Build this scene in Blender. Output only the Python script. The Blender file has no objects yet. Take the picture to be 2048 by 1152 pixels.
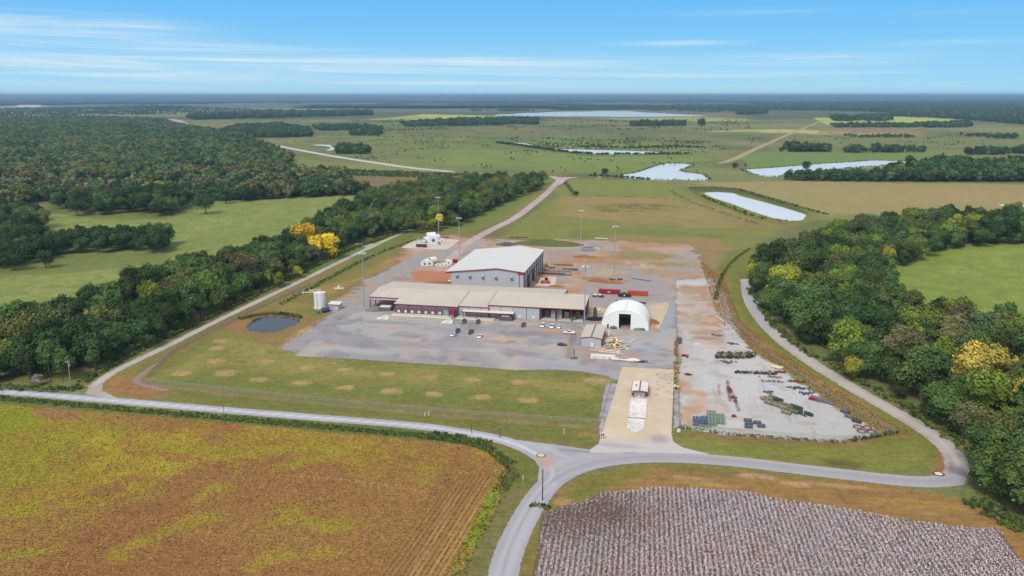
import bpy, bmesh, math, random
import numpy as np
from mathutils import Vector, Matrix
random.seed(7); RNG = np.random.default_rng(7)
SC = bpy.context.scene; COL = SC.collection
# ------------------------------------------------------------------ survey: photo pixel -> ground point
F = 1640.0; H = 120.0; PIT = math.atan(386 / F); CP, SP = math.cos(PIT), math.sin(PIT)
ANG = math.radians(11.4); CA, SA = math.cos(ANG), math.sin(ANG)
def P(px, py, h=0.0):
    x = (px - 1024) / F; z = -(py - 576) / F
    dy = CP + z * SP; dz = -SP + z * CP; t = (h - H) / dz
    return (x * t, dy * t)
def W(u, v): return (u * CA + v * SA, -u * SA + v * CA)          # site axes -> world
def UV(x, y): return (x * CA - y * SA, x * SA + y * CA)
def Z(pts, ox, oy, s): return [(ox + a / s, oy + b / s) for a, b in pts]
def PP(pts): return np.array([P(*p) for p in pts])
# ------------------------------------------------------------------ colour
def lin(c): c = c / 255; return c / 12.92 if c < .04045 else ((c + .055) / 1.055) ** 2.4
K = 0.80
def C(r, g, b, k=None):
    k = K if k is None else k
    return (lin(r) * k, lin(g) * k, lin(b) * k)
# ------------------------------------------------------------------ tagging
def tag(o, label=None, cat=None, group=None, kind=None):
    if label: o['label'] = label
    if cat: o['category'] = cat
    if group: o['group'] = group
    if kind: o['kind'] = kind
    return o
def empty(name, x, y, z=0, rz=0):
    o = bpy.data.objects.new(name, None); COL.objects.link(o)
    o.location = (x, y, z); o.rotation_euler = (0, 0, rz); o.empty_display_size = .5
    return o
def thing(name, label, cat, x, y, z=0, rz=0, group=None):
    return tag(empty(name, x, y, z, rz), label, cat, group)
def copy_tree(o, parent=None):
    c = o.copy(); COL.objects.link(c); c.parent = parent
    for ch in list(o.children): copy_tree(ch, c)
    return c
# ------------------------------------------------------------------ materials
def new_mat(name):
    m = bpy.data.materials.new(name); m.use_nodes = True
    nt = m.node_tree; nt.nodes.clear(); return m, nt
def N(nt, t, **kw):
    n = nt.nodes.new(t)
    for k, v in kw.items():
        if k == 'ins':
            for a, b in v.items(): n.inputs[a].default_value = b
        else: setattr(n, k, v)
    return n
def mathn(nt, op, a, b=None, c=None, clamp=False):
    n = nt.nodes.new('ShaderNodeMath'); n.operation = op; n.use_clamp = clamp
    for i, v in enumerate((a, b, c)):
        if v is None: continue
        if hasattr(v, 'is_linked') or hasattr(v, 'links'): nt.links.new(v, n.inputs[i])
        else: n.inputs[i].default_value = v
    return n.outputs[0]
def mixc(nt, fac, a, b, blend='MIX'):
    n = nt.nodes.new('ShaderNodeMix'); n.data_type = 'RGBA'; n.blend_type = blend
    for sock, v in ((n.inputs[0], fac), (n.inputs[6], a), (n.inputs[7], b)):
        if hasattr(v, 'links'): nt.links.new(v, sock)
        elif isinstance(v, (int, float)): sock.default_value = v
        else: sock.default_value = (*v[:3], 1)
    return n.outputs[2]
def noise(nt, vec, scale, detail=3, rough=.55, dist=0):
    n = nt.nodes.new('ShaderNodeTexNoise'); n.inputs['Scale'].default_value = scale
    n.inputs['Detail'].default_value = detail; n.inputs['Roughness'].default_value = rough
    n.inputs['Distortion'].default_value = dist
    nt.links.new(vec, n.inputs['Vector']); return n.outputs[0]
def mat(name, col, rough=.7, metal=0, var=.12, scale=1.2, spec=.3, streak=None, bump=0, trans=None):
    """surface with dirt/wear variation in object space"""
    m, nt = new_mat(name); L = nt.links
    out = N(nt, 'ShaderNodeOutputMaterial'); b = N(nt, 'ShaderNodeBsdfPrincipled')
    tc = N(nt, 'ShaderNodeTexCoord').outputs['Object']
    n1 = noise(nt, tc, scale, 4); n2 = noise(nt, tc, scale * .13, 2)
    f = mathn(nt, 'MULTIPLY_ADD', n1, var, 1 - var * .5)
    f = mathn(nt, 'MULTIPLY', f, mathn(nt, 'MULTIPLY_ADD', n2, var, 1 - var * .5))
    if streak:                                                    # standing seams / ribs along local axis
        sx = N(nt, 'ShaderNodeSeparateXYZ'); L.new(tc, sx.inputs[0])
        w = mathn(nt, 'FRACT', mathn(nt, 'MULTIPLY', sx.outputs[streak[0]], 1 / streak[1]))
        w = mathn(nt, 'LESS_THAN', w, streak[2]); w = mathn(nt, 'MULTIPLY_ADD', w, -streak[3], 1.0)
        f = mathn(nt, 'MULTIPLY', f, w)
    c = mixc(nt, 1.0, (*col, 1), f, 'MULTIPLY')
    L.new(c, b.inputs['Base Color']); b.inputs['Roughness'].default_value = rough
    b.inputs['Metallic'].default_value = metal; b.inputs['Specular IOR Level'].default_value = spec
    if bump:
        bp = N(nt, 'ShaderNodeBump', ins={'Strength': bump, 'Distance': .2}); L.new(n1, bp.inputs['Height']); L.new(bp.outputs[0], b.inputs['Normal'])
    L.new(b.outputs[0], out.inputs[0]); return m
def ground_mat(name, scales=((.9, .35), (.12, .25), (3.0, .2)), edge=1.0, escale=.5, soft=.5, mow=0, rows=None, tint2=None, tint3=None, rough=.95, bump=.3, bscale=2.0):
    """albedo from the survey paint ('Col'), broken up by noise; ragged border from 'sd' (metres inside)"""
    m, nt = new_mat(name); L = nt.links; m['edge'] = edge or 0
    out = N(nt, 'ShaderNodeOutputMaterial'); b = N(nt, 'ShaderNodeBsdfPrincipled')
    tc = N(nt, 'ShaderNodeTexCoord').outputs['Object']
    a = N(nt, 'ShaderNodeAttribute', attribute_name='Col')
    f = None
    for s, amp in scales:
        n = noise(nt, tc, s, 4, .6); n = mathn(nt, 'MULTIPLY_ADD', n, amp * 2, 1 - amp)
        f = n if f is None else mathn(nt, 'MULTIPLY', f, n)
    c = mixc(nt, 1.0, a.outputs['Color'], f, 'MULTIPLY')
    if mow:                                                       # mowing / machine passes run along the site
        mp = N(nt, 'ShaderNodeMapping'); mp.inputs['Rotation'].default_value = (0, 0, ANG); mp.inputs['Scale'].default_value = (.06, .9, 1); L.new(tc, mp.inputs[0])
        n = noise(nt, mp.outputs[0], 1.0, 4, .6); c = mixc(nt, 1.0, c, mathn(nt, 'MULTIPLY_ADD', n, mow * 2, 1 - mow), 'MULTIPLY')
    if tint3:
        col3, s3, amt3 = tint3; n = noise(nt, tc, s3, 6, .7); mr = N(nt, 'ShaderNodeMapRange', ins={1: .46, 2: .62, 3: 0, 4: amt3}); L.new(n, mr.inputs[0])
        c = mixc(nt, mr.outputs[0], c, mixc(nt, 1.0, (*col3, 1), f, 'MULTIPLY'))
    if tint2:                                                    # second colour showing through in clumps
        col2, s2, lo, hi, amt = tint2
        n = noise(nt, tc, s2, 5, .65); mr = N(nt, 'ShaderNodeMapRange', ins={1: lo, 2: hi, 3: 0, 4: amt}); L.new(n, mr.inputs[0])
        c = mixc(nt, mr.outputs[0], c, mixc(nt, 1.0, (*col2, 1), f, 'MULTIPLY'))
    if rows:
        ang, sp, amt, dist = rows
        mp = N(nt, 'ShaderNodeMapping'); mp.inputs['Rotation'].default_value = (0, 0, ang); L.new(tc, mp.inputs[0])
        sx = N(nt, 'ShaderNodeSeparateXYZ'); L.new(mp.outputs[0], sx.inputs[0])
        nn = noise(nt, tc, .5, 3); t = mathn(nt, 'ADD', mathn(nt, 'MULTIPLY', sx.outputs[0], 2 * math.pi / sp), mathn(nt, 'MULTIPLY', nn, dist))
        w = mathn(nt, 'MULTIPLY_ADD', mathn(nt, 'SINE', t), amt, 1.0)
        c = mixc(nt, 1.0, c, w, 'MULTIPLY')
    L.new(c, b.inputs['Base Color']); b.inputs['Roughness'].default_value = rough; b.inputs['Specular IOR Level'].default_value = .1
    if bump:
        bn = noise(nt, tc, bscale, 5, .7); bp = N(nt, 'ShaderNodeBump', ins={'Strength': bump, 'Distance': .4}); L.new(bn, bp.inputs['Height']); L.new(bp.outputs[0], b.inputs['Normal'])
    if edge is not None:
        sd = N(nt, 'ShaderNodeAttribute', attribute_name='sd')
        en = noise(nt, tc, escale, 5, .7)
        e = mathn(nt, 'ADD', sd.outputs['Fac'], mathn(nt, 'MULTIPLY_ADD', en, edge * 4, -edge * 2))
        al = mathn(nt, 'MULTIPLY_ADD', e, 1 / max(edge * soft, .12), .5, clamp=True)
        tr = N(nt, 'ShaderNodeBsdfTransparent'); mx = N(nt, 'ShaderNodeMixShader')
        L.new(al, mx.inputs[0]); L.new(tr.outputs[0], mx.inputs[1]); L.new(b.outputs[0], mx.inputs[2]); L.new(mx.outputs[0], out.inputs[0])
    else: L.new(b.outputs[0], out.inputs[0])
    return m
# ------------------------------------------------------------------ mesh builder
class MB:
    def __init__(s): s.v = []; s.f = []; s.c = []
    def quad(s, a, b, c, d):
        i = len(s.v); s.v += [a, b, c, d]; s.f.append((i, i + 1, i + 2, i + 3))
    def poly(s, pts): i = len(s.v); s.v += pts; s.f.append(tuple(range(i, i + len(pts))))
    def box(s, x0, x1, y0, y1, z0, z1, rz=0, o=(0, 0, 0)):
        p = [(x, y, z) for z in (z0, z1) for x, y in ((x0, y0), (x1, y0), (x1, y1), (x0, y1))]
        c_, s_ = math.cos(rz), math.sin(rz)
        p = [(a * c_ - b * s_ + o[0], a * s_ + b * c_ + o[1], z + o[2]) for a, b, z in p]
        i = len(s.v); s.v += p
        s.f += [(i + 3, i + 2, i + 1, i), (i + 4, i + 5, i + 6, i + 7)] + [(i + k, i + (k + 1) % 4, i + 4 + (k + 1) % 4, i + 4 + k) for k in range(4)]
        return s
    def prism(s, prof, a0, a1, axis='x'):
        """profile [(p,q)] in the plane normal to axis, extruded a0..a1 (x: p=y q=z; y: p=x q=z)"""
        i = len(s.v); n = len(prof)
        mk = (lambda a, p, q: (a, p, q)) if axis == 'x' else ((lambda a, p, q: (p, a, q)) if axis == 'y' else (lambda a, p, q: (p, q, a)))
        s.v += [mk(a0, p, q) for p, q in prof] + [mk(a1, p, q) for p, q in prof]
        s.f += [tuple(range(i, i + n)), tuple(range(i + 2 * n - 1, i + n - 1, -1))]
        s.f += [(i + k, i + n + k, i + n + (k + 1) % n, i + (k + 1) % n) for k in range(n)]
        return s
    def tube(s, p, q, r0, r1=None, n=8, cap=True):
        r1 = r0 if r1 is None else r1; p, q = Vector(p), Vector(q); d = (q - p).normalized()
        a = d.orthogonal().normalized(); b = d.cross(a); i = len(s.v)
        for c_, r in ((p, r0), (q, r1)):
            for k in range(n):
                t = 2 * math.pi * k / n; w = c_ + a * (math.cos(t) * r) + b * (math.sin(t) * r); s.v.append(tuple(w))
        s.f += [(i + k, i + (k + 1) % n, i + n + (k + 1) % n, i + n + k) for k in range(n)]
        if cap: s.f += [tuple(range(i + n - 1, i - 1, -1)), tuple(range(i + n, i + 2 * n))]
        return s
    def lump(s, c, r, n=10, m=6, sd=0, j=.18):
        rr = random.Random(sd); i = len(s.v)
        for a in range(m + 1):
            th = math.pi * a / m
            for k in range(n):
                ph = 2 * math.pi * k / n; q = 1 + rr.uniform(-j, j)
                s.v.append((c[0] + r[0] * math.sin(th) * math.cos(ph) * q, c[1] + r[1] * math.sin(th) * math.sin(ph) * q, max(c[2] + r[2] * math.cos(th) * q, -.05)))
        for a in range(m):
            for k in range(n): s.f.append((i + a * n + k, i + (a + 1) * n + k, i + (a + 1) * n + (k + 1) % n, i + a * n + (k + 1) % n))
        return s
    def build(s, name, m, parent=None, smooth=False, bevel=0):
        me = bpy.data.meshes.new(name); me.from_pydata([tuple(map(float, v)) for v in s.v], [], s.f)
        bm = bmesh.new(); bm.from_mesh(me)
        if smooth: bmesh.ops.remove_doubles(bm, verts=bm.verts, dist=1e-4)
        bmesh.ops.recalc_face_normals(bm, faces=bm.faces)
        if bevel: bmesh.ops.bevel(bm, geom=[e for e in bm.edges if e.is_manifold and e.calc_face_angle(0) > .5], offset=bevel, segments=1, affect='EDGES', clamp_overlap=True)
        bm.to_mesh(me); bm.free()
        if smooth: me.polygons.foreach_set('use_smooth', [True] * len(me.polygons))
        me.materials.append(m); o = bpy.data.objects.new(name, me); COL.objects.link(o); o.parent = parent
        return o
def np_mesh(name, co, faces, mats, col=None, extra=None, smooth=False, link=True):
    me = bpy.data.meshes.new(name); nv, nf = len(co), len(faces); k = faces.shape[1]
    me.vertices.add(nv); me.vertices.foreach_set('co', np.asarray(co, np.float32).ravel())
    me.loops.add(nf * k); me.loops.foreach_set('vertex_index', faces.astype(np.int32).ravel())
    me.polygons.add(nf); me.polygons.foreach_set('loop_start', np.arange(0, nf * k, k, dtype=np.int32))
    me.polygons.foreach_set('loop_total', np.full(nf, k, np.int32))
    me.update(calc_edges=True)
    if col is not None:
        a = me.color_attributes.new('Col', 'FLOAT_COLOR', 'POINT'); c4 = np.ones((nv, 4), np.float32); c4[:, :3] = col; a.data.foreach_set('color', c4.ravel())
    for nm, arr in (extra or {}).items():
        a = me.attributes.new(nm, 'FLOAT', 'POINT'); a.data.foreach_set('value', np.asarray(arr, np.float32))
    if smooth: me.polygons.foreach_set('use_smooth', [True] * nf)
    me.materials.append(mats); me.validate()
    o = bpy.data.objects.new(name, me)
    if link: COL.objects.link(o)
    return o
# ------------------------------------------------------------------ numpy noise + distance fields
def _hash(ix, iy, s):
    h = (ix.astype(np.int64) * 374761393 + iy.astype(np.int64) * 668265263 + s * 1442695041) & 0xffffffff
    h = ((h ^ (h >> 13)) * 1274126177) & 0xffffffff
    return ((h ^ (h >> 16)) & 0xffffff) / float(0xffffff)
def vnoise(x, y, sc, s=0):
    x = x / sc; y = y / sc; ix = np.floor(x); iy = np.floor(y); fx = x - ix; fy = y - iy
    fx = fx * fx * (3 - 2 * fx); fy = fy * fy * (3 - 2 * fy)
    a = _hash(ix, iy, s); b = _hash(ix + 1, iy, s); c = _hash(ix, iy + 1, s); d = _hash(ix + 1, iy + 1, s)
    return (a * (1 - fx) + b * fx) * (1 - fy) + (c * (1 - fx) + d * fx) * fy
def fbm(x, y, sc, s=0, o=4):
    t = 0; a = .5; n = 0
    for k in range(o): t = t + a * vnoise(x, y, sc / 2 ** k, s + k * 17); n += a; a *= .55
    return t / n
def sst(a, b, x): t = np.clip((x - a) / (b - a), 0, 1); return t * t * (3 - 2 * t)
def sd_poly(x, y, pts):
    """signed distance, + inside"""
    d = np.full(x.shape, 1e9); ins = np.zeros(x.shape, bool); n = len(pts)
    for i in range(n):
        ax, ay = pts[i]; bx, by = pts[(i + 1) % n]; ex, ey = bx - ax, by - ay
        t = np.clip(((x - ax) * ex + (y - ay) * ey) / (ex * ex + ey * ey + 1e-9), 0, 1)
        d = np.minimum(d, (x - ax - t * ex) ** 2 + (y - ay - t * ey) ** 2)
        if ay != by: ins ^= ((ay > y) != (by > y)) & (x < ex * (y - ay) / ey + ax)
    d = np.sqrt(d); return np.where(ins, d, -d)
def sd_line(x, y, pts, w):
    """polyline of given width (scalar or per point), + inside"""
    best = np.full(x.shape, -1e9); ww = w if hasattr(w, '__len__') else [w] * len(pts)
    for i in range(len(pts) - 1):
        ax, ay = pts[i]; bx, by = pts[i + 1]; ex, ey = bx - ax, by - ay
        t = np.clip(((x - ax) * ex + (y - ay) * ey) / (ex * ex + ey * ey + 1e-9), 0, 1)
        d = np.hypot(x - ax - t * ex, y - ay - t * ey); best = np.maximum(best, (ww[i] * (1 - t) + ww[i + 1] * t) / 2 - d)
    return best
def smooth_line(pts, it=2):
    for _ in range(it):
        q = [pts[0]]
        for a, b in zip(pts[:-1], pts[1:]): q += [(a[0] * .75 + b[0] * .25, a[1] * .75 + b[1] * .25), (a[0] * .25 + b[0] * .75, a[1] * .25 + b[1] * .75)]
        q.append(pts[-1]); pts = q
    return pts
def smooth_ring(pts, it=2):
    for _ in range(it):
        q = []
        for i in range(len(pts)):
            a, b = pts[i], pts[(i + 1) % len(pts)]
            q += [(a[0] * .75 + b[0] * .25, a[1] * .75 + b[1] * .25), (a[0] * .25 + b[0] * .75, a[1] * .25 + b[1] * .75)]
        pts = q
    return pts
# ------------------------------------------------------------------ terrain grid (finer near, coarser far)
rows_px = np.concatenate([np.arange(1420, 260, -2.1), np.arange(260, 215, -1.2), np.arange(215, 193.6, -.6)])
rows_d = [P(1024, r)[1] for r in rows_px]
rows_d = np.array([-3000, -500, 0, 80, 120] + [d for d in rows_d if d > 140])
ratio = np.concatenate([[-5, -3, -2, -1.4, -1.1, -.95], np.arange(-.86, .86, 2.9 / 1684), [.95, 1.1, 1.4, 2, 3, 5]])
GY, GR = np.meshgrid(rows_d, ratio, indexing='ij'); GX = GR * np.maximum(GY, 150)
NR, NCc = GX.shape; gx = GX.ravel(); gy = GY.ravel()
idx = np.arange(NR * NCc).reshape(NR, NCc)
GF = np.stack([idx[:-1, :-1], idx[:-1, 1:], idx[1:, 1:], idx[1:, :-1]], -1).reshape(-1, 4)
GCOL = np.zeros((len(gx), 3))
def region(bx0, bx1, by0, by1, pad):
    return np.nonzero((gx > bx0 - pad) & (gx < bx1 + pad) & (gy > by0 - pad) & (gy < by1 + pad))[0]
def field_sd(kind, pts, w=0, pad=30):
    pts = np.asarray(pts); mn = pts.min(0); mx = pts.max(0); wm = (max(w) if hasattr(w, '__len__') else w)
    r = region(mn[0] - wm, mx[0] + wm, mn[1] - wm, mx[1] + wm, pad)
    sd = sd_poly(gx[r], gy[r], pts) if kind == 'poly' else sd_line(gx[r], gy[r], pts, w)
    return r, sd
class Layer:
    """paint on a colour array"""
    def __init__(s, base): s.c = np.tile(np.array(base, float), (len(gx), 1)) if isinstance(base, tuple) else base
    def apply(s, r, m, col): m = np.clip(m, 0, 1)[:, None]; s.c[r] = s.c[r] * (1 - m) + np.array(col) * m
    def poly(s, px, col, feather=3, op=1, jit=0, jsc=12, thr=None, seed=1, world=False, smooth=0, holes=0):
        pts = px if world else PP(px)
        if smooth: pts = np.array(smooth_ring([tuple(p) for p in pts], smooth))
        r, sd = field_sd('poly', pts, pad=feather + jit + 5)
        if not len(r): return
        x, y = gx[r], gy[r]
        if jit: sd = sd + (fbm(x, y, jsc, seed) - .5) * 2 * jit
        m = sst(-feather, feather, sd) * op
        if holes: m = m * (1 - holes * sst(.45, .6, fbm(x, y, jsc, seed + 5)))
        s.apply(r, m, col)
    def line(s, px, w, col, feather=1.5, op=1, jit=0, jsc=10, seed=2):
        pts = np.array(smooth_line([P(*p) for p in px])); r, sd = field_sd('line', pts, w, pad=feather + jit + 5)
        if not len(r): return
        x, y = gx[r], gy[r]
        if jit: sd = sd + (fbm(x, y, jsc, seed) - .5) * 2 * jit
        s.apply(r, sst(-feather, feather, sd) * op, col)
    def blob(s, px, py, ru, rv, col, op=1, seed=3, jsc=None, soft=.6):
        cx, cy = P(px, py); m_ = max(ru, rv) * 1.8; r = region(cx - m_, cx + m_, cy - m_, cy + m_, 1)
        if not len(r): return
        x, y = gx[r] - cx, gy[r] - cy; u = x * CA - y * SA; v = x * SA + y * CA
        d = np.hypot(u / ru, v / rv) + (fbm(gx[r], gy[r], jsc or max(ru, rv) * .7, seed) - .5) * 1.1
        s.apply(r, (1 - sst(1 - soft, 1 + soft * .4, d)) * op, col)
    def mottle(s, col, sc, lo, hi, op, seed, sel=None, o=4):
        r = np.arange(len(gx)) if sel is None else sel
        s.apply(r, sst(lo, hi, fbm(gx[r], gy[r], sc, seed, o)) * op, col)
def sheet(name, sds, z, m, layer, label=None, pad=None):
    """a real ground sheet cut from the terrain grid wherever one of the outlines (sd) reaches"""
    sd = np.full(len(gx), -1e6); pad = (m.get('edge', 1) * 1.6 + 1.0) if pad is None else pad
    for r, d in sds: sd[r] = np.maximum(sd[r], d)
    keep = GF[(sd[GF].max(1) > -pad)]
    # never let a coarse cell far from the border through
    used, inv = np.unique(keep, return_inverse=True); inv = inv.reshape(keep.shape)
    zz = z + np.clip(gy[used] - 1200, 0, None) * 2e-4 * (z > 0)
    co = np.stack([gx[used], gy[used], zz], 1)
    o = np_mesh(name, co, inv, m, layer.c[used], {'sd': np.clip(sd[used], -50, 50)})
    tag(o, label, kind='structure'); return o
# ================================================================== GROUND
G = Layer(C(120, 126, 76))
x0 = np.arange(len(gx))
# broad marsh / meadow mosaic
G.mottle(C(134, 138, 84), 160, .45, .62, .8, 11); G.mottle(C(96, 108, 58), 60, .5, .66, .7, 12)
G.mottle(C(128, 108, 78), 90, .58, .72, .55, 13)
far = x0[gy > 1100]; G.mottle(C(88, 106, 66), 240, .48, .6, .7, 14, far, 5); G.mottle(C(150, 152, 96), 420, .56, .7, .5, 15, far)
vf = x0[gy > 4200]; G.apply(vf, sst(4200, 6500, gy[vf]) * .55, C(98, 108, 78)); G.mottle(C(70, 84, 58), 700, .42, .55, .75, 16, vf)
# --- left pasture
past = C(140, 154, 84)
G.poly([(-500, 700), (0, 690), (170, 655), (420, 560), (560, 520), (700, 440), (740, 395), (700, 388), (440, 405), (100, 428), (-500, 470)], past, 6, 1, 6, 40)
G.poly([(0, 690), (170, 655), (420, 560), (560, 520), (700, 440), (730, 398), (440, 405), (340, 480), (100, 560), (-200, 600)], C(152, 158, 88), 20, .5, 25, 60, holes=.8)
G.poly([(300, 500), (420, 470), (560, 440), (620, 430), (640, 445), (560, 470), (400, 510)], C(126, 146, 72), 15, .5, 20, 50)
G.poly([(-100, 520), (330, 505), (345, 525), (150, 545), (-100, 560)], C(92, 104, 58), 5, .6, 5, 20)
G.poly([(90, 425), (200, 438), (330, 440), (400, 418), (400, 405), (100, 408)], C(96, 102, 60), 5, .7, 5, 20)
G.blob(185, 512, 20, 5, C(160, 120, 90), .6); G.blob(90, 475, 9, 16, C(200, 205, 212), .9)
G.poly([(-500, 700), (0, 690), (170, 655), (420, 560), (560, 520), (700, 440), (740, 395), (440, 405), (100, 428), (-500, 470)], C(116, 136, 68), 6, .6, 6, 9, seed=88, holes=1)
# --- right pasture
G.poly([(1750, 560), (1780, 530), (1880, 492), (2400, 480), (2400, 720), (2048, 690), (1950, 665), (1850, 650), (1780, 600)], C(138, 158, 70), 5, 1, 5, 30)
G.poly([(1800, 540), (2048, 500), (2048, 560), (1900, 570)], C(154, 164, 84), 15, .6, 20, 40, holes=.7); G.poly([(1780, 560), (1860, 520), (2400, 482), (2400, 710), (1950, 665), (1850, 650)], C(118, 140, 60), 5, .6, 5, 8, seed=89, holes=1)
# --- cleared brown strip + weeds left of belt end
G.poly([(610, 352), (700, 350), (900, 356), (1000, 362), (900, 372), (700, 384), (640, 372)], C(132, 112, 78), 10, .9, 10, 40)
G.poly([(590, 345), (700, 338), (1000, 350), (1000, 354), (700, 352)], C(88, 98, 56), 8, .8, 10, 30)
# --- far fields, strips, cloud-gap sun patches painted in as brighter, yellower crops
G.poly([(0, 222), (330, 218), (740, 212), (740, 222), (350, 232), (0, 234)], C(140, 145, 100), 40, .8, 60, 300, holes=.5)
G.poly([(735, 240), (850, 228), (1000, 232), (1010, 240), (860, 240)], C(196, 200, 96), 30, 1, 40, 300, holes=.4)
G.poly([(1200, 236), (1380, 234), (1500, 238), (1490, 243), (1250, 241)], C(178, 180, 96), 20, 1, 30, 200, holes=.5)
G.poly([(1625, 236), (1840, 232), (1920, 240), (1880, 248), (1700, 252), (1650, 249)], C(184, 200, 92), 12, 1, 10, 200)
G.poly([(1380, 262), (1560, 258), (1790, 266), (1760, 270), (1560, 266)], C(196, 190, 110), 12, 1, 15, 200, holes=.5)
G.poly([(1640, 254), (1800, 258), (1850, 262), (1840, 270), (1640, 266)], C(160, 130, 96), 12, .8, 15, 200)
G.poly([(1560, 272), (1900, 275), (2100, 268), (2100, 290), (1850, 296), (1560, 290)], C(124, 134, 76), 15, .6, 20, 150)
G.poly([(1480, 310), (1550, 301), (1860, 304), (1880, 320), (1640, 330), (1500, 340)], C(116, 142, 72), 8, .9, 8, 80)
G.poly([(1860, 300), (2100, 305), (2100, 322), (1880, 322)], C(128, 136, 78), 8, .6, 8, 80)
G.poly([(1250, 232), (1480, 226), (1500, 232), (1400, 238)], C(150, 140, 90), 20, .5, 30, 200)
G.poly([(0, 212), (60, 208), (110, 212), (60, 217), (0, 216)], C(200, 180, 170), 30, .9, 40, 150, holes=.4)
for a, b, c_, d in ((60, 213, 120, 18), (225, 208, 60, 12), (300, 210, 70, 12), (880, 212, 200, 12), (960, 206, 90, 8), (1080, 206, 70, 6)):
    G.blob(a, b, c_, d * 12, C(190, 178, 165), .8)
# green meadow middle
G.poly([(760, 262), (1000, 262), (1250, 275), (1400, 300), (1400, 345), (1200, 352), (900, 338), (760, 320), (700, 300)], C(122, 146, 66), 30, .55, 40, 120, holes=.6)
G.poly([(900, 296), (1150, 310), (1400, 320), (1380, 340), (1150, 345), (900, 330)], C(132, 152, 70), 15, .6, 30, 100, holes=.5)
G.poly([(520, 300), (620, 320), (760, 335), (900, 345), (900, 352), (700, 345), (590, 330)], C(132, 144, 80), 6, .7, 6, 60)
G.poly([(790, 262), (1150, 262), (1200, 272), (800, 272)], C(116, 104, 80), 15, .45, 30, 100)
# ditch scrub around ponds: dark green rims
rim = C(70, 88, 42)
p2 = Z([(400, 525), (480, 523), (560, 528), (600, 545), (700, 570), (800, 598), (880, 622), (935, 640), (912, 668), (850, 670), (760, 655), (650, 620), (560, 585), (450, 550)], 1248, 180, 2.56)
p3 = Z([(-10, 435), (60, 423), (120, 405), (170, 385), (220, 376), (300, 376), (358, 382), (330, 398), (285, 412), (300, 420), (400, 430), (435, 450), (432, 463), (150, 460), (50, 455), (0, 450)], 1248, 180, 2.56)
p4 = Z([(600, 408), (740, 400), (860, 390), (1000, 378), (1150, 370), (1280, 360), (1345, 362), (1530, 372), (1340, 385), (1200, 395), (1050, 410), (900, 430), (800, 442), (735, 446), (680, 436), (640, 425)], 1248, 180, 2.56)
p5 = Z([(1210, 308), (1330, 310), (1400, 335), (1500, 345), (1700, 350), (1900, 355), (2048, 360), (2140, 366), (2140, 372), (1900, 378), (1700, 375), (1560, 362), (1430, 345), (1300, 320)], 600, 180, 2.926)
p6 = Z([(1880, 320), (1930, 322), (1960, 345), (1930, 358), (1900, 352), (1940, 345), (1925, 330), (1860, 326), (1780, 318)], 0, 180, 2.926)
lake = [(975, 231), (1040, 227), (1110, 224), (1200, 222.5), (1260, 222.5), (1310, 226), (1360, 229), (1425, 231.5), (1365, 233), (1250, 234), (1150, 233), (1050, 232.5)]
p1 = Z([(1275, 728), (1310, 690), (1350, 668), (1400, 664), (1450, 662), (1540, 672), (1578, 688), (1545, 708), (1500, 728), (1440, 744), (1380, 747), (1330, 744)], 0, 380, 2.619)
G.poly(Z([(230, 505), (330, 495), (560, 495), (640, 512), (760, 560), (900, 600), (1050, 635), (1040, 660), (930, 680), (720, 695), (560, 655), (400, 600), (240, 540)], 1248, 180, 2.56), C(124, 132, 62), 3, 1, 4, 30)
G.poly(Z([(320, 500), (560, 500), (680, 530), (760, 560), (900, 600), (1030, 635), (1000, 655), (700, 560), (600, 535), (480, 518), (380, 522)], 1248, 180, 2.56), rim, 2, .9, 4, 20)
G.line(Z([(330, 505), (420, 555), (560, 610), (700, 670), (860, 690)], 1248, 180, 2.56), 7, C(84, 98, 46), 2, .8, 3)
for p_ in (p3, p4, p5): G.poly(p_, rim, 9, .75, 10, 30)
G.line(Z([(1150, 310), (1300, 330), (1500, 360), (1700, 380), (2048, 380), (2300, 380)], 600, 180, 2.926), 22, C(72, 92, 46), 8, .7, 8)
G.line(Z([(1000, 275), (1400, 285), (1700, 290), (2100, 300), (2400, 300)], 600, 180, 2.926), 60, C(78, 96, 52), 20, .75, 30)
G.line(Z([(600, 205), (900, 212), (1400, 215), (1900, 210)], 600, 180, 2.926), 120, C(80, 94, 56), 50, .6, 60)
# --- big meadow behind the site
G.poly([(1000, 475), (1060, 430), (1110, 395), (1140, 358), (1250, 360), (1330, 368), (1420, 410), (1520, 445), (1570, 450), (1500, 500), (1440, 500), (1300, 488), (1100, 480)], C(132, 136, 70), 4, 1, 4, 30)
G.poly([(1120, 395), (1200, 392), (1380, 396), (1460, 420), (1500, 450), (1400, 455), (1200, 440), (1110, 430)], C(166, 142, 92), 10, .85, 18, 25, holes=.35)
G.poly([(1180, 410), (1290, 406), (1370, 415), (1330, 422), (1200, 424)], C(96, 98, 54), 3, .8, 6, 12, holes=.8)
G.poly([(1150, 460), (1300, 458), (1450, 470), (1440, 490), (1250, 485), (1130, 476)], C(112, 130, 58), 8, .7, 10, 40)
G.line([(1130, 388), (1200, 391), (1340, 396), (1400, 410)], 4, C(92, 102, 48), 1.5, .9, 1)
G.poly([(1140, 362), (1330, 366), (1350, 390), (1140, 387)], C(128, 142, 72), 4, .6, 10, 40)
G.poly([(1400, 410), (1560, 448), (1600, 450), (1560, 460), (1480, 455)], C(146, 130, 84), 5, .7, 6, 20)
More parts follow.
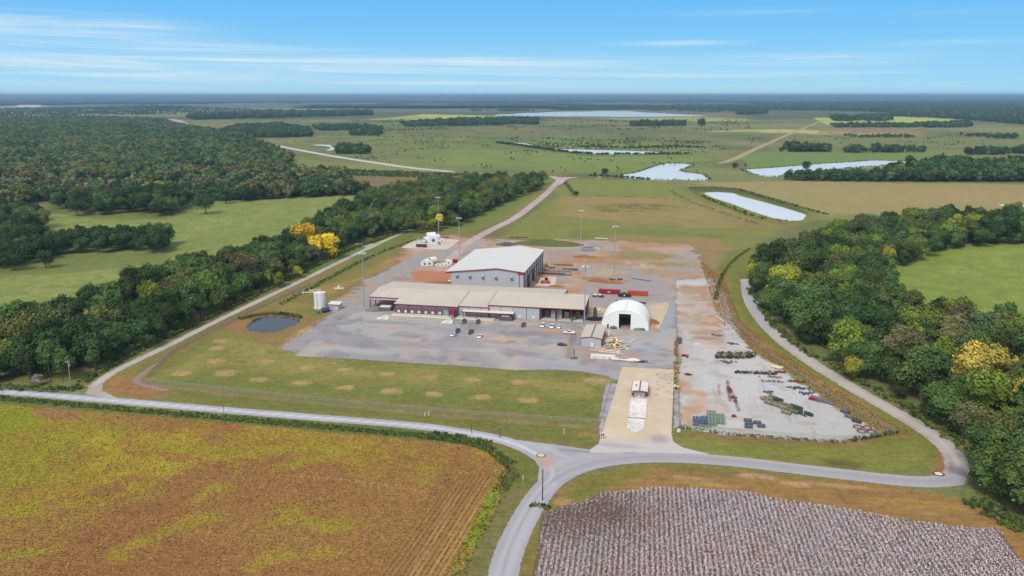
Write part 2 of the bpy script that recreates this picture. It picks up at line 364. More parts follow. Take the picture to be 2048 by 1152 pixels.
# strip between belt and beyond-road
G.poly([(700, 500), (800, 462), (1000, 405), (1090, 362), (1110, 362), (1080, 395), (1000, 440), (930, 470), (820, 480), (740, 520)], C(118, 132, 66), 3, 1, 4, 20)
G.poly([(1000, 440), (1100, 370), (1110, 372), (1030, 432)], C(146, 134, 84), 2, .7, 4, 15)
G.poly([(1200, 468), (1440, 476), (1475, 500), (1460, 550), (1420, 610), (1380, 560), (1380, 500), (1240, 486)], C(164, 134, 92), 6, .85, 12, 14, holes=.3)
# tan hayfield right
G.poly([(1380, 366), (1600, 362), (1800, 366), (2400, 372), (2400, 440), (1900, 425), (1640, 432), (1560, 400), (1480, 378)], C(164, 150, 98), 4, 1, 5, 40)
G.poly([(1600, 372), (2000, 380), (2100, 400), (1900, 410), (1650, 400)], C(178, 152, 108), 15, .55, 25, 60, holes=.6)
G.poly([(1560, 400), (1640, 425), (1800, 430), (1650, 442)], C(138, 144, 78), 5, .7, 10, 30)
# --- front lawns, ditches, embankments
lawn = C(122, 128, 64)
G.poly([(190, 780), (330, 700), (520, 610), (700, 520), (840, 455), (1000, 475), (1000, 560), (560, 700), (1240, 745), (1190, 900), (1000, 870), (400, 812)], C(132, 124, 66), 4, 1, 4, 30)
G.poly([(290, 765), (350, 715), (420, 672), (470, 655), (600, 660), (590, 712), (850, 728), (1050, 739), (1220, 757), (1195, 838), (700, 792)], lawn, 2.5, 1, 2, 10)
G.poly([(300, 762), (440, 680), (600, 690), (700, 728), (1190, 760), (1180, 800), (700, 760), (400, 730)], C(158, 148, 82), 10, .8, 9, 14, holes=.6)
G.poly([(700, 770), (1190, 800), (1190, 836), (700, 790), (320, 765)], C(104, 120, 54), 6, .5, 5, 12)
G.poly([(600, 545), (760, 480), (840, 460), (870, 470), (780, 500), (690, 545), (600, 590), (560, 595)], C(106, 128, 56), 3, .9, 4, 20)
G.poly([(480, 640), (600, 560), (700, 515), (720, 512), (640, 560), (520, 625), (430, 660)], C(150, 126, 84), 3, .8, 4, 15)
G.poly([(600, 580), (700, 560), (800, 505), (830, 500), (820, 520), (720, 560), (640, 600)], C(176, 140, 84), 3, .75, 5, 12, holes=.4)
G.poly([(455, 650), (500, 625), (600, 625), (640, 640), (560, 695), (470, 668)], C(150, 122, 78), 2, .9, 3, 8)
G.poly([(500, 640), (530, 625), (600, 628), (590, 645)], C(112, 84, 54), 3, .7, 2, 6)
G.blob(470, 651, 8, 5, C(176, 112, 80), .9); G.blob(590, 612, 18, 8, C(148, 140, 84), .6)
G.line([(640, 642), (600, 668), (565, 697)], 5, C(190, 156, 108), 2, .9, 2)
G.line([(285, 768), (440, 787), (700, 815), (950, 838), (1190, 856)], 3.2, C(150, 134, 94), 1.2, .8, .8)
G.line([(215, 762), (245, 775), (300, 790)], 10, C(164, 116, 78), 4, .8, 3)
G.poly([(230, 745), (300, 755), (330, 790), (250, 795), (200, 785)], C(168, 118, 80), 3, .8, 4, 6, holes=.5)
G.poly([(330, 778), (900, 835), (1180, 858), (1180, 885), (1040, 870), (850, 840), (400, 805)], C(112, 122, 58), 2, .9, 2, 10)
G.blob(1175, 868, 9, 3, C(168, 132, 82), .8)
for a, b, s_ in ((439, 682, 4), (433, 696, 4), (431, 722.5, 5), (365, 746.5, 4.5), (454, 746, 5.5), (532, 722.5, 4.5), (517, 759, 4), (611, 735, 4), (603, 766, 4.5), (687, 740, 4.5), (691, 775, 4.5), (773, 747, 4), (782, 782, 5), (861, 753.6, 4), (868, 788, 4), (948.6, 759.7, 4.5), (964, 794, 4.5), (1041.6, 765, 4), (1057.7, 800, 5), (1195, 760, 7)):
    G.blob(a, b, s_ * .95, s_ * .75, C(206, 166, 124), .95, seed=int(a), jsc=2.2, soft=.6); G.blob(a, b, s_ * 1.4, s_ * 1.1, C(150, 138, 80), .45, seed=int(a) + 7, jsc=3, soft=1.0)
# east side: tall brown grass bank, perimeter track verges, lawn loop
G.poly([(1455, 505), (1500, 490), (1520, 530), (1500, 600), (1560, 690), (1700, 775), (1850, 860), (1890, 910), (1870, 945), (1700, 940), (1480, 910), (1350, 880), (1345, 850), (1750, 870), (1600, 770), (1460, 660), (1410, 560)], C(122, 128, 58), 3, 1, 3, 14)
G.poly([(1400, 520), (1450, 560), (1480, 640), (1560, 705), (1660, 770), (1790, 850), (1830, 872), (1780, 872), (1700, 835), (1600, 765), (1500, 700), (1430, 620)], C(164, 122, 74), 3, .95, 4, 10, holes=.25)
G.poly([(1560, 730), (1650, 790), (1700, 830), (1640, 795), (1540, 725)], C(150, 150, 60), 2, .8, 3, 6, holes=.4)
G.poly([(1600, 735), (1700, 790), (1760, 830), (1700, 800), (1610, 750)], C(176, 140, 108), 2, .6, 2, 6)
G.poly([(1490, 620), (1560, 700), (1640, 750), (1560, 690), (1500, 600)], C(104, 128, 54), 2, .8, 2, 10)
G.poly([(1360, 880), (1500, 890), (1640, 900), (1820, 885), (1870, 920), (1800, 940), (1640, 930), (1450, 905)], C(140, 144, 66), 5, .7, 6, 12, holes=.6)
G.poly([(1640, 915), (1730, 925), (1720, 940), (1660, 932)], C(104, 92, 56), 3, .8, 4, 8)
G.poly([(1350, 862), (1440, 868), (1560, 878), (1680, 886), (1760, 870), (1755, 882), (1690, 896), (1560, 888), (1400, 878)], C(150, 114, 78), 1.5, .8, 1.5, 6)
G.line([(1880, 945), (1895, 930), (1893, 905)], 5, C(176, 112, 84), 2, .9, 1.5)
# south: verges around junction, bare field margin above cotton
G.poly([(1020, 1300), (1060, 1060), (1110, 985), (1200, 945), (1320, 930), (1500, 940), (1700, 965), (1880, 985), (2048, 1045), (2500, 1250), (2300, 1400), (1300, 1400)], C(160, 122, 74), 3, 1, 3, 12)
G.poly([(1030, 1200), (1070, 1060), (1130, 975), (1220, 940), (1330, 930), (1330, 942), (1260, 955), (1180, 1000), (1100, 1040), (1060, 1180)], C(118, 124, 56), 4, .95, 4, 8, holes=.2)
G.poly([(1330, 930), (1480, 938), (1660, 958), (1640, 968), (1500, 958), (1340, 950)], C(124, 118, 60), 3, .8, 4, 10, holes=.4)
for a, b, ru, rv, c_ in ((1510, 952, 6, 2, C(206, 160, 126)), (1690, 972, 11, 2, C(206, 160, 122)), (1590, 968, 6, 2, C(200, 156, 120)), (1130, 1005, 4, 3, C(188, 146, 98)), (1372, 955, 8, 2, C(190, 150, 112)), (1860, 1025, 5, 2, C(200, 156, 120)), (1750, 1000, 16, 5, C(146, 108, 66)), (1830, 1010, 20, 4, C(176, 136, 76)), (1240, 1012, 9, 2, C(150, 158, 60)), (1400, 968, 12, 2, C(190, 152, 96))):
    G.blob(a, b, ru, rv, c_, .8, seed=a)
G.line([(870, 1400), (905, 1180), (950, 1100), (1010, 1010), (1062, 960), (1060, 920), (1000, 890), (800, 866), (400, 838), (0, 806), (-400, 775)], 8, C(104, 116, 56), 2.5, .95, 2)
G.line([(905, 1250), (935, 1150), (985, 1060), (1035, 985)], 11, C(128, 120, 76), 3, .8, 3)
G.line([(990, 900), (1030, 925), (1045, 955)], 14, C(112, 118, 58), 3, .9, 3)
G.line([(1968, 1300), (2048, 1120), (2010, 1060)], 6, C(178, 134, 76), 2, .5)
# bare earth beneath woods
m_ground = ground_mat('ground_grass', ((1.3, .55), (.4, .4), (.06, .2), (4.0, .45)), edge=None, mow=.42, tint3=(C(152, 132, 84), .5, .4), tint2=(C(96, 108, 52), .22, .52, .68, .5), bump=.7)
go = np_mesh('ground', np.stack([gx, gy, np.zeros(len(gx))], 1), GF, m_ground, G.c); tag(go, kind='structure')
# ------------------------------------------------------------------ crop fields
soy = [(-1500, 700), (-400, 775), (0, 808), (300, 833), (500, 851), (700, 869), (860, 884), (950, 893), (995, 908), (1012, 935), (1005, 985), (978, 1050), (945, 1105), (915, 1160), (893, 1230), (870, 1400), (-1500, 1400)]
S = Layer(C(166, 122, 78))
S.mottle(C(148, 104, 66), 22, .45, .65, .5, 31); S.mottle(C(172, 136, 76), 35, .5, .68, .6, 32)
S.poly([(-600, 780), (0, 808), (500, 851), (900, 888), (980, 905), (960, 960), (700, 940), (560, 900), (400, 930), (250, 1000), (60, 1060), (-600, 1200)], C(172, 150, 58), 8, .85, 18, 9, holes=.75)
S.poly([(-600, 780), (0, 808), (220, 826), (260, 900), (160, 960), (40, 990), (-600, 1100)], C(150, 148, 56), 8, .75, 18, 12, holes=.6, seed=9)
S.poly([(0, 812), (60, 818), (90, 850), (20, 870), (-100, 850)], C(120, 148, 50), 4, .7, 6, 10)
S.poly([(150, 870), (330, 860), (420, 900), (380, 940), (200, 960)], C(190, 176, 58), 6, .7, 12, 6, holes=.8, seed=21)
S.blob(115, 828, 14, 6, C(172, 122, 92), .9); S.blob(400, 850, 18, 5, C(160, 116, 66), .6)
for pts, w in (([(650, 893), (500, 905), (400, 900), (300, 885)], 9), ([(240, 1105), (320, 1070), (390, 1040), (430, 1035)], 5), ([(510, 1130), (560, 1110), (620, 1108)], 6), ([(575, 1025), (610, 1045), (700, 1052)], 5), ([(380, 1000), (440, 975)], 4), ([(570, 930), (640, 915), (690, 900)], 7), ([(20, 1110), (100, 1105)], 5), ([(270, 1000), (310, 990)], 3), ([(10, 1020), (60, 1020)], 5)):
    S.line(pts, w * .9, C(180, 156, 58), 4, .75, 7, 5, seed=41)
    S.line(pts, w * .4, C(146, 150, 62), 3, .6, 4, 4, seed=42)
S.line([(1000, 940), (985, 990), (955, 1060), (915, 1130), (895, 1200), (870, 1400)], 4, C(150, 146, 66), 2.5, .7, 3, 5)
S.line([(990, 985), (970, 1035), (940, 1090)], 3, C(120, 156, 50), 1.5, .9, 1.5, 6)
S.poly([(880, 950), (960, 950), (930, 1030), (860, 1120), (740, 1400), (640, 1400), (760, 1150), (850, 1010)], C(150, 112, 72), 3, .65, 4, 8)
for dx in (0, 12, 40, 58): S.line([(905 + dx, 990), (870 + dx, 1060), (820 + dx, 1150), (760 + dx, 1300)], .8, C(204, 168, 126), .5, .35, .6)
S.line([(560, 950), (640, 954), (740, 966), (860, 985)], 1.2, C(196, 152, 110), .6, .7, .5)
S.line([(700, 900), (800, 912), (900, 930), (950, 945)], 1.2, C(120, 110, 50), .6, .6, .5)
sheet('crop_field', [field_sd('poly', PP(soy))], .03, ground_mat('soybean_rows', ((2.6, .3), (.7, .3), (.15, .15), (9, .25)), 1.2, .6, rows=(math.radians(98), 1.9, .07, 5.0), tint2=(C(186, 166, 50), .42, .52, .66, .38), bump=.5, bscale=2.4), S)
cot = [(1085, 1030), (1125, 1012), (1165, 1004), (1205, 985), (1275, 981), (1292, 975), (1380, 977), (1500, 985), (1560, 1000), (1640, 1010), (1720, 1022), (1780, 1035), (1870, 1048), (1950, 1058), (1995, 1056), (2030, 1105), (2070, 1160), (2180, 1400), (980, 1400), (1045, 1230), (1070, 1130)]
CT = Layer(C(116, 96, 88)); CT.mottle(C(126, 96, 80), 8, .4, .6, .7, 51)
cot_sd = field_sd('poly', PP(cot))
sheet('cotton_field', [cot_sd], .035, ground_mat('cotton_soil', ((3, .3), (.5, .2)), .5, 1.0), CT)
# ------------------------------------------------------------------ yards
dirt = C(186, 160, 140); grey = C(172, 168, 172); rust = C(180, 130, 92)
D = Layer(dirt)
D.mottle(C(196, 174, 160), 12, .45, .6, .7, 61); D.mottle(rust, 18, .5, .64, .7, 62); D.mottle(C(150, 132, 104), 7, .58, .7, .6, 63)
def greyp(px, op=.95, f=2.5, j=3): D.poly(px, C(165, 162, 161), f, op, j, 9, seed=64)
greyp([(655, 632), (640, 610), (700, 585), (730, 560), (790, 528), (830, 508), (880, 500), (925, 496), (945, 478), (985, 455), (1000, 462), (960, 490), (930, 512), (880, 520), (850, 530), (830, 548), (830, 565), (780, 590), (760, 625), (690, 640)])
greyp([(1150, 610), (1170, 575), (1180, 550), (1150, 540), (1120, 560), (1090, 580), (1090, 555), (1130, 540), (1170, 530), (1250, 530), (1320, 550), (1345, 575), (1345, 640), (1300, 640), (1180, 610)], .85)
greyp([(1330, 520), (1370, 500), (1395, 505), (1400, 545), (1345, 560)], .7)
greyp([(1080, 500), (1140, 490), (1180, 480), (1230, 485), (1240, 500), (1150, 515), (1100, 530)], .5)
D.poly([(845, 540), (905, 545), (905, 572), (830, 562), (820, 545)], C(190, 128, 92), 2, .9, 3, 6)
D.blob(880, 566, 10, 5, C(140, 100, 70), .6)
for a, b, ru, rv, c_ in ((800, 557, 9, 5, rust), (735, 572, 12, 6, C(190, 158, 116)), (690, 595, 14, 5, C(188, 150, 112)), (1195, 558, 12, 7, C(166, 112, 70)), (1230, 563, 12, 5, C(180, 134, 90)), (1215, 545, 14, 12, C(196, 172, 120)), (1115, 575, 11, 5, C(196, 140, 108)), (1170, 515, 12, 6, C(158, 130, 96)), (1230, 516, 26, 10, C(172, 138, 84)), (1290, 510, 26, 22, C(140, 136, 74)), (1335, 528, 22, 10, C(160, 140, 86)), (1330, 545, 22, 10, C(176, 148, 116)), (1400, 530, 14, 12, C(178, 150, 104)), (1270, 490, 34, 10, C(184, 148, 112)), (1010, 500, 22, 10, C(176, 150, 110)), (870, 512, 12, 4, C(190, 158, 106)), (835, 500, 9, 6, C(196, 176, 160)), (1315, 620, 14, 22, C(212, 194, 164)), (1330, 640, 10, 6, C(206, 184, 152)), (1200, 620, 16, 8, C(212, 198, 150)), (1190, 640, 10, 6, C(178, 130, 100)), (1307, 646, 4, 4, C(190, 130, 70)), (1350, 480, 20, 8, C(168, 140, 96))):
    D.blob(a, b, ru, rv, c_, .8, seed=a * 3 + b)
D.poly([(1300, 612), (1335, 604), (1345, 625), (1338, 655), (1318, 660), (1300, 645)], C(210, 192, 166), 1.5, .95, 2, 5)
yard = [(566, 697), (612, 664), (655, 630), (640, 612), (690, 590), (730, 560), (790, 530), (800, 505), (835, 476), (900, 470), (935, 476), (985, 478), (1060, 480), (1140, 478), (1250, 482), (1380, 488), (1400, 512), (1420, 560), (1400, 600), (1352, 640), (1352, 738), (1245, 742), (1170, 742), (1170, 700), (1130, 640), (760, 610), (745, 640)]
sheet('dirt_yard', [field_sd('poly', PP(yard))], .03, ground_mat('yard_dirt', ((1.2, .22), (.25, .2), (4, .22)), 7.0, .07, soft=.8, mow=.2, tint2=(C(150, 118, 92), .5, .5, .66, .55), bump=.4), D)
# storage yard (pale gravel, east)
Y = Layer(C(191, 189, 186)); Y.mottle(C(206, 204, 204), 20, .4, .6, .6, 71); Y.mottle(C(170, 160, 150), 6, .6, .72, .5, 72)
Y.poly([(1352, 570), (1450, 570), (1470, 640), (1440, 690), (1352, 650)], C(176, 140, 106), 4, .85, 8, 8, seed=73, holes=.5)
for a, b, ru, rv, c_ in ((1378, 620, 7, 10, C(200, 190, 186)), (1412, 618, 6, 7, C(200, 186, 176)), (1385, 655, 14, 6, C(196, 184, 174)), (1420, 640, 8, 6, C(206, 176, 150)), (1405, 604, 8, 3, C(210, 186, 166)), (1430, 656, 7, 4, C(212, 192, 176)), (1412, 676, 9, 3, C(168, 124, 80)), (1424, 686, 8, 4, C(196, 168, 148)), (1356, 690, 3, 30, C(176, 126, 66)), (1360, 770, 5, 9, C(190, 134, 66)), (1385, 785, 10, 4, C(190, 132, 78)), (1385, 818, 6, 6, C(196, 132, 56)), (1366, 840, 5, 9, C(196, 138, 70)), (1402, 800, 4, 12, C(200, 160, 128)), (1393, 719, 4, 2, C(196, 150, 118)), (1372, 752, 5, 8, C(200, 176, 160)), (1435, 820, 6, 6, C(206, 176, 158)), (1470, 836, 9, 2.5, C(200, 170, 146)), (1375, 700, 6, 20, C(192, 184, 180)), (1440, 697, 10, 4, C(206, 180, 156)), (1480, 706, 9, 2, C(198, 158, 112)), (1440, 857, 20, 1.5, C(176, 150, 128))):
    Y.blob(a, b, ru, rv, c_, .6, seed=a * 5 + b, jsc=3)
for pts, w in (([(1455, 762), (1457, 780), (1461, 802)], 1.6), ([(1466, 785), (1471, 805), (1478, 822)], 1.0), ([(1437, 768), (1439, 790)], .5)):
    Y.line(pts, w, C(120, 76, 58), .5, .8, .8, 1.5)
for k in range(26):
    a = random.uniform(1490, 1700); b = random.uniform(745, 860); Y.line([(a, b), (a + random.uniform(2, 10), b + random.uniform(6, 22))], .5, C(150, 148, 148), .4, .5, .4, 3)
styard = [(1352, 560), (1420, 556), (1452, 590), (1468, 650), (1500, 700), (1545, 728), (1600, 765), (1650, 800), (1700, 832), (1757, 863), (1735, 873), (1680, 882), (1600, 880), (1500, 873), (1440, 868), (1358, 855), (1357, 760), (1352, 640)]
sheet('storage_yard', [field_sd('poly', PP(styard))], .04, ground_mat('yard_gravel', ((1.6, .14), (.3, .1), (6, .14)), 2.4, .2, soft=.8, tint2=(C(170, 140, 118), .35, .56, .72, .5), bump=.3), Y)
# parking lot
L_ = Layer(C(158, 155, 157)); L_.mottle(C(180, 176, 173), 26, .46, .6, .75, 81); L_.mottle(C(134, 132, 136), 12, .52, .66, .6, 82); L_.mottle(C(192, 174, 160), 16, .54, .68, .6, 83)
for a, b, ru, rv, c_, o in ((1011, 678, 8, 4, C(208, 176, 132), .8), (1000, 690, 16, 3, C(200, 174, 162), .5), (950, 700, 18, 3, C(196, 180, 170), .5), (700, 700, 22, 7, C(186, 184, 186), .6), (1100, 660, 22, 4, C(184, 158, 140), .7), (1130, 665, 14, 4, C(196, 146, 118), .7), (1090, 700, 24, 6, C(184, 174, 170), .6), (770, 645, 26, 3, C(132, 132, 140), .6), (900, 660, 22, 6, C(150, 148, 154), .5), (800, 690, 30, 7, C(150, 146, 150), .6), (640, 675, 12, 8, C(166, 164, 172), .6), (690, 640, 4, 1, C(70, 70, 78), .8), (1250, 690, 12, 14, C(180, 178, 184), .7), (1310, 670, 10, 14, C(164, 162, 166), .6), (1230, 715, 16, 5, C(194, 176, 168), .7), (1310, 720, 10, 5, C(150, 148, 150), .5), (1060, 725, 30, 3, C(172, 166, 168), .6)):
    L_.blob(a, b, ru, rv, c_, o, seed=a + b)
for q in range(34):
    a = random.uniform(620, 1120); b = random.uniform(650, 725); L_.line([(a, b), (a + random.uniform(20, 80), b + random.uniform(-6, 9))], random.uniform(.5, 1.4), random.choice([C(190, 184, 184), C(140, 138, 144), C(188, 168, 156)]), .8, .45, 1.2, 6, seed=q)
L_.line([(745, 634), (790, 637), (1000, 646), (1100, 652)], 1.6, C(206, 192, 160), .6, .8, .5)
L_.line([(1138, 660), (1128, 700), (1122, 715)], 1.2, C(190, 140, 96), .8, .6, 1.4, 3)
L_.line([(1148, 668), (1140, 700), (1136, 715)], 3, C(132, 116, 104), 1, .6, 1)
L_.poly([(1145, 690), (1240, 695), (1290, 705), (1280, 728), (1145, 718)], C(176, 156, 146), 3, .7, 3, 6)
L_.blob(1180, 712, 4, 2, C(196, 112, 70), .9); L_.blob(1276, 725, 8, 1, C(150, 90, 76), .8)
L_.line([(1050, 732), (1150, 736), (1215, 750), (1245, 758)], 7, C(164, 164, 172), 1.5, .8, 1)
L_.line([(1280, 735), (1330, 660), (1345, 600)], 6, C(172, 176, 184), 2, .5, 1)
lot = [(559, 699), (612, 664), (640, 645), (668, 632), (700, 626), (790, 622), (1000, 634), (1170, 640), (1210, 652), (1300, 660), (1318, 664), (1343, 600), (1353, 610), (1352, 739), (1300, 737), (1245, 737), (1240, 765), (1215, 753), (1165, 743), (1100, 739), (1050, 741), (1000, 738), (850, 728), (700, 718), (590, 712), (588, 704)]
sheet('parking_lot', [field_sd('poly', PP(lot))], .06, ground_mat('lot_asphalt', ((1.8, .12), (.35, .11), (6, .1)), .9, .35, mow=.12, bump=.2), L_)
# concrete aprons
CD = Layer(C(212, 192, 166)); CD.mottle(C(220, 206, 186), 10, .45, .6, .6, 91)
CD.poly([(1195, 878), (1350, 880), (1440, 912), (1150, 912)], C(200, 194, 192), 2, .9, 2, 5); CD.blob(1318, 878, 5, 4, C(166, 160, 164), .8); CD.blob(1240, 892, 9, 2, C(176, 170, 170), .7); CD.blob(1330, 755, 6, 4, C(176, 168, 156), .5)
CD.poly([(1275, 800), (1262, 880), (1230, 880), (1245, 780)], C(212, 196, 162), 2, .6, 2, 5)
for q in range(40):
    a = random.uniform(1305, 1342); b = random.uniform(745, 800); CD.line([(a, b), (a + random.uniform(2, 10), b + random.uniform(-2, 2))], .35, C(120, 112, 108), .25, .7, .2, 2, seed=q)
drive = [(1244, 734), (1348.5, 739.5), (1343, 868), (1347, 884), (1365, 895), (1395, 903), (1426, 909), (1300, 906), (1178, 906), (1183, 897), (1197, 888), (1203, 870), (1225, 800)]
m_conc = ground_mat('concrete_slab', ((2.2, .07), (.3, .08), (.8, .05)), .12, .8, bump=.08)
sheet('concrete_drive', [field_sd('poly', PP(drive))], .085, m_conc, CD)
SL = Layer(C(214, 200, 188)); SL.mottle(C(200, 186, 170), 9, .5, .65, .6, 95)
sheet('concrete_pad', [field_sd('poly', PP([(801, 496), (834.5, 477), (920.6, 479.5), (894, 499.7)])), field_sd('poly', PP([(1083, 553), (1114, 554), (1108, 573), (1070, 572)]))], .075, m_conc, SL)
# scrap apron by the gate fence
GA = Layer(C(176, 170, 178)); GA.mottle(C(150, 136, 128), 4, .5, .62, .7, 97)
sheet('gravel_verge', [field_sd('poly', PP([(1212, 765), (1236, 768), (1206, 878), (1198, 866), (1200, 830)])), field_sd('poly', PP([(1349, 770), (1358, 770), (1360, 852), (1347, 858)]))], .05, ground_mat('verge_gravel', ((3, .25), (.6, .2)), .8, .6), GA)
# ------------------------------------------------------------------ roads
R1 = Layer(C(178, 178, 184)); R1.mottle(C(164, 162, 166), 9, .45, .62, .6, 101)
def rline(px, w): return field_sd('line', np.array(smooth_line([P(*p) for p in px], 3)), w)
road = [(1000, 1410), (1000, 1300), (1003, 1152), (1025, 1085), (1058, 1020), (1095, 968), (1145, 938), (1210, 921), (1300, 914), (1400, 917), (1500, 926), (1600, 939), (1700, 950), (1790, 961), (1860, 965), (1903, 960)]
west = [(-1200, 705), (-300, 758), (0, 783), (200, 799), (440, 820), (700, 840.5), (850, 853), (950, 868), (1030, 886), (1080, 912), (1110, 940), (1095, 968)]
R1.line(road, 9, C(170, 166, 170), 1, .8); R1.line([(1003, 1152), (1058, 1020), (1100, 970)], 5, C(186, 184, 190), 1, .8)
R1.line([(1370, 905), (1600, 930), (1800, 952)], 2, C(188, 172, 158), 1, .6, 1); R1.line(west, 1.2, C(196, 196, 208), .5, .6)
for off in (-1.3, 1.3): R1.line([(a, b + off) for a, b in west[1:-2]], .8, C(212, 212, 222), .3, .8)
R1.blob(1090, 925, 4, 6, C(190, 160, 142), .8); R1.line([(960, 876), (1030, 900), (1060, 925), (1078, 955)], 1.6, C(196, 178, 156), .6, .8)
for dy in (0, 3, 6): R1.line([(1010, 876 + dy), (1090, 892 + dy), (1140, 915 + dy)], .35, C(196, 198, 204), .2, .8)
R1.line([(1120, 900), (1165, 903), (1200, 906)], 1.2, C(120, 124, 130), .5, .6, .6)
for o_ in (-1.9, 1.9, -.3): R1.line([(a + o_ * 4.2, b + o_ * 1.6) for a, b in road[:6]] + [(a, b + o_ * 4.4) for a, b in road[6:]], .9, C(156, 152, 158) if o_ == -.3 else C(186, 182, 184), .4, .6)
m_road = ground_mat('road_chipseal', ((2.5, .07), (.4, .06), (9, .08)), .35, .6, bump=.1)
sheet('county_road', [rline(road, [8.2] * 2 + [8] * 500), rline(west, 6.2), field_sd('poly', PP([(1035, 880), (1100, 888), (1180, 899), (1260, 908), (1230, 925), (1130, 945), (1085, 985), (1075, 965), (1078, 935), (1060, 905)]))], .065, m_road, R1)
R2 = Layer(C(188, 178, 170)); R2.mottle(C(172, 160, 150), 10, .45, .6, .6, 111)
east = [(1903, 960), (1918, 940), (1908, 908), (1870, 872), (1800, 830), (1720, 785), (1640, 737), (1575, 692), (1530, 650), (1505, 615), (1494, 585), (1492, 560)]
for o_ in (-.9, .9): R2.line([(a + o_ * 2.4, b - o_ * 1.4) for a, b in east], .9, C(206, 196, 186), .4, .7)
R2.line([(1540, 660), (1500, 605), (1493, 565)], 5, C(176, 174, 180), 1.5, .8)
R2.blob(1918, 940, 5, 5, C(120, 116, 128), .8)
levee = Z([(490, 1025), (560, 975), (640, 930), (740, 882), (850, 830), (1000, 755), (1200, 655), (1400, 560), (1600, 465), (1833, 350)], 0, 380, 2.619) + [(748, 491), (775, 479), (809, 464), (835, 451)]
for o_ in (-.8, .8): R2.line([(a, b + o_ * 2.2) for a, b in levee], .8, C(210, 200, 186), .4, .7)
m_gravel = ground_mat('gravel_track', ((2.2, .14), (.5, .12), (8, .15)), .8, .5, bump=.2)
sheet('gravel_road', [rline(east, 7.4), rline(levee, 4.6), field_sd('poly', PP([(168, 788), (180, 772), (196, 763), (214, 758), (205, 770), (205, 782), (222, 790), (240, 800)])), field_sd('poly', PP([(700, 486), (735, 487), (760, 489), (740, 499), (720, 490), (705, 488)]))], .055, m_gravel, R2)
R3 = Layer(C(140, 112, 100))
track = [(330, 780), (285, 770), (268, 762), (285, 747), (305, 733), (343, 705), (382, 684), (440, 652), (520, 614), (640, 562), (760, 502), (830, 466)]
R3.line(track[:5], 8, C(158, 136, 126), 1, .9); R3.line(track[5:], 8, C(136, 112, 92), 1, .8, 2)
sheet('dirt_track', [rline(track, [3.4] * 30 + [2.2] * 400)], .045, ground_mat('track_dirt', ((3, .2), (.5, .2)), 1.0, .5), R3)
R4 = Layer(C(196, 176, 172)); R4.mottle(C(180, 160, 152), 14, .45, .6, .6, 121)
beyond = [(905, 515), (940, 482), (985, 458), (1030, 437), (1062, 412), (1090, 390), (1108, 372), (1122, 356)]
ew = [(470, 270), (505, 281), (560, 293), (640, 308), (700, 318), (760, 327), (830, 337), (900, 343), (1000, 349), (1125, 354), (1180, 357), (1300, 361), (1420, 364)]
nj = Z([(1440, 500), (1510, 512), (1560, 512), (1640, 506), (1560, 522), (1540, 545), (1510, 560), (1505, 530), (1470, 512)], 600, 180, 2.926)
fard = [(1420, 328), (1455, 325), (1500, 303), (1560, 276), (1610, 256), (1650, 239)]
R4.line(ew[:8], 40, C(206, 202, 198), 4, 1); R4.line(fard, 30, C(178, 156, 124), 4, 1)
sheet('far_road', [rline(beyond, [10] * 3 + [9] * 500), rline(ew[:8], [26] * 10 + [17] * 500), rline(ew[7:], [6] * 500), field_sd('poly', PP(nj)), rline(fard, [8] * 6 + [15] * 500), rline([(335, 238), (352, 240), (362, 244), (372, 250)], 40)], .05, ground_mat('far_road', ((.8, .12), (.2, .1)), 1.2, .25), R4)
# ------------------------------------------------------------------ water
def water_mat(name, col, rough, bump, spec=.35, ed=(.15, 6)):
    m, nt = new_mat(name); Lk = nt.links; out = N(nt, 'ShaderNodeOutputMaterial')
    b = N(nt, 'ShaderNodeBsdfPrincipled', ins={'Base Color': (*col, 1), 'Roughness': rough, 'IOR': 1.33, 'Specular IOR Level': spec})
    tc = N(nt, 'ShaderNodeTexCoord').outputs['Object']; n = noise(nt, tc, .8, 3)
    bp = N(nt, 'ShaderNodeBump', ins={'Strength': bump, 'Distance': .15}); Lk.new(n, bp.inputs['Height']); Lk.new(bp.outputs[0], b.inputs['Normal'])
    sd = N(nt, 'ShaderNodeAttribute', attribute_name='sd'); en = noise(nt, tc, ed[0], 5, .65)
    al = mathn(nt, 'MULTIPLY_ADD', mathn(nt, 'ADD', sd.outputs['Fac'], mathn(nt, 'MULTIPLY_ADD', en, ed[1], -ed[1] / 2)), 3.0, .5, clamp=True)
    tr = N(nt, 'ShaderNodeBsdfTransparent'); mx = N(nt, 'ShaderNodeMixShader')
    Lk.new(al, mx.inputs[0]); Lk.new(tr.outputs[0], mx.inputs[1]); Lk.new(b.outputs[0], mx.inputs[2]); Lk.new(mx.outputs[0], out.inputs[0])
    return m
WL = Layer((.1, .1, .1)); m_w = water_mat('pond_water', (.66, .645, .61), .2, .25, .25)  # pale base colour stands in for the whitish sky reflected in the ponds
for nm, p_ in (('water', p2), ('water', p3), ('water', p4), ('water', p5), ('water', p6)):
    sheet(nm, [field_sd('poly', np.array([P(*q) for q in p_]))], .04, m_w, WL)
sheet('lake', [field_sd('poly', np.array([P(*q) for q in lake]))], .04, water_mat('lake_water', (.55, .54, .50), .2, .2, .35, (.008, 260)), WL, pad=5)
sheet('pond', [field_sd('poly', np.array(smooth_ring([P(*q) for q in p1], 2)))], .04, water_mat('dark_pond_water', (.02, .022, .024), .04, .06, .5), WL)
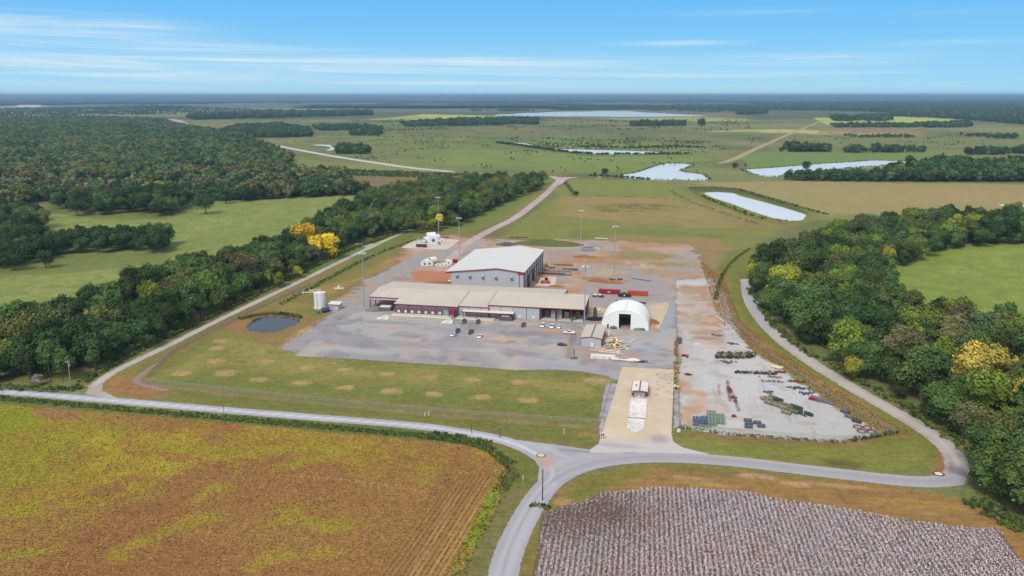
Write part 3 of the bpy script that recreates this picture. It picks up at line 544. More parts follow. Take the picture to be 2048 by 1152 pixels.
# ================================================================== BUILDINGS (local x = site u, y = site v)
RZ = -ANG
M = {}
M['lgrey'] = mat('light_grey_panel', C(190, 192, 196, .8), .5, 0, .06, .8, streak=(0, .9, .08, .10))
M['lgrey_s'] = mat('light_grey_panel_side', C(196, 200, 206, .85), .5, 0, .06, .8, streak=(1, .9, .08, .10))
M['dgrey'] = mat('charcoal_panel', C(112, 111, 120), .55, 0, .08, .8, streak=(0, .6, .1, .15))
M['vdgrey'] = mat('dark_grey_panel', C(96, 94, 102), .55, 0, .1, .8)
M['red'] = mat('red_trim', C(168, 30, 52), .45, 0, .08)
M['dred'] = mat('dark_red_steel', C(128, 34, 48), .5, 0, .1)
M['roof_tan'] = mat('tan_metal_roof', C(204, 194, 178, .82), .5, 0, .24, .25, streak=(0, 1.2, .07, .06))
M['roof_white'] = mat('white_metal_roof', C(216, 214, 208, .88), .45, 0, .10, .12, streak=(0, 1.2, .06, .05))
M['teal'] = mat('teal_glass', C(110, 150, 150), .12, 0, .2, .5, spec=.8)
M['glass_dark'] = mat('dark_glass', (.02, .025, .03), .08, 0, .1, spec=.9)
M['white'] = mat('white_paint', C(226, 226, 226, .9), .5, 0, .06)
M['offwhite'] = mat('off_white_weathered', C(222, 216, 206, .9), .7, 0, .16, .6)
M['conc'] = mat('concrete', C(216, 204, 186), .9, 0, .12, .5)
M['galv'] = mat('galvanised_steel', C(178, 184, 190), .45, .3, .1)
M['black'] = mat('black_rubber', (.02, .02, .02), .8, 0, .2)
M['deckm'] = mat('stained_deck', C(226, 218, 212, .85), .8, 0, 1.1, .45)
M['dark'] = mat('dark_interior', (.035, .034, .036), .9, 0, .3)
M['wood'] = mat('weathered_wood', C(150, 136, 120), .9, 0, .25)
M['pine'] = mat('pale_timber', C(232, 214, 178, .9), .8, 0, .2)
M['yellow'] = mat('yellow_paint', C(226, 190, 70), .5, 0, .1)
M['orange'] = mat('orange_paint', C(222, 70, 40, .9), .4, 0, .1)
M['cred'] = mat('container_red', C(176, 30, 50), .5, 0, .18, .6, streak=(0, .3, .4, .2))
M['corange'] = mat('container_orange', C(196, 84, 58), .55, 0, .2, .6, streak=(0, .3, .4, .2))
M['green'] = mat('green_paint', C(60, 130, 100), .6, 0, .2)
M['paleg'] = mat('pale_green_steel', C(128, 150, 134), .6, 0, .2)
M['blues'] = mat('blue_grey_steel', C(84, 98, 124), .5, .2, .25)
M['rust'] = mat('rusty_steel', C(122, 72, 58), .8, 0, .35)
M['steel'] = mat('dull_steel', C(120, 118, 122), .5, .3, .3)
M['beige'] = mat('beige_machine', C(204, 170, 120), .6, 0, .2)
M['brick_dirt'] = mat('piled_soil', C(150, 104, 68), .95, 0, .35, .6, bump=.6)
M['fabric'] = mat('white_fabric', C(232, 236, 232, .92), .55, 0, .05, .3)
M['fabric_old'] = mat('weathered_fabric', C(236, 237, 230, .95), .6, 0, .1, .25, streak=(1, 2.4, .04, .04))
def site(name, label, cat, u, v, z=0, rz=0, group=None):
    x, y = W(u, v); return thing(name, label, cat, x, y, z, RZ + rz, group)
def part(name, mb, m, par, **k): return mb.build(name, M[m] if isinstance(m, str) else m, par, **k)
# ---------------- tall hall
h = site('factory_hall', 'tall light grey metal hall with white gable roof and five exhaust hoods', 'building', -114, 488.2)
def hu(u): return u + 114
w = MB(); w.prism([(hu(-137.5), 0), (hu(-91), 0), (hu(-91), 12.95), (hu(-108), 14.8), (hu(-137.5), 11.75)], 0, 76, 'y'); part('wall', w, 'lgrey', h)
r = MB(); zl, zr, zt = 11.5, 13.05, 15.05
for (a, za, b, zb) in ((-140.9, zl, -108, zt), (-108, zt, -90.4, zr)):
    r.prism([(hu(a), za), (hu(b), zb), (hu(b), zb + .28), (hu(a), za + .28)], -.9, 77.3, 'y')
part('roof', r, 'roof_white', h)
t = MB()
for (a, za, b, zb) in ((-140.9, zl, -108, zt), (-108, zt, -90.4, zr)):
    t.prism([(hu(a), za - .28), (hu(b), zb - .28), (hu(b), zb + .1), (hu(a), za + .1)], -1.0, -.905, 'y')
t.prism([(hu(-140.9), 10.7), (hu(-137.6), 10.7), (hu(-137.6), 11.75), (hu(-140.9), 11.4)], -.85, .3, 'y')
t.prism([(hu(-94.6), 12.0), (hu(-90.4), 12.0), (hu(-90.4), 12.98), (hu(-94.6), 13.2)], -.85, -.02, 'y')
t.box(hu(-94.0), hu(-93.6), -.12, 0, 0, 12.1); t.box(hu(-91.2), hu(-90.9), -.1, .1, 0, 12.9)
t.box(hu(-90.6), hu(-90.35), -.9, 77.2, 12.72, 13.02); part('trim', t, 'red', h)
for k, u in enumerate((-133.6, -125.4, -117, -108.6, -98.6)):
    hd = MB(); hd.prism([(0, 0), (-1.3, -.55), (-1.3, .55), (-.3, 1.35), (0, 1.35)], hu(u) - .85, hu(u) + .85, 'x')
    hd.v = [(a, b - .003, c + 9.0) for a, b, c in hd.v]; o = part('exhaust_hood', hd, 'galv', h)
    lv = MB().box(hu(u) - .6, hu(u) + .6, -1.34, -1.303, 8.55, 9.4); part('louvre', lv, 'vdgrey', o)
for k in range(9):
    v_ = 3 + k * 8.4; part('column', MB().box(hu(-91) + .003, hu(-91) + .35, v_, v_ + .45, 0, 12.6), 'vdgrey', h)
for k, (v_, hh, m_) in enumerate(((5.2, 6.2, 'galv'), (13.2, 8.0, 'dark'), (21.8, 8.4, 'galv'), (30.2, 8.4, 'dark'), (38.6, 8.4, 'galv'), (47, 8.4, 'galv'))):
    d = part('door', MB().box(hu(-91) + .002, hu(-91) + .12, v_, v_ + 5.2, 0, hh), m_, h); 
    part('frame', MB().box(hu(-91) + .002, hu(-91) + .2, v_ - .3, v_ - .003, 0, hh + .3).box(hu(-91) + .002, hu(-91) + .2, v_, v_ + 5.2, hh + .003, hh + .3), 'vdgrey', d)
# ---------------- front office / warehouse
o_ = site('warehouse', 'long low office and warehouse block with tan metal roof, red trim and charcoal dock wall', 'building', -114, 425.2)
def ou(u): return u + 114
VR, ZR = 27.4, 8.2   # ridge
# walls: dock wing
part('wall', MB().prism([(0, 0), (49.6, 0), (49.6, 6.1), (VR, 8.1), (0, 5.68)], ou(-153), ou(-116.3), 'x'), 'dgrey', o_)
part('wall', MB().prism([(1.6, 0), (49.6, 0), (49.6, 6.1), (VR, 8.1), (1.6, 5.8)], ou(-116.297), ou(-99.4), 'x'), 'lgrey', o_)
part('wall', MB().prism([(2.6, 0), (27.5, 0), (27.5, 9.0), (2.6, 6.95)], ou(-99.397), ou(-70.6), 'x'), 'lgrey', o_)
part('wall', MB().prism([(27.503, 0), (45.5, 0), (45.5, 7.2), (27.503, 8.9)], ou(-99.397), ou(-61.6), 'x'), 'lgrey', o_)
part('wall', MB().box(ou(-70.6), ou(-46.7), 27.0, 27.4, 0, 8.9), 'dark', o_)
# open bay ceiling trusses and floor
part('floor', MB().box(ou(-70.5), ou(-46.6), 2.4, 26.9, 0, .16), 'conc', o_)
for k in range(9):
    u = ou(-69.5 + k * 2.8); part('rafter', MB().prism([(3, 6.55), (26.9, 8.5), (26.9, 8.8), (3, 6.85)], u, u + .2, 'x'), 'dred', o_)
# left canopy (open sides)
part('wall', MB().prism([(18, 0), (49.4, 0), (49.4, 6.1), (VR, 8.0), (18, 7.1)], ou(-160), ou(-153.003), 'x'), 'dgrey', o_)
part('wall', MB().box(ou(-171.6), ou(-153), 9.3, 9.42, 5.1, 6.5), 'lgrey', o_)
for u in (-171.4, -165.2, -159):
    part('column', MB().box(ou(u) - .22, ou(u) + .22, 9.5, 9.95, 0, 6.4), 'dred', o_)
for v_ in (18, 27, 37, 48): part('column', MB().box(ou(-171.6), ou(-171.2), v_, v_ + .4, 0, 5.9), 'dred', o_)
part('loading_dock', MB().box(ou(-165), ou(-157.2), 4.6, 9.2, 0, 1.9), 'dgrey', o_); part('dock_leveller', MB().box(ou(-164), ou(-158), 5, 9, 1.903, 2.25), 'offwhite', o_)
# roofs
def roofp(name, u0, u1, v0, z0, v1, z1, m_='roof_tan'):
    return part(name, MB().prism([(v0, z0), (v1, z1), (v1, z1 + .22), (v0, z0 + .22)], ou(u0), ou(u1), 'x'), m_, o_)
sl_ = (ZR - 5.72) / (VR + .3)
roofp('roof', -171.9, -153.6, 9.1, ZR - sl_ * (VR - 9.1), VR, ZR); roofp('roof', -153.597, -116.5, -.3, 5.72, VR, ZR); roofp('roof', -116.3, -99.75, 1.2, ZR - sl_ * (VR - 1.2), VR, ZR)
roofp('roof', -171.9, -99.75, VR + .003, ZR, 50, 6.2)
part('step_shadow_seam', MB().prism([(2.1, 6.9), (27.6, 9.0), (27.6, 9.45), (2.1, 7.36)], ou(-99.86), ou(-99.703), 'x').prism([(-.3, 5.6), (VR, ZR - .1), (VR, ZR + .3), (-.3, 6.02)], ou(-116.62), ou(-116.503), 'x'), 'steel', o_)  # dark strips: slight shadow at the roof step put in, plus seam line
part('roof_seam', MB().box(ou(-116.5), ou(-116.3), -.2, VR, 5.9, 5.95), 'galv', o_)
roofp('roof', -99.7, -46.3, 2.2, 7.05, 27.6, 9.12); roofp('roof', -99.7, -61.3, 27.603, 9.12, 45.9, 7.3)
part('ridge_cap', MB().box(ou(-171.9), ou(-99.8), VR - .2, VR + .2, ZR + .225, ZR + .3), 'roof_tan', o_)
part('ridge_cap', MB().box(ou(-99.7), ou(-46.3), 27.4, 27.8, 9.34, 9.42), 'roof_tan', o_)
t = MB(); t.box(ou(-153.6), ou(-116.4), -.42, -.303, 5.55, 5.8).box(ou(-116.3), ou(-99.6), 1.08, 1.197, 5.6, 5.98).box(ou(-99.7), ou(-46.2), 2.05, 2.197, 6.75, 7.2).box(ou(-172), ou(-153.7), 9.0, 9.09, 6.3, 6.75)
t.prism([(2.1, 6.8), (27.6, 8.95), (27.6, 9.2), (2.1, 7.15)], ou(-46.297), ou(-46.15), 'x')
t.prism([(9.1, 6.35), (VR, ZR - .2), (VR, ZR + .15), (9.1, 6.75)], ou(-172.05), ou(-171.903), 'x')
t.prism([(-.3, 5.4), (9.2, 6.25), (9.2, 6.6), (-.3, 5.8)], ou(-153.75), ou(-153.603), 'x'); part('trim', t, 'red', o_)
for u in (-152.8, -145, -137, -129, -121.6, -116.5): part('column', MB().box(ou(u) - .14, ou(u) + .14, -.16, -.003, 0, 5.5), 'dred', o_)
for u, m_ in ((-110.6, 'steel'), (-104, 'steel'), (-99.3, 'dred')): part('column', MB().box(ou(u) - .12, ou(u) + .12, 1.45, 1.597, 3.6 if m_ == 'steel' else 0, 5.6), m_, o_)
for u in (-92.6, -85.6, -78.2, -99.1): part('column', MB().box(ou(u) - .13, ou(u) + .13, 2.42, 2.597, 0, 6.8), 'steel', o_)
for u in (-70.7, -61.7, -53.3, -46.75):
    part('column', MB().box(ou(u) - .25, ou(u) + .25, 2.25, 2.6, 0, 6.8), 'dred', o_)
for v_ in (8, 14.5, 21, 26.6): part('column', MB().box(ou(-46.95), ou(-46.5), v_, v_ + .4, 0, 7.2), 'dred', o_)
part('side_panel', MB().prism([(14, 0), (27, 0), (27, 8.9), (14, 7.9)], ou(-46.72), ou(-46.62), 'x'), 'vdgrey', o_)
for k, u in enumerate((-150.8, -146.7, -142.9, -138.9, -134.9, -130.9, -126.8)):
    d = part('dock_door', MB().box(ou(u) - .85, ou(u) + .85, -.1, -.003, .9, 2.75), 'offwhite', o_)
    part('surround', MB().box(ou(u) - 1.15, ou(u) - .853, -.35, -.003, .7, 2.9).box(ou(u) + .853, ou(u) + 1.15, -.35, -.003, .7, 2.9).box(ou(u) - 1.15, ou(u) + 1.15, -.4, -.003, .4, .87), 'vdgrey', d)
    part('awning', MB().prism([(-.003, 3.3), (-.8, 3.08), (-.8, 2.95), (-.003, 3.02)], ou(u) - 1.2, ou(u) + 1.2, 'x'), 'red', d)
def window(u0, u1, v_, z0, z1, n):
    f = part('window', MB().box(ou(u0), ou(u1), v_ - .08, v_ - .003, z0, z1), 'offwhite', o_); p = MB(); wd_ = (u1 - u0) / n
    for k in range(n):
        for j in range(3): p.box(ou(u0) + wd_ * k + .07, ou(u0) + wd_ * (k + 1) - .07, v_ - .12, v_ - .083, z0 + .08 + j * (z1 - z0) / 3, z0 + (j + 1) * (z1 - z0) / 3 - .06)
    part('pane', p, 'teal', f)
window(-124.6, -121.2, 0, .5, 3.5, 2); window(-115.8, -113.2, 1.6, .4, 3.4, 2); window(-112.8, -107.8, 1.6, .4, 3.4, 4); window(-106.2, -99.8, 1.6, .4, 3.4, 4)
e = part('entrance_canopy', MB().prism([(-2.6, 3.1), (-2.6, 4.1), (-.003, 4.5), (-.003, 3.1)], ou(-121), ou(-117.3), 'x'), 'red', o_)
part('post', MB().box(ou(-120.9), ou(-120.6), -2.5, -2.2, 0, 3.1), 'dred', e); part('post', MB().box(ou(-117.7), ou(-117.4), -2.5, -2.2, 0, 3.1), 'dred', e)
e = part('entrance_door', MB().box(ou(-120.4), ou(-117.9), -.15, -.003, 0, 2.9), 'glass_dark', o_); part('frame', MB().box(ou(-119.9), ou(-119.6), -.3, -.153, 0, 2.9).box(ou(-119.2), ou(-118.9), -.3, -.153, 0, 2.9), 'white', e)
part('canopy', MB().prism([(-2.4, 3.6), (-2.4, 3.75), (2.4, 4.05), (2.4, 3.6)], ou(-113.3), ou(-84.7), 'x'), 'offwhite', o_)
part('canopy_fascia', MB().box(ou(-113.4), ou(-84.6), -2.55, -2.403, 3.45, 3.95), 'red', o_)
for u in (-112.8, -105.6, -92.3, -85): part('post', MB().box(ou(u) - .15, ou(u) + .15, -2.3, -2.0, 0, 3.5), 'dred', o_)
part('screen_wall', MB().box(ou(-92.1), ou(-85.2), -3.1, -2.6, 0, 2.6).box(ou(-92.1), ou(-91.7), -2.597, 2.3, 0, 2.6).box(ou(-85.6), ou(-85.2), -2.597, 2.3, 0, 2.6), 'vdgrey', o_)
part('screen_cap', MB().box(ou(-91), ou(-86.5), -3.15, -2.5, 2.603, 2.8), 'white', o_)
part('door', MB().box(ou(-97.4), ou(-96.2), 2.48, 2.597, 0, 2.4), 'white', o_); part('door', MB().box(ou(-94.6), ou(-93.4), 2.48, 2.597, 0, 2.4), 'offwhite', o_)
for u in (-82, -74.2): part('vent', MB().box(ou(u) - .75, ou(u) + .75, 2.45, 2.597, .8, 2.1), 'white', o_)
part('brace', MB().prism([(46.0, 7.6), (46.4, 7.6), (48.5, 3), (48.0, 3)], ou(-61.6), ou(-61.3), 'x'), 'vdgrey', o_)
# raised concrete front walks and the two ramps
wk = site('concrete_walk', 'pale raised concrete walk in front of the charcoal dock wall', 'walkway', -135, 418.8)
part('slab', MB().box(-18.5, 15.8, 1.6, 6.3, 0, .55), 'conc', wk); part('edge', MB().box(-18.6, 15.9, 1.3, 1.597, 0, .6), 'offwhite', wk)
wk = site('concrete_walk', 'pale raised concrete walk in front of the teal entrance windows', 'walkway', -104, 420.5)
part('slab', MB().box(-12.4, 9.0, .2, 6.1, 0, .4), 'conc', wk); part('edge', MB().box(-12.5, 9.1, -.1, .197, 0, .45), 'offwhite', wk)
for lab, u, v in (('tan ramp with white flared sides at the left end of the dock wall', -156.2, 411.5), ('tan ramp with white flared sides below the red entrance canopy', -119.2, 410.5)):
    q = site('ramp', lab, 'ramp', u, v); part('deck', MB().prism([(0, .08), (7.5, .08), (7.5, .6), (0, .1)], -1.3, 1.3, 'x'), 'conc', q)
    f = MB(); 
    for s in (-1, 1):
        i = len(f.v); f.v += [(s * 1.303, 0, .1), (s * 3.4, .5, .09), (s * 1.9, 7.2, .12), (s * 1.303, 7.4, .6)]; f.f += [(i, i + 1, i + 2), (i, i + 2, i + 3)]
    part('flare', f, 'white', q)
# warehouse contents in the open bay
def pallet_stack(u, v, n, m_='steel', w=1.2, label=''):
    q = site('pallet_stack', label, 'pallet stack', u, v, .17, 0, 'stacked crates inside the open warehouse bay')
    for k in range(n):
        part('pallet', MB().box(-w, w, -.8, .8, k * 1.05, k * 1.05 + .14), 'wood', q); part('crate', MB().box(-w + .05, w - .05, -.75, .75, k * 1.05 + .143, k * 1.05 + .95), m_, q)
for k, (u, v, n, m_, lb) in enumerate(((-63.8, 431, 5, 'galv', 'tall grey crate stack left of the middle red column in the open bay'), (-60.3, 431.6, 5, 'galv', 'tall grey crate stack right of the middle red column in the open bay'), (-67.5, 434, 4, 'steel', 'dull stack of crates near the left wall of the open bay'), (-57, 436, 3, 'offwhite', 'pale low stack of crates deeper in the open bay'), (-50.5, 434, 4, 'steel', 'dull stack of crates near the right end of the open bay'), (-52.6, 431, 2, 'green', 'low greenish stack of crates near the right end of the open bay'))):
    pallet_stack(u, v, n, m_, 1.3, lb)
# ---------------- fabric arch building
q = site('fabric_shelter', 'white fabric arch shelter with one tall open doorway', 'shelter', -24.0, 418.4)
Rw, Hh, Dp = 12.7, 10.4, 24
def arc(r, n=24, sc=1): return [(r * math.cos(math.pi * k / n), sc * Hh * (math.sin(math.pi * k / n) ** .88)) for k in range(n + 1)]
A = arc(Rw); sh = MB()
for k in range(24):
    for j in range(8): sh.quad((A[k][0], j * 3, A[k][1]), (A[k + 1][0], j * 3, A[k + 1][1]), (A[k + 1][0], j * 3 + 3, A[k + 1][1]), (A[k][0], j * 3 + 3, A[k][1]))
sho = part('cover', sh, 'fabric_old', q, smooth=True); md = sho.modifiers.new('thick', 'SOLIDIFY'); md.thickness = .12; md.offset = -1
fr = MB(); Ai = arc(Rw - .15)
dl, dr, dh = -3.1, 3.1, 8.3
def archz(x): t = math.acos(max(-1, min(1, x / (Rw - .15)))); return Hh * (math.sin(t) ** .88) - .05
def wall_strip(x0, x1, n, zlo=0):
    for k in range(n):
        a, b = x0 + (x1 - x0) * k / n, x0 + (x1 - x0) * (k + 1) / n
        fr.prism([(a, zlo), (b, zlo), (b, max(archz(b), zlo + .01)), (a, max(archz(a), zlo + .01))], .1, .25, 'y')
wall_strip(-12.5, dl, 14); wall_strip(dr, 12.5, 14); wall_strip(dl, dr, 8, dh)
part('front_wall', fr, 'fabric', q)
part('back_wall', MB().prism([(x, z) for x, z in Ai], 23.6, 23.8, 'y'), 'fabric', q)
part('side_door', MB().box(-9.2, -8.3, .02, .097, 0, 2.4), 'dark', q)
part('ridge_band', MB().box(-.6, .6, .1, 24, Hh + .01, Hh + .06), 'white', q)
for k in range(5):
    rb = MB(); 
    for a, b in zip(Ai[:-1], Ai[1:]): rb.tube((a[0] * .985, 2 + k * 5, a[1] * .985), (b[0] * .985, 2 + k * 5, b[1] * .985), .12, n=5, cap=False)
    part('rib', rb, 'galv', q)
# ---------------- grey shed
q = site('storage_shed', 'small light grey shed with tan gable roof beside the timber pile', 'shed', -38, 384.2)
part('wall', MB().prism([(-4.9, 0), (4.9, 0), (4.9, 4.35), (0, 5.15), (-4.9, 4.35)], 0, 22.6, 'y'), 'lgrey', q)
for s in (-1, 1): part('roof', MB().prism([(s * 5.25, 4.38), (0, 5.22), (0, 5.4), (s * 5.25, 4.56)], -.3, 23, 'y'), 'roof_tan', q)
part('ridge_cap', MB().box(-.35, .35, -.3, 23, 5.405, 5.46), 'steel', q)
t = MB()
for s in (-1, 1): t.prism([(s * 5.3, 4.2), (0, 5.05), (0, 5.3), (s * 5.3, 4.5)], -.42, -.303, 'y')
t.box(5.26, 5.34, -.4, 23, 4.2, 4.5); part('trim', t, 'red', q); part('corner_trim', MB().box(4.85, 4.96, -.06, .06, 0, 4.3).box(-4.96, -4.85, -.06, .06, 0, 4.3), 'vdgrey', q)
d = part('door', MB().box(-.1, .95, -.09, -.003, 0, 2.3), 'white', q)
for v_ in (3, 10, 17): part('side_door', MB().box(4.903, 4.97, v_, v_ + 3.4, 0, 3.5), 'vdgrey', q)
# ---------------- gatehouse with weighbridge
q = site('gatehouse', 'small gatehouse with tan roof and red frame on the concrete drive', 'guard booth', -11.4, 318.7)
part('wall', MB().box(-2.2, 2.2, .6, 11, 0, 2.9), 'lgrey', q)
for s in (-1, 1): part('roof', MB().prism([(s * 3.25, 2.85), (0, 3.25), (0, 3.4), (s * 3.25, 3.0)], -.2, 11.4, 'y'), 'offwhite', q)
part('ridge_cap', MB().box(-.3, .3, -.2, 11.4, 3.405, 3.45), 'steel', q); part('roof_vent', MB().box(-1.9, -1.2, 5, 5.8, 3.2, 3.6), 'steel', q); part('antenna_frame', MB().tube((1.2, 11, 3.1), (1.2, 11, 4.4), .05).tube((2.6, 11, 3.0), (2.6, 11, 4.4), .05).tube((1.2, 11, 4.4), (2.6, 11, 4.4), .05), 'galv', q)
t = MB()
for s in (-1, 1): t.prism([(s * 3.3, 2.62), (0, 3.0), (0, 3.3), (s * 3.3, 2.92)], -.32, -.203, 'y')
t.box(-2.3, -2.0, .4, .597, 0, 2.8).box(2.0, 2.3, .4, .597, 0, 2.8).box(-3.45, -3.253, -.3, 11.4, 2.7, 3.06).box(3.253, 3.45, -.3, 11.4, 2.7, 3.06); part('trim', t, 'red', q)
f = part('window', MB().box(-1.7, 1.7, .45, .597, .9, 2.6), 'white', q); part('pane', MB().box(-1.6, 1.6, .4, .447, 1.0, 1.7).box(-1.6, 1.6, .4, .447, 1.8, 2.5), 'teal', f)
for s in (-1, 1): part('speaker_box', MB().box(s * 2.9 - .3, s * 2.9 + .3, .3, .9, 1.0, 1.7), 'black', q)
part('air_conditioner', MB().box(-.6, .2, -.4, .35, .2, .9), 'white', q); part('door', MB().box(2.203, 2.27, 3, 4, 0, 2.2), 'white', q)
q = site('weighbridge', 'long pale concrete weighbridge with pointed end and one dark steel joint', 'weighbridge', -11.3, 281.5)
part('deck', MB().prism([(-3.15, 4.5), (0, 0), (3.0, 4.5), (3.2, 14), (3.2, 36), (-3.3, 36), (-3.25, 14)], .09, .32, 'z'), 'deckm', q, bevel=.05)
part('joint', MB().box(-3.2, 3.2, 14.2, 15.0, .322, .345), 'steel', q); part('edge_rail', MB().box(-3.5, -3.33, 6, 35.5, .09, .4).box(3.23, 3.4, 6, 35.5, .09, .4), 'offwhite', q)
# ---------------- tank, pump house, generator
q = site('water_tank', 'tall white cylindrical storage tank beside the pump house', 'tank', -199.8, 429)
part('shell', MB().tube((0, 0, .3), (0, 0, 9.2), 3.4, n=28), 'white', q, smooth=False); part('roof', MB().tube((0, 0, 9.203), (0, 0, 9.7), 3.45, .5, n=28), 'offwhite', q); part('base', MB().tube((0, 0, 0), (0, 0, .29), 3.9, n=28), 'conc', q)
part('ladder', MB().box(3.5, 3.56, -.3, -.24, .3, 9.6).box(3.5, 3.56, .24, .3, .3, 9.6).box(3.42, 3.5, -.3, .3, 4.8, 4.9), 'galv', q); part('pipe', MB().tube((-.2, -3.5, 0), (-.2, -3.5, 9), .14), 'galv', q); part('hatch', MB().tube((.6, .6, 9.6), (.6, .6, 10), .5), 'galv', q)
q = site('pump_house', 'small white pump house with red corner trim right of the tank', 'shed', -193.6, 426.2)
part('wall', MB().prism([(0, 0), (6.4, 0), (6.4, 3.0), (0, 3.0)], 0, 5.2, 'y'), 'lgrey', q); part('roof', MB().prism([(-.25, 3.0), (5.5, 3.5), (5.5, 3.65), (-.25, 3.15)], -.3, 6.7, 'x'), 'offwhite', q)
part('trim', MB().box(-.12, .15, -.1, -.003, 0, 3).box(6.25, 6.5, -.1, -.003, 0, 3).box(-.3, 6.7, -.36, -.26, 2.85, 3.15), 'red', q); part('wall_vent', MB().box(2.3, 2.9, -.12, -.003, 1.2, 1.8), 'black', q); part('door', MB().box(6.403, 6.47, 1.4, 2.7, 0, 2.2), 'white', q)
q = site('generator', 'blue grey generator cabinet on a black base in front of the tank', 'generator', -192.6, 420.3, 0, .9)
part('cabinet', MB().box(-2.3, 2.3, -1, 1, .8, 2.8), 'blues', q, bevel=.1); part('base', MB().box(-2.1, 2.3, -.9, .9, .1, .79), 'black', q); part('louvre', MB().box(-2.2, -.8, -1.08, -1.003, 1.2, 2.4).box(.2, 1.6, -1.08, -1.003, 1.2, 2.4), 'steel', q)
q = site('transformer', 'small green transformer box beside the blue grey generator', 'transformer', -195.6, 416.4); part('cabinet', MB().box(-.9, .9, -.7, .7, .1, 1.6), 'green', q, bevel=.08); part('lid', MB().box(-.95, .95, -.75, .75, 1.603, 1.72), 'paleg', q)
def P2(px, py): return P(px, py)
def at(name, label, cat, px, py, z=0.05, rz=0, group=None):
    x, y = P(px, py); return thing(name, label, cat, x, y, z, rz, group)
q = at('water_pump', 'white valve pump on a small slab left of the gravel yard', 'pump', 678, 577); part('slab', MB().box(-3, 3, -2, 2, 0, .15), 'conc', q); part('valve', MB().tube((0, 0, .15), (0, 0, 2.2), .5, .35).tube((-.8, 0, 1.3), (.8, 0, 1.3), .25), 'white', q)
q = at('pipe_manifold', 'white pipework and green valve boxes behind the tank', 'pipework', 617, 588)
part('pipe', MB().tube((-5, 0, .8), (5, 2, .8), .3).tube((-3, 0, 0), (-3, 0, 1.6), .3).tube((3, 1.5, 0), (3, 1.5, 1.6), .3).tube((-1, 5, .9), (6, 8, .9), .25), 'offwhite', q); part('valve_box', MB().box(-6, -3.5, 2, 4, 0, 1.5).box(2, 4, 4, 5.5, 0, 1.2), 'green', q, bevel=.1)
# ---------------- light masts
def mast(px, py, hh, label, proto=[None]):
    x, y = P(px, py)
    if proto[0] is None:
        q = thing('light_mast', label, 'light mast', x, y, 0, 0, 'tall floodlight masts around the yard'); proto[0] = q
        part('base', MB().tube((0, 0, 0), (0, 0, .7), .6, n=10), 'conc', q); part('pole', MB().tube((0, 0, .7), (0, 0, 33.6), .36, .2, n=10), 'galv', q)
        hd = part('head', MB().tube((0, 0, 33.6), (0, 0, 34.1), .9, 1.3, n=12), 'galv', q)
        for k in range(6):
            a = k * math.pi / 3; part('floodlight', MB().box(1.1, 2.1, -.4, .4, 33.5, 33.85, rz=a), 'white', hd)
    else: q = copy_tree(proto[0])
    q.location = (x, y, 0.03); q.scale = (1, 1, hh / 34); q['label'] = label
mast(729, 622, 33.8, 'tall floodlight mast left of the warehouse by the edge of the parking lot')
mast(877.5, 473, 34.4, 'tall floodlight mast behind the concrete pad with white scrap')
mast(919, 512, 29.5, 'floodlight mast right of the concrete pad, in front of the far road')
mast(1161, 504, 32.9, 'tall floodlight mast beside the grey steel box on the back yard')
mast(1228, 556, 35.3, 'tall floodlight mast standing alone on bare soil behind the two containers')
mast(1168.5, 656, 33.6, 'tall floodlight mast at the front right corner of the warehouse')
# ---------------- wooden poles
M['pole'] = mat('weathered_pole', C(160, 152, 140), .9, 0, .3); M['poled'] = mat('dark_pole', C(80, 72, 68), .9, 0, .3)
def upole(px, py, hh, label, arm=2.2, m_='pole', tr=False, r=.17, rz=0, cat='utility pole'):
    q = at('utility_pole', label, cat, px, py, 0, rz, 'utility poles along the roads'); part('pole', MB().tube((0, 0, 0), (0, 0, hh), r, r * .7), m_, q)
    if arm:
        part('crossarm', MB().box(-arm / 2, arm / 2, -.22, -.1, hh - .9, hh - .65), m_, q); ins = MB()
        for s in (-.9, 0, .9): ins.tube((s * arm / 2, -.16, hh - .65), (s * arm / 2, -.16, hh - .35), .07)
        part('insulator', ins, 'offwhite', q)
    if tr: part('transformer_can', MB().tube((.45, -.1, hh - 2.6), (.45, -.1, hh - 1.5), .32), 'galv', q)
    return q
upole(142.5, 776, 12.2, 'pale wooden utility pole with a transformer can at the road edge by the dark trees', 1.6, tr=True, r=.22)
upole(192, 742, 8.4, 'pale wooden utility pole with a lamp arm beside the gravel track', 1.2)
upole(2, 783, 9.6, 'dark utility pole with crossarm at the left edge of the photo', 2.0, 'poled')
upole(66, 771, 3.4, 'short pale post in front of the dark trees near the left road', 0)
upole(1085, 1001, 10.4, 'plain dark pole standing in the road junction beside the cotton field', 0, 'poled', r=.2)
upole(943, 866, 3.6, 'thin dark post on the left verge of the county road', 0, 'poled', r=.12)
upole(1000, 875, 3.6, 'thin dark post wrapped in weeds where the road bends', 0, 'poled', r=.16)
upole(447, 825, 3.2, 'thin dark post beside the grey road below the lawn', 0, 'poled', r=.11)
upole(1448.5, 652, 17.6, 'tall wooden utility pole with a wide crossarm on the brown bank', 5.4, r=.26, rz=-.2)
upole(1476, 497, 13.5, 'slender pole by the bend of the perimeter track', 0, r=.14); upole(1418, 546, 13.0, 'slender pole on the right edge of the dirt yard', 0, r=.14); upole(1965, 488, 9, 'slender pole standing alone in the right pasture', 0, r=.14)
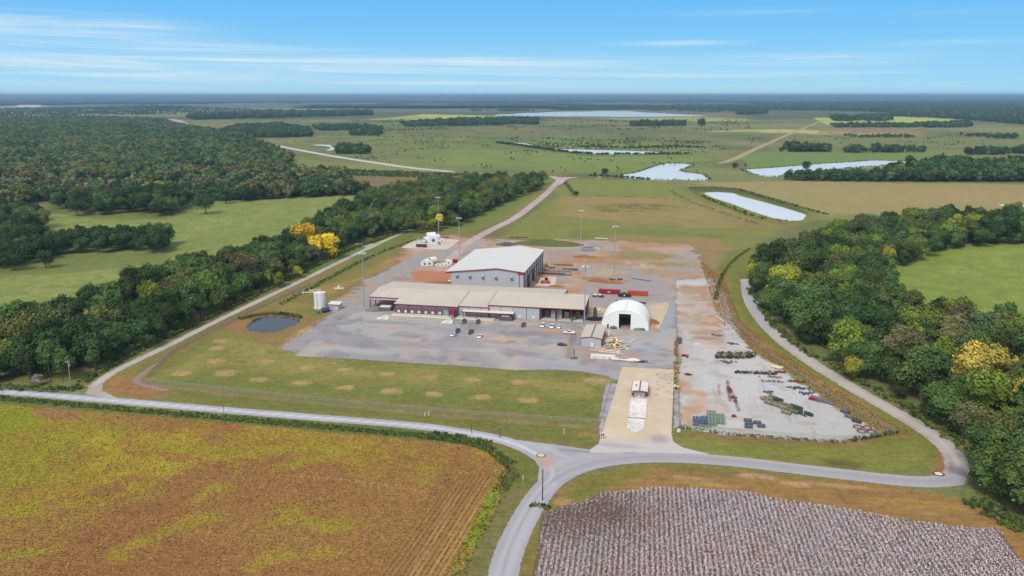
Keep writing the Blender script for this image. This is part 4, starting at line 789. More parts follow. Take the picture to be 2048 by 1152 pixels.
# ---------------- fences
mf, nt = new_mat('chain_link'); out = N(nt, 'ShaderNodeOutputMaterial'); b_ = N(nt, 'ShaderNodeBsdfPrincipled', ins={'Base Color': (*C(150, 166, 150), 1), 'Roughness': .6}); tr = N(nt, 'ShaderNodeBsdfTransparent'); mx = N(nt, 'ShaderNodeMixShader', ins={0: .2}); nt.links.new(tr.outputs[0], mx.inputs[1]); nt.links.new(b_.outputs[0], mx.inputs[2]); nt.links.new(mx.outputs[0], out.inputs[0])
def fence(px, label, hh=2.1, sp=3.2, mesh=True, barb=True):
    pts = [P(*p) for p in px]; q = thing('chain_link_fence', label, 'fence', pts[0][0], pts[0][1], 0); o0 = pts[0]
    po, rl, ms = MB(), MB(), MB()
    for a, b in zip(pts[:-1], pts[1:]):
        a = (a[0] - o0[0], a[1] - o0[1]); b = (b[0] - o0[0], b[1] - o0[1]); L0 = math.dist(a, b); n = max(1, int(L0 / sp))
        for k in range(n):
            x, y = a[0] + (b[0] - a[0]) * k / n, a[1] + (b[1] - a[1]) * k / n; po.tube((x, y, 0), (x, y, hh), .05, n=5)
        rl.tube((*a, hh - .05), (*b, hh - .05), .035, n=4, cap=False)
        if barb: rl.tube((*a, hh + .2), (*b, hh + .2), .02, n=4, cap=False)
        ms.quad((*a, .05), (*b, .05), (*b, hh - .05), (*a, hh - .05))
    part('posts', po, 'galv', q); part('top_rail', rl, 'galv', q)
    if mesh: ms.build('mesh_panel', mf, q)
    return q
fence([(285, 766), (440, 783), (700, 811), (950, 833), (1197, 850)], 'long chain link fence along the front of the mown lawn')
fence([(285, 766), (343, 706), (382, 684), (450, 652), (520, 616), (620, 570)], 'chain link fence climbing beside the dirt track on the left')
fence([(1197, 850), (1210, 810), (1222, 765)], 'short chain link fence between the lawn and the concrete drive')
fence([(1358, 852), (1440, 866), (1560, 876), (1690, 884), (1790, 868)], 'chain link fence along the front of the pale storage yard')
fence([(1358, 852), (1355, 760), (1353, 680), (1352, 640)], 'chain link fence between the gravel drive and the storage yard')
fence([(1790, 868), (1700, 822), (1600, 755), (1530, 706), (1470, 650), (1440, 600), (1430, 560), (1440, 535)], 'chain link fence running up the brown weed bank on the right')
fence([(0, 778), (60, 783), (160, 790)], 'low wire fence beside the road at the far left', 1.2, 4, True, False)
# markers, signs, pipes
def post(px, py, label, hh=1.4, r=.12, m_='white', cat='marker post', name='marker_post'):
    q = at(name, label, cat, px, py); part('post', MB().tube((0, 0, 0), (0, 0, hh), r, n=6), m_, q); part('cap', MB().tube((0, 0, hh), (0, 0, hh + .25), r * 1.3, r * .6, n=6), 'offwhite', q); return q
post(1046, 962, 'white marker post in the verge left of the road junction', 1.8); post(1128, 868, 'pale yellow marker post on the lawn strip by the drive', 2.0, m_='pine'); post(1204, 858, 'tall pale gate post at the corner of the drive', 3.4, .14, 'pine', 'post')
q = at('sign', 'white sign with a red emblem beside the drive entrance', 'sign', 1205, 878); part('post', MB().box(-.08, .08, -.05, .05, 0, 1.0), 'galv', q); b_ = part('board', MB().box(-.8, .8, -.06, .06, .8, 2.4), 'white', q); part('emblem', MB().box(-.6, -.2, -.1, -.063, 1.0, 2.2).box(.2, .6, -.1, -.063, 1.0, 2.2).box(-.197, .197, -.1, -.063, 1.45, 1.75), 'red', b_)
q = at('sign', 'small white sign on the grass right of the drive', 'sign', 1357, 868); part('post', MB().box(-.08, .08, -.05, .05, 0, .8), 'galv', q); part('board', MB().box(-.6, .6, -.05, .05, .6, 2.0), 'white', q)
q = at('sign', 'small white sign fixed at the storage yard fence corner', 'sign', 1368, 853); part('post', MB().box(-.08, .08, -.05, .05, 0, 1.4), 'galv', q); part('board', MB().box(-.9, .9, -.05, .05, 1.0, 1.9), 'white', q)
q = at('gate_control', 'white control box beside the yellow pump at the fence', 'control box', 1349, 778); part('pedestal', MB().tube((0, 0, 0), (0, 0, 1), .15), 'galv', q); part('box', MB().box(-.4, .4, -.3, .3, 1, 1.9), 'white', q)
q = at('yellow_pump', 'yellow wheeled pump beside the drive fence', 'pump', 1356, 778); part('body', MB().lump((0, 0, .9), (1, .7, .7), 10, 6, 3, .1), 'yellow', q); part('wheel', MB().tube((-.8, -.9, .4), (-.8, .9, .4), .4, n=10), 'black', q)
q = at('utility_box', 'pair of white utility risers on the verge below the lawn fence', 'utility riser', 855, 833); part('riser', MB().tube((-1, 0, 0), (-1, 0, 1.5), .18).tube((.5, .5, 0), (.5, .5, 1.9), .18), 'offwhite', q); part('slab', MB().box(-1.4, 1, -.6, .8, 0, .1), 'brick_dirt', q)
q = at('road_drain', 'round pale drain cover with a dark rim in the road junction', 'drain', 1082, 911, .08); part('cover', MB().tube((0, 0, 0), (0, 0, .08), 1.3, n=20), 'conc', q); part('rim', MB().tube((0, 0, -.01), (0, 0, .05), 1.7, n=20), 'rust', q)
q = at('road_drain', 'white drain cover on the red verge inside the east bend', 'drain', 1877, 948, .08); part('cover', MB().tube((0, 0, 0), (0, 0, .08), 1.2, n=20), 'offwhite', q); part('rim', MB().tube((0, 0, -.01), (0, 0, .05), 1.9, n=20), 'rust', q)
q = at('post', 'black post standing in a dark tyre ring beside the shed', 'post', 1148, 717); part('post', MB().tube((0, 0, 0), (0, 0, 4.6), .18), 'black', q); part('ring', MB().lump((0, 0, .1), (1.9, 1.4, .5), 12, 5, 8), 'vdgrey', q)
# ---------------- gate wall flagpoles etc done; vehicles
M['glassv'] = M['glass_dark']
PAINT = {k: mat('paint_' + k, c, .3, 0, .06, spec=.6) for k, c in dict(white=C(236, 236, 236, .95), black=(.012, .012, .014), charcoal=(.035, .03, .03), navy=(.012, .022, .045), orange=C(226, 70, 36, .9), brown=(.05, .032, .026)).items()}
def vehicle(kind, paint, px, py, heading, label, proto={}):
    """heading: radians from site +u; front of vehicle = local +x"""
    x, y = P(px, py); rz = RZ + heading
    key = (kind, paint)
    if key in proto:
        q = copy_tree(proto[key]); q.location = (x, y, .08); q.rotation_euler = (0, 0, rz); q['label'] = label; return q
    q = thing({'car': 'parked_car', 'suv': 'parked_suv', 'pickup': 'parked_pickup'}[kind], label, {'car': 'car', 'suv': 'car', 'pickup': 'pickup truck'}[kind], x, y, .08, rz, 'vehicles parked on the lot'); proto[key] = q
    if kind == 'pickup':
        Lh, Wd = 2.85, .98; prof = [(-Lh, .5), (Lh, .45), (Lh + .05, .95), (1.35, 1.15), (-.95, 1.15), (-.95, .72), (-2.7, .72), (-2.7, 1.15), (-Lh, 1.15)]; cab = [(1.3, 1.15), (.55, 1.78), (-.75, 1.8), (-.95, 1.15)]
        body = MB(); body.prism([(a, b) for a, b in [(-Lh, .45), (Lh, .42), (Lh + .04, .95), (1.35, 1.14), (-.95, 1.14), (-.953, .72), (-Lh, .72)]], -Wd, Wd, 'y')
        body.box(-Lh, -.953, -Wd, -Wd + .14, .723, 1.16).box(-Lh, -.953, Wd - .14, Wd, .723, 1.16).box(-Lh, -Lh + .12, -Wd + .143, Wd - .143, .723, 1.16)
    else:
        suv = kind == 'suv'; Lh, Wd = (2.4, .96) if suv else (2.3, .9); zb = 1.05 if suv else .92; zt = 1.75 if suv else 1.42
        cab = [(1.15, zb), (.35, zt), (-1.5, zt), (-2.1, zb)] if suv else [(1.0, zb), (.25, zt), (-.95, zt), (-1.75, zb)]
        body = MB(); body.prism([(-Lh, .32), (Lh, .3), (Lh + .04, .72), (1.1, zb), (-1.9, zb), (-Lh - .03, zb - .15)], -Wd, Wd, 'y')
    bo = part('body', body, PAINT[paint], q, bevel=.07)
    gl = MB(); n = len(cab); i = len(gl.v)
    ins = .16
    gl.v += [(a, -Wd + .06 + (ins if b > cab[0][1] + .1 else 0), b) for a, b in cab] + [(a, Wd - .06 - (ins if b > cab[0][1] + .1 else 0), b) for a, b in cab]
    gl.f += [tuple(range(i, i + n)), tuple(range(i + 2 * n - 1, i + n - 1, -1))] + [(i + k, i + n + k, i + n + (k + 1) % n, i + (k + 1) % n) for k in range(n)]
    part('window', gl, 'glassv', q); z1 = cab[1][1]
    part('roof', MB().box(cab[2][0] - .02, cab[1][0] + .05, -Wd + .2, Wd - .2, z1 - .02, z1 + .05), PAINT[paint], q, bevel=.03)
    for sx_ in (1, -1):
        for s in (-1, 1):
            wx = sx_ * (1.85 if kind == 'pickup' else 1.45); wh = part('wheel', MB().tube((wx, s * (Wd - .2), .38), (wx, s * (Wd + .03), .38), .38, n=12), 'black', q); part('rim', MB().tube((wx, s * (Wd + .032), .38), (wx, s * (Wd + .05), .38), .2, n=8), 'galv', wh)
    for s in (-1, 1): part('headlight', MB().box(Lh + .02, Lh + .07, s * .68 - .15, s * .68 + .15, .68, .86), 'white', q); part('tail_light', MB().box(-Lh - .05, -Lh - .001, s * .72 - .1, s * .72 + .1, .7, .95), 'red', q)
    return q
SV = -math.pi / 2
vehicle('suv', 'black', 928.5, 645.5, SV, 'black car parked nearest the red entrance canopy, facing the lot')
vehicle('suv', 'black', 956, 646.5, SV, 'black car below the teal windows, right of another black car')
vehicle('pickup', 'black', 915.5, 664, SV + .1, 'black pickup directly behind the white car at the left of the lot')
vehicle('car', 'white', 907.5, 672, SV - .3, 'white car in front of the black pickup, leftmost vehicle on the lot')
vehicle('pickup', 'black', 942, 666.5, SV, 'black open backed pickup alone in the middle of the lot')
vehicle('car', 'white', 960, 675.5, SV, 'white car nearest the viewer on the left of the lot')
vehicle('pickup', 'brown', 1047, 652, SV, 'dark brown pickup in front of the light grey wall panels')
vehicle('suv', 'white', 1085.5, 653.5, SV, 'large white vehicle, left one of three parked before the open bay')
vehicle('suv', 'white', 1104, 655.5, SV, 'white vehicle in the middle of three parked before the open bay')
vehicle('car', 'white', 1118.5, 656, SV, 'small white car, right one of three parked before the open bay')
vehicle('pickup', 'white', 1138.5, 667.5, math.pi, 'white pickup parked side on left of the grey shed')
vehicle('car', 'navy', 1124, 691.5, 0.0, 'dark blue car parked side on alone in front of the grey shed')
vehicle('suv', 'white', 901, 562, SV, 'white vehicle half hidden behind the left corner of the tall hall')
vehicle('suv', 'white', 1080, 394, -math.pi / 2 + .2, 'white vehicle driving on the far road beyond the yard')
vehicle('suv', 'white', 1199, 355, 0, 'tiny white vehicle on the cross road by the far pond')
# ================================================================== YARD OBJECTS
def container(u, v, Lc, m_, label, rz=0, px=None):
    if px: x, y = P(*px); q = thing('shipping_container', label, 'container', x, y, .06, RZ + rz)
    else: q = site('shipping_container', label, 'container', u, v, .06, rz)
    b = MB(); n = int(Lc / .35); Wc, Hc = 2.44, 2.75
    prof = []
    for k in range(n):                                             # corrugated long sides
        x0 = -Lc / 2 + .12 + k * (Lc - .24) / n; d = .05 if k % 2 else 0; x1 = x0 + (Lc - .24) / n
        prof += [(x0, -Wc / 2 + d), (x1, -Wc / 2 + d)]
    pr = prof + [(x, -y) for x, y in reversed(prof)]
    b.prism(pr, .15, Hc - .12, 'z'); part('body', b, m_, q)
    f = MB()
    for sx_ in (-1, 1):
        for sy in (-1, 1): f.box(sx_ * (Lc / 2 - .06) - .07, sx_ * (Lc / 2 - .06) + .07, sy * (Wc / 2 - .06) - .08, sy * (Wc / 2 - .06) + .08, 0, Hc)
    for sy in (-1, 1): f.box(-Lc / 2 + .14, Lc / 2 - .14, sy * (Wc / 2 - .06) - .08, sy * (Wc / 2 - .06) + .08, Hc - .16, Hc - .01).box(-Lc / 2 + .14, Lc / 2 - .14, sy * (Wc / 2 - .06) - .08, sy * (Wc / 2 - .06) + .08, .01, .17)
    part('frame', f, m_, q)
    part('roof', MB().box(-Lc / 2 + .15, Lc / 2 - .15, -Wc / 2 + .15, Wc / 2 - .15, Hc - .117, Hc - .05), m_, q)
    dd = MB()
    for s in (-.7, -.3, .3, .7): dd.tube((Lc / 2 + .05, s, .2), (Lc / 2 + .05, s, Hc - .2), .03, n=5)
    part('lock_rod', dd, 'galv', q); return q, Wc
q, Wc = container(-38.4, 496.3, 13.4, 'cred', 'deep red shipping container with a small white and dark emblem, left of the black truck', -.01)
e = part('emblem', MB().box(-1.5, 1.3, -Wc / 2 - .04, -Wc / 2 - .012, 1.0, 1.75), 'vdgrey', q)
mk = MB(); yy = -Wc / 2 - .055; mk.prism([(-1.6, 1.35), (-.55, 1.2), (-.3, .75), (-.05, 1.2), (1.0, 1.4), (-.05, 1.5), (-.3, 1.95), (-.55, 1.5)], yy, yy + .012, 'y'); part('emblem_mark', mk, 'white', e)
container(-21.0, 495.2, 12.4, 'corange', 'faded orange shipping container right of the black truck', -.02)
# black lorry
q = site('black_truck', 'black flatbed truck with white cab roof parked between the two containers', 'truck', -28.8, 490.2, .06)
part('body', MB().box(-3.9, 3.9, -1.25, 1.25, .55, 1.9), 'black', q, bevel=.12); part('cab', MB().prism([(-1.6, 1.903), (-1.2, 2.95), (.9, 2.95), (1.4, 1.903)], -1.1, 1.1, 'y'), 'steel', q); part('window', MB().box(-1.1, .7, -1.16, -1.103, 2.1, 2.7), 'glassv', q); part('emblem', MB().tube((0, -1.3, 1.2), (0, -1.253, 1.2), .42, n=12), 'white', q)
part('cargo', MB().box(-3.2, -1.9, -.8, .8, 1.903, 3.0), 'green', q, bevel=.1)
for wx in (-2.8, -1.7, 2.7):
    for s in (-1, 1): w_ = part('wheel', MB().tube((wx, s * 1.0, .5), (wx, s * 1.3, .5), .5, n=12), 'black', q); part('rim', MB().tube((wx, s * 1.303, .5), (wx, s * 1.33, .5), .25, n=8), 'steel', w_)
# flatbed trailer
q = at('flatbed_trailer', 'empty grey flatbed trailer in front of the red container', 'trailer', 1196, 594, .06, RZ); part('deck', MB().box(-3.6, 3.6, -1.2, 1.2, .9, 1.15), 'steel', q); part('load', MB().box(-2.9, -.5, -.8, .9, 1.153, 1.7).box(.4, 1.8, -.6, .8, 1.153, 1.9), 'offwhite', q, bevel=.1)
for wx in (-2.5, 1.9, 2.8):
    for s in (-1, 1): part('wheel', MB().tube((wx, s * .9, .42), (wx, s * 1.2, .42), .42, n=10), 'black', q)
# orange telehandler
q = at('telehandler', 'orange telehandler with black cab and curved boom beside the hall doors', 'telehandler', 1090.5, 566.5, .08, RZ)
part('body', MB().prism([(-3, .8), (2.9, .8), (3.1, 1.9), (.4, 2.1), (-2.6, 1.7)], -1.2, 1.2, 'y'), PAINT['orange'], q, bevel=.12); part('cab', MB().prism([(-.4, 2.1), (-.1, 3.9), (1.3, 3.9), (1.6, 2.0)], -.7, .55, 'y'), 'black', q, bevel=.08)
part('boom', MB().tube((2.4, .9, 2.4), (-1.2, .9, 3.9), .3, .26).tube((-1.2, .9, 3.9), (-4.2, .9, 3.6), .22).tube((-4.2, .9, 3.6), (-5.0, .9, .9), .18), 'vdgrey', q); part('fork_carriage', MB().box(-5.4, -5.0, -.6, 1.6, .3, 1.6).box(-6.4, -5.4, -.3, -.1, .3, .4).box(-6.4, -5.4, 1.0, 1.2, .3, .4), 'black', q)
for wx in (-2, 2.1):
    for s in (-1, 1): w_ = part('wheel', MB().tube((wx, s * 1.0, .7), (wx, s * 1.5, .7), .7, n=12), 'black', q); part('rim', MB().tube((wx, s * 1.503, .7), (wx, s * 1.53, .7), .35, n=8), 'orange', w_)
for k, (px, py, lb) in enumerate(((1063, 573, 'yellow bollard nearest the warehouse roof beside the hall'), (1066, 570, 'yellow bollard second from the warehouse beside the hall'), (1072, 561, 'yellow bollard midway along the hall side doors'), (1075, 558, 'yellow bollard near the far hall doors'), (1080, 549, 'tall pale yellow bollard at the far end of the hall side'))):
    q = at('bollard', lb, 'bollard', px, py, .05); part('post', MB().tube((0, 0, 0), (0, 0, 2.4), .3, n=10), 'yellow', q); part('cap', MB().tube((0, 0, 2.4), (0, 0, 2.65), .3, .1, n=10), 'offwhite', q)
# steel stock behind the hall
def rack(px, py, L_, n, m_, label, lift=.5, rz=0, cat='steel stock', w=.22, sp=.6, name='steel_stock'):
    q = at(name, label, cat, px, py, .05, RZ + rz); be = MB()
    for k in range(n): be.box(-L_ / 2 + random.uniform(-.5, .5), L_ / 2 + random.uniform(-.5, .5), (k - n / 2) * sp, (k - n / 2) * sp + w, lift, lift + random.uniform(.25, .45))
    part('beam', be, m_, q); part('bearer', MB().box(-L_ * .3, -L_ * .3 + .25, -n / 2 * sp - .2, n / 2 * sp + .2, .05, lift - .003).box(L_ * .3, L_ * .3 + .25, -n / 2 * sp - .2, n / 2 * sp + .2, .05, lift - .003), 'wood', q); return q
rack(1103, 548.5, 19, 6, 'rust', 'long dark rusty beams on bearers in front of the wire cages'); rack(1124, 531, 17, 3, 'rust', 'dark beams lying behind the wire cages'); rack(1140, 540, 11, 6, 'rust', 'stack of dark red steel at the right end of the wire cages', .6); rack(1130, 551, 10, 3, 'steel', 'grey steel lengths near the beige slab')
q = at('wire_cage', 'row of grey wire cages behind the long rusty beams', 'cage', 1117, 544, .05, RZ); cg = MB()
for k in range(6):
    for j in range(2):
        x = -9 + k * 3; 
        for a in (0, 2.6):
            for b in (0, 2.0): cg.box(x + a, x + a + .1, j * 2.4 + b, j * 2.4 + b + .1, 0, 1.9)
        for z_ in (.5, 1.1, 1.8): cg.box(x, x + 2.7, j * 2.4 - .06, j * 2.4 - .003, z_, z_ + .08)
        for a in range(1, 6): cg.box(x + a * .45, x + a * .45 + .05, j * 2.4 - .12, j * 2.4 - .063, .1, 1.9)
part('bars', cg, 'galv', q); part('floor', MB().box(-9, 8.7, 0, 4.4, .02, .15), 'steel', q)
q = at('drilling_machine', 'beige machine with a tall pale mast behind the wire cages', 'machine', 1102, 536, .05, RZ); part('body', MB().box(-2.2, 2.2, -1.2, 1.2, .5, 2.4).box(-4.4, -2.6, -1, 1, .4, 3.0), 'beige', q, bevel=.15); part('mast', MB().box(3.0, 3.5, -.25, .25, .2, 9.2), 'beige', q); part('tank', MB().lump((-3.4, 1.8, 3.6), (.9, .9, .7), 10, 6, 2, .03), 'white', q); part('track', MB().box(-2.4, 2.4, -1.5, -1.21, .05, .8).box(-2.4, 2.4, 1.21, 1.5, .05, .8), 'black', q)
q = at('beige_skid', 'small beige skid tank left of the drilling machine', 'machine', 1094, 541, .05, RZ); part('tank', MB().tube((-1.6, 0, 1.2), (1.6, 0, 1.2), .8, n=12), 'beige', q); part('skid', MB().box(-2, 2, -.9, .9, .05, .38), 'vdgrey', q)
q = at('steel_tank', 'grey ribbed steel box beside the back mast', 'tank', 1176, 501.5, .05, RZ + .15); part('body', MB().box(-4.6, 4.6, -2.4, 2.4, .1, 2.6), 'galv', q, bevel=.15)
rb = MB()
for k in range(9): rb.box(-4.4 + k * 1.05, -4.2 + k * 1.05, -2.55, -2.403, .2, 2.5)
part('rib', rb, 'steel', q); part('lid', MB().box(-3.8, 3.9, -1.8, 1.9, 2.603, 2.85), 'blues', q)
q = at('white_beam', 'long white beam lying right of the ribbed steel box', 'beam', 1190, 498.5, .05, RZ - .1); part('web', MB().box(-4, 4, -.15, .15, .1, .9), 'white', q); part('flange', MB().box(-4, 4, -.6, .6, .903, 1.05), 'white', q)
q = at('lifting_grid', 'pale yellow steel frame lying on the soil behind the yard', 'frame', 1191, 512, .05, RZ); part('rail', MB().box(-5, 5, -.9, -.7, .1, .4).box(-5, 5, .7, .9, .1, .4), 'yellow', q); part('rung', MB().box(-4, -3.8, -.697, .697, .12, .35).box(0, .2, -.697, .697, .12, .35).box(3.8, 4, -.697, .697, .12, .35), 'yellow', q)
rack(1012, 489, 14, 9, 'steel', 'rows of grey steel plates laid diagonally behind the hall roof', .3, 1.1, 'steel stock', .8, 1.6)
rack(1037, 475, 16, 3, 'rust', 'dark timbers lying on grass behind the green mound', .2, .1, 'timber', .3, .8, 'timber'); rack(1202, 477.5, 11, 2, 'offwhite', 'pale pipes lying at the edge of the back meadow', .2, -.1, 'pipe', .5, 1.2, 'pipe')
rack(1283, 560, 14, 2, 'steel', 'thin dark rails lying on gravel behind the orange container', .1, -.45, 'rail', .3, .7, 'rail')
q = at('debris_heap', 'dark heap of scrap around the foot of the middle mast', 'scrap heap', 1232, 560, .03); hb = MB(); [hb.lump((random.uniform(-4, 4), random.uniform(-2, 2), .2), (random.uniform(.5, 1.4), random.uniform(.4, .9), .6), 7, 4, k) for k in range(12)]; part('scrap', hb, 'rust', q)
rack(1252, 603, 12, 3, 'rust', 'dark steel lengths behind the fabric shelter, left end', .3, .1); rack(1275, 606, 11, 3, 'rust', 'red brown steel lengths behind the fabric shelter, right end', .4, -.25)
# soil mounds and grassed mound as real relief
def mound(px, py, ru, rv, hh, m_, label, cat='mound', seed=1, name='soil_mound'):
    q = at(name, label, cat, px, py, -.1, RZ); n = 40; vs = []; fs = []
    for j in range(n + 1):
        for i in range(n + 1):
            x = (i / n * 2 - 1); y = (j / n * 2 - 1); d = math.hypot(x, y)
            zz = max(0, 1 - d ** 2) ** 1.1; nz = .6 + .8 * float(fbm(np.array([x * ru]), np.array([y * rv]), max(ru, rv) * .35, seed)[0]); vs.append((x * ru, y * rv, hh * zz * nz))
    fs = [(j * (n + 1) + i, j * (n + 1) + i + 1, (j + 1) * (n + 1) + i + 1, (j + 1) * (n + 1) + i) for j in range(n) for i in range(n) if max(vs[j * (n + 1) + i][2], vs[(j + 1) * (n + 1) + i + 1][2], vs[j * (n + 1) + i + 1][2], vs[(j + 1) * (n + 1) + i][2]) > .02]
    mb = MB(); mb.v = vs; mb.f = fs; o = mb.build(name, M[m_], q, smooth=True); return q
M['mound_grass'] = mat('mound_grass', C(98, 106, 56), .95, 0, .5, .9, bump=.8)
for px, py, ru, rv, hh, lb in ((1195, 563, 7.5, 3.5, 1.8, 'brown soil heap left of the middle mast'), (1222, 566, 9, 3, 1.0, 'low brown soil heap behind the red container'), (876, 573, 9, 4, 1.4, 'dark soil heap left of the tall hall'), (1168, 514, 10, 4, 1.3, 'low brown soil heap in front of the ribbed steel box'), (1112, 573, 6, 3, .9, 'small soil heap right of the orange telehandler'), (1305, 646, 4, 3.5, 2.2, 'orange soil heap against the right side of the fabric shelter')):
    mound(px, py, ru, rv, hh, 'brick_dirt', lb, seed=px)
mound(1098, 488, 30, 13, 3.4, 'mound_grass', 'long overgrown green mound behind the tall hall', 'mound', 5, 'grassy_mound')
# white fabricated pieces
def white_piece(px, py, k, rz, label, s=1.0, group='white fabricated sections left of the hall', cat='white section'):
    q = at('white_section', label, cat, px, py, .08, RZ + rz, group); a = MB(); r = 1.5 * s
    if k == 0:
        for t in range(14):
            a0, a1 = math.pi * 2 * t / 14, math.pi * 2 * (t + 1) / 14
            a.prism([(r * math.cos(a0), r + r * math.sin(a0)), (r * math.cos(a1), r + r * math.sin(a1)), (r * .8 * math.cos(a1), r + r * .8 * math.sin(a1)), (r * .8 * math.cos(a0), r + r * .8 * math.sin(a0))], -1.6 * s, 1.6 * s, 'x')
    else: a.prism([(0, 0), (r, .2), (r * 1.25, r * .9), (r * .6, r * 1.7), (-r * .6, r * 1.7), (-r * 1.25, r * .9), (-r, .2)], -.6 * s, .6 * s, 'x')
    part('shell', a, 'white', q)
    if k == 0: part('flange', MB().prism([(r * 1.15, 0), (r * 1.15, .3), (-r * 1.15, .3), (-r * 1.15, 0)], -1.8 * s, -1.603 * s, 'x'), 'galv', q)
    else: part('hub', MB().tube((-.75 * s, 0, r * .85), (.75 * s, 0, r * .85), .5 * s, n=10), 'vdgrey', q)
    return q
for px, py, k, rz, s, lb in ((849, 532.5, 1, -1.2, 1.5, 'leftmost large white section at the left end of the row'), (853, 527.5, 0, .9, 1.2, 'white ring behind the leftmost large section'), (859, 532, 1, -1.2, 1.5, 'second large white section from the left'), (865, 527, 0, .9, 1.6, 'large white open ring behind the second section'), (876, 533, 1, -1.3, .9, 'small white piece left in the front row near the grey slab'), (884.5, 533.5, 1, -1.5, 1.0, 'small white piece in the middle of the front row'), (892, 533.5, 1, -1.3, 1.0, 'small white piece at the right end of the front row'), (893, 527, 0, 1.0, 1.0, 'white ring behind the right end of the row'), (899, 529.5, 1, -1.8, 1.2, 'white piece beside the dark red skip'), (902, 526, 1, -1.0, 1.1, 'rearmost white piece next to the dark red skip')):
    white_piece(px, py, k, rz, lb, s)
q = at('red_skip', 'dark red open skip near the left roof corner of the tall hall', 'skip', 907, 525.5, .05, RZ); part('body', MB().prism([(-2.6, 0), (2.6, 0), (3.0, 2.4), (-3.0, 2.4)], -1.2, 1.2, 'y'), 'dred', q); part('rim', MB().box(-3.1, 3.1, -1.3, -1.203, 2.2, 2.5), 'red', q)
for px, py, k, rz, s, lb in ((853, 485, 0, .8, 1.6, 'white section at the left of the pad heap'), (862, 481, 0, .5, 2.3, 'big white hollow section at the back of the pad'), (866, 488, 1, -1.1, 2.6, 'largest white section in the middle of the pad'), (872, 482, 0, 1.1, 1.8, 'white ring at the back right of the pad heap'), (884, 484, 1, -1.4, 1.2, 'cream section at the right of the pad heap')):
    white_piece(px, py, k, rz, lb, s, 'white fabricated sections on the concrete pad')
q = at('crate_rack', 'dark red rack of grey tubes on the concrete pad', 'rack', 843, 494.5, .08, RZ); part('frame', MB().box(-4.3, 4.3, -1, -.85, 2.5, 2.7).box(-4.3, -4.1, -1, -.85, 0, 2.497).box(3.6, 4.3, -1, 1, 0, 2.497).box(-4.3, 4.3, -1, -.85, 0, .2), 'dred', q)
tb = MB()
for k in range(12):
    for j in range(4): tb.tube((-3.9 + k * .62, -.84, .45 + j * .55), (-3.9 + k * .62, 1, .45 + j * .55), .25, n=7)
part('tube', tb, 'vdgrey', q)
q = at('red_trestle', 'dark red steel trestle right of the white sections on the pad', 'trestle', 879, 490, .08, RZ); part('leg', MB().tube((-1.2, 0, 0), (0, 0, 2.2), .18, n=6).tube((1.2, 0, 0), (0, 0, 2.2), .18, n=6).tube((0, 1.5, 0), (0, 0, 2.2), .18, n=6), 'dred', q); part('top_beam', MB().box(-2.4, 2.4, -.2, .2, 2.2, 2.6), 'dred', q)
rack(880, 475, 16, 3, 'rust', 'rusty steel lengths on gravel behind the concrete pad', .3)
# timber pile
q = at('timber_pile', 'tangled heap of pale timber boards beside the grey shed', 'timber pile', 1226, 690, .05); rr = random.Random(4)
for k in range(95):
    cx, cy = rr.gauss(0, 3.4), rr.gauss(0, 4.6); a = rr.uniform(0, math.pi); Lb = rr.uniform(1.5, 5.2); hz_ = max(.15, 2.2 - .5 * math.hypot(cx * .6, cy * .45)) * rr.uniform(.2, 1); tl = rr.uniform(-.35, .35)
    dx, dy = math.cos(a) * Lb / 2, math.sin(a) * Lb / 2; b_ = MB(); w2 = rr.uniform(.14, .4)
    nx, ny = -math.sin(a) * w2, math.cos(a) * w2; z0, z1 = max(.06, hz_ - tl * Lb / 2), max(.06, hz_ + tl * Lb / 2)
    b_.v = [(cx - dx - nx, cy - dy - ny, z0), (cx + dx - nx, cy + dy - ny, z1), (cx + dx + nx, cy + dy + ny, z1), (cx - dx + nx, cy - dy + ny, z0)]; b_.v += [(x, y, z + .12) for x, y, z in b_.v]
    b_.f = [(3, 2, 1, 0), (4, 5, 6, 7), (0, 1, 5, 4), (1, 2, 6, 5), (2, 3, 7, 6), (3, 0, 4, 7)]; part('board', b_, 'pine' if rr.random() < .72 else ('wood' if rr.random() < .5 else 'offwhite'), q)
part('rubble', MB().lump((0, .5, 0), (4.5, 5, 1.1), 14, 6, 5, .25), 'brick_dirt', q)
for px, py, L_, rz, lb in ((1210, 702, 15, -.02, 'long pale plank lying in front of the timber heap'), (1222, 706, 12, -.18, 'pale plank lying askew behind the white panel stack'), (1199, 697, 5, -.05, 'short pale plank at the shed corner')):
    q = at('plank', lb, 'plank', px, py, .06, RZ + rz); part('board', MB().box(-L_ / 2, L_ / 2, -.3, .3, .1, .3), 'pine', q); part('bearer', MB().box(-L_ * .3, -L_ * .3 + .2, -.4, .4, 0, .097).box(L_ * .3, L_ * .3 + .2, -.4, .4, 0, .097), 'wood', q)
q = at('panel_stack', 'stack of long white panels in front of the timber heap', 'panel stack', 1203, 717, .06, RZ)
for k in range(7): part('panel', MB().box(-5.4 + k * .12, 4.6 + rr.uniform(0, 2), 1.2 - k * .45 + 2, 1.6 - k * .45 + 2, .25, .9 + .05 * k), 'white', q)
part('panel', MB().box(-5.2, 3.6, -1.5, -.9, .1, 1.4), 'offwhite', q); part('strap', MB().box(-2.9, -2.7, -1.56, -1.503, .1, 1.45).box(.9, 1.1, -1.56, -1.503, .1, 1.45), 'steel', q)
q = at('white_pipe', 'long pale pipe run lying right of the white panel stack', 'pipe', 1244, 722, .06, RZ - .03); part('pipe', MB().tube((-5, 0, .7), (-1.5, 0, .7), .65, n=12).tube((-1.5, 0, .5), (3, 0, .5), .35, n=10), 'offwhite', q); part('wrapped_end', MB().lump((5.2, 0, .7), (3.4, 1.1, .95), 12, 6, 9, .12), 'offwhite', q)
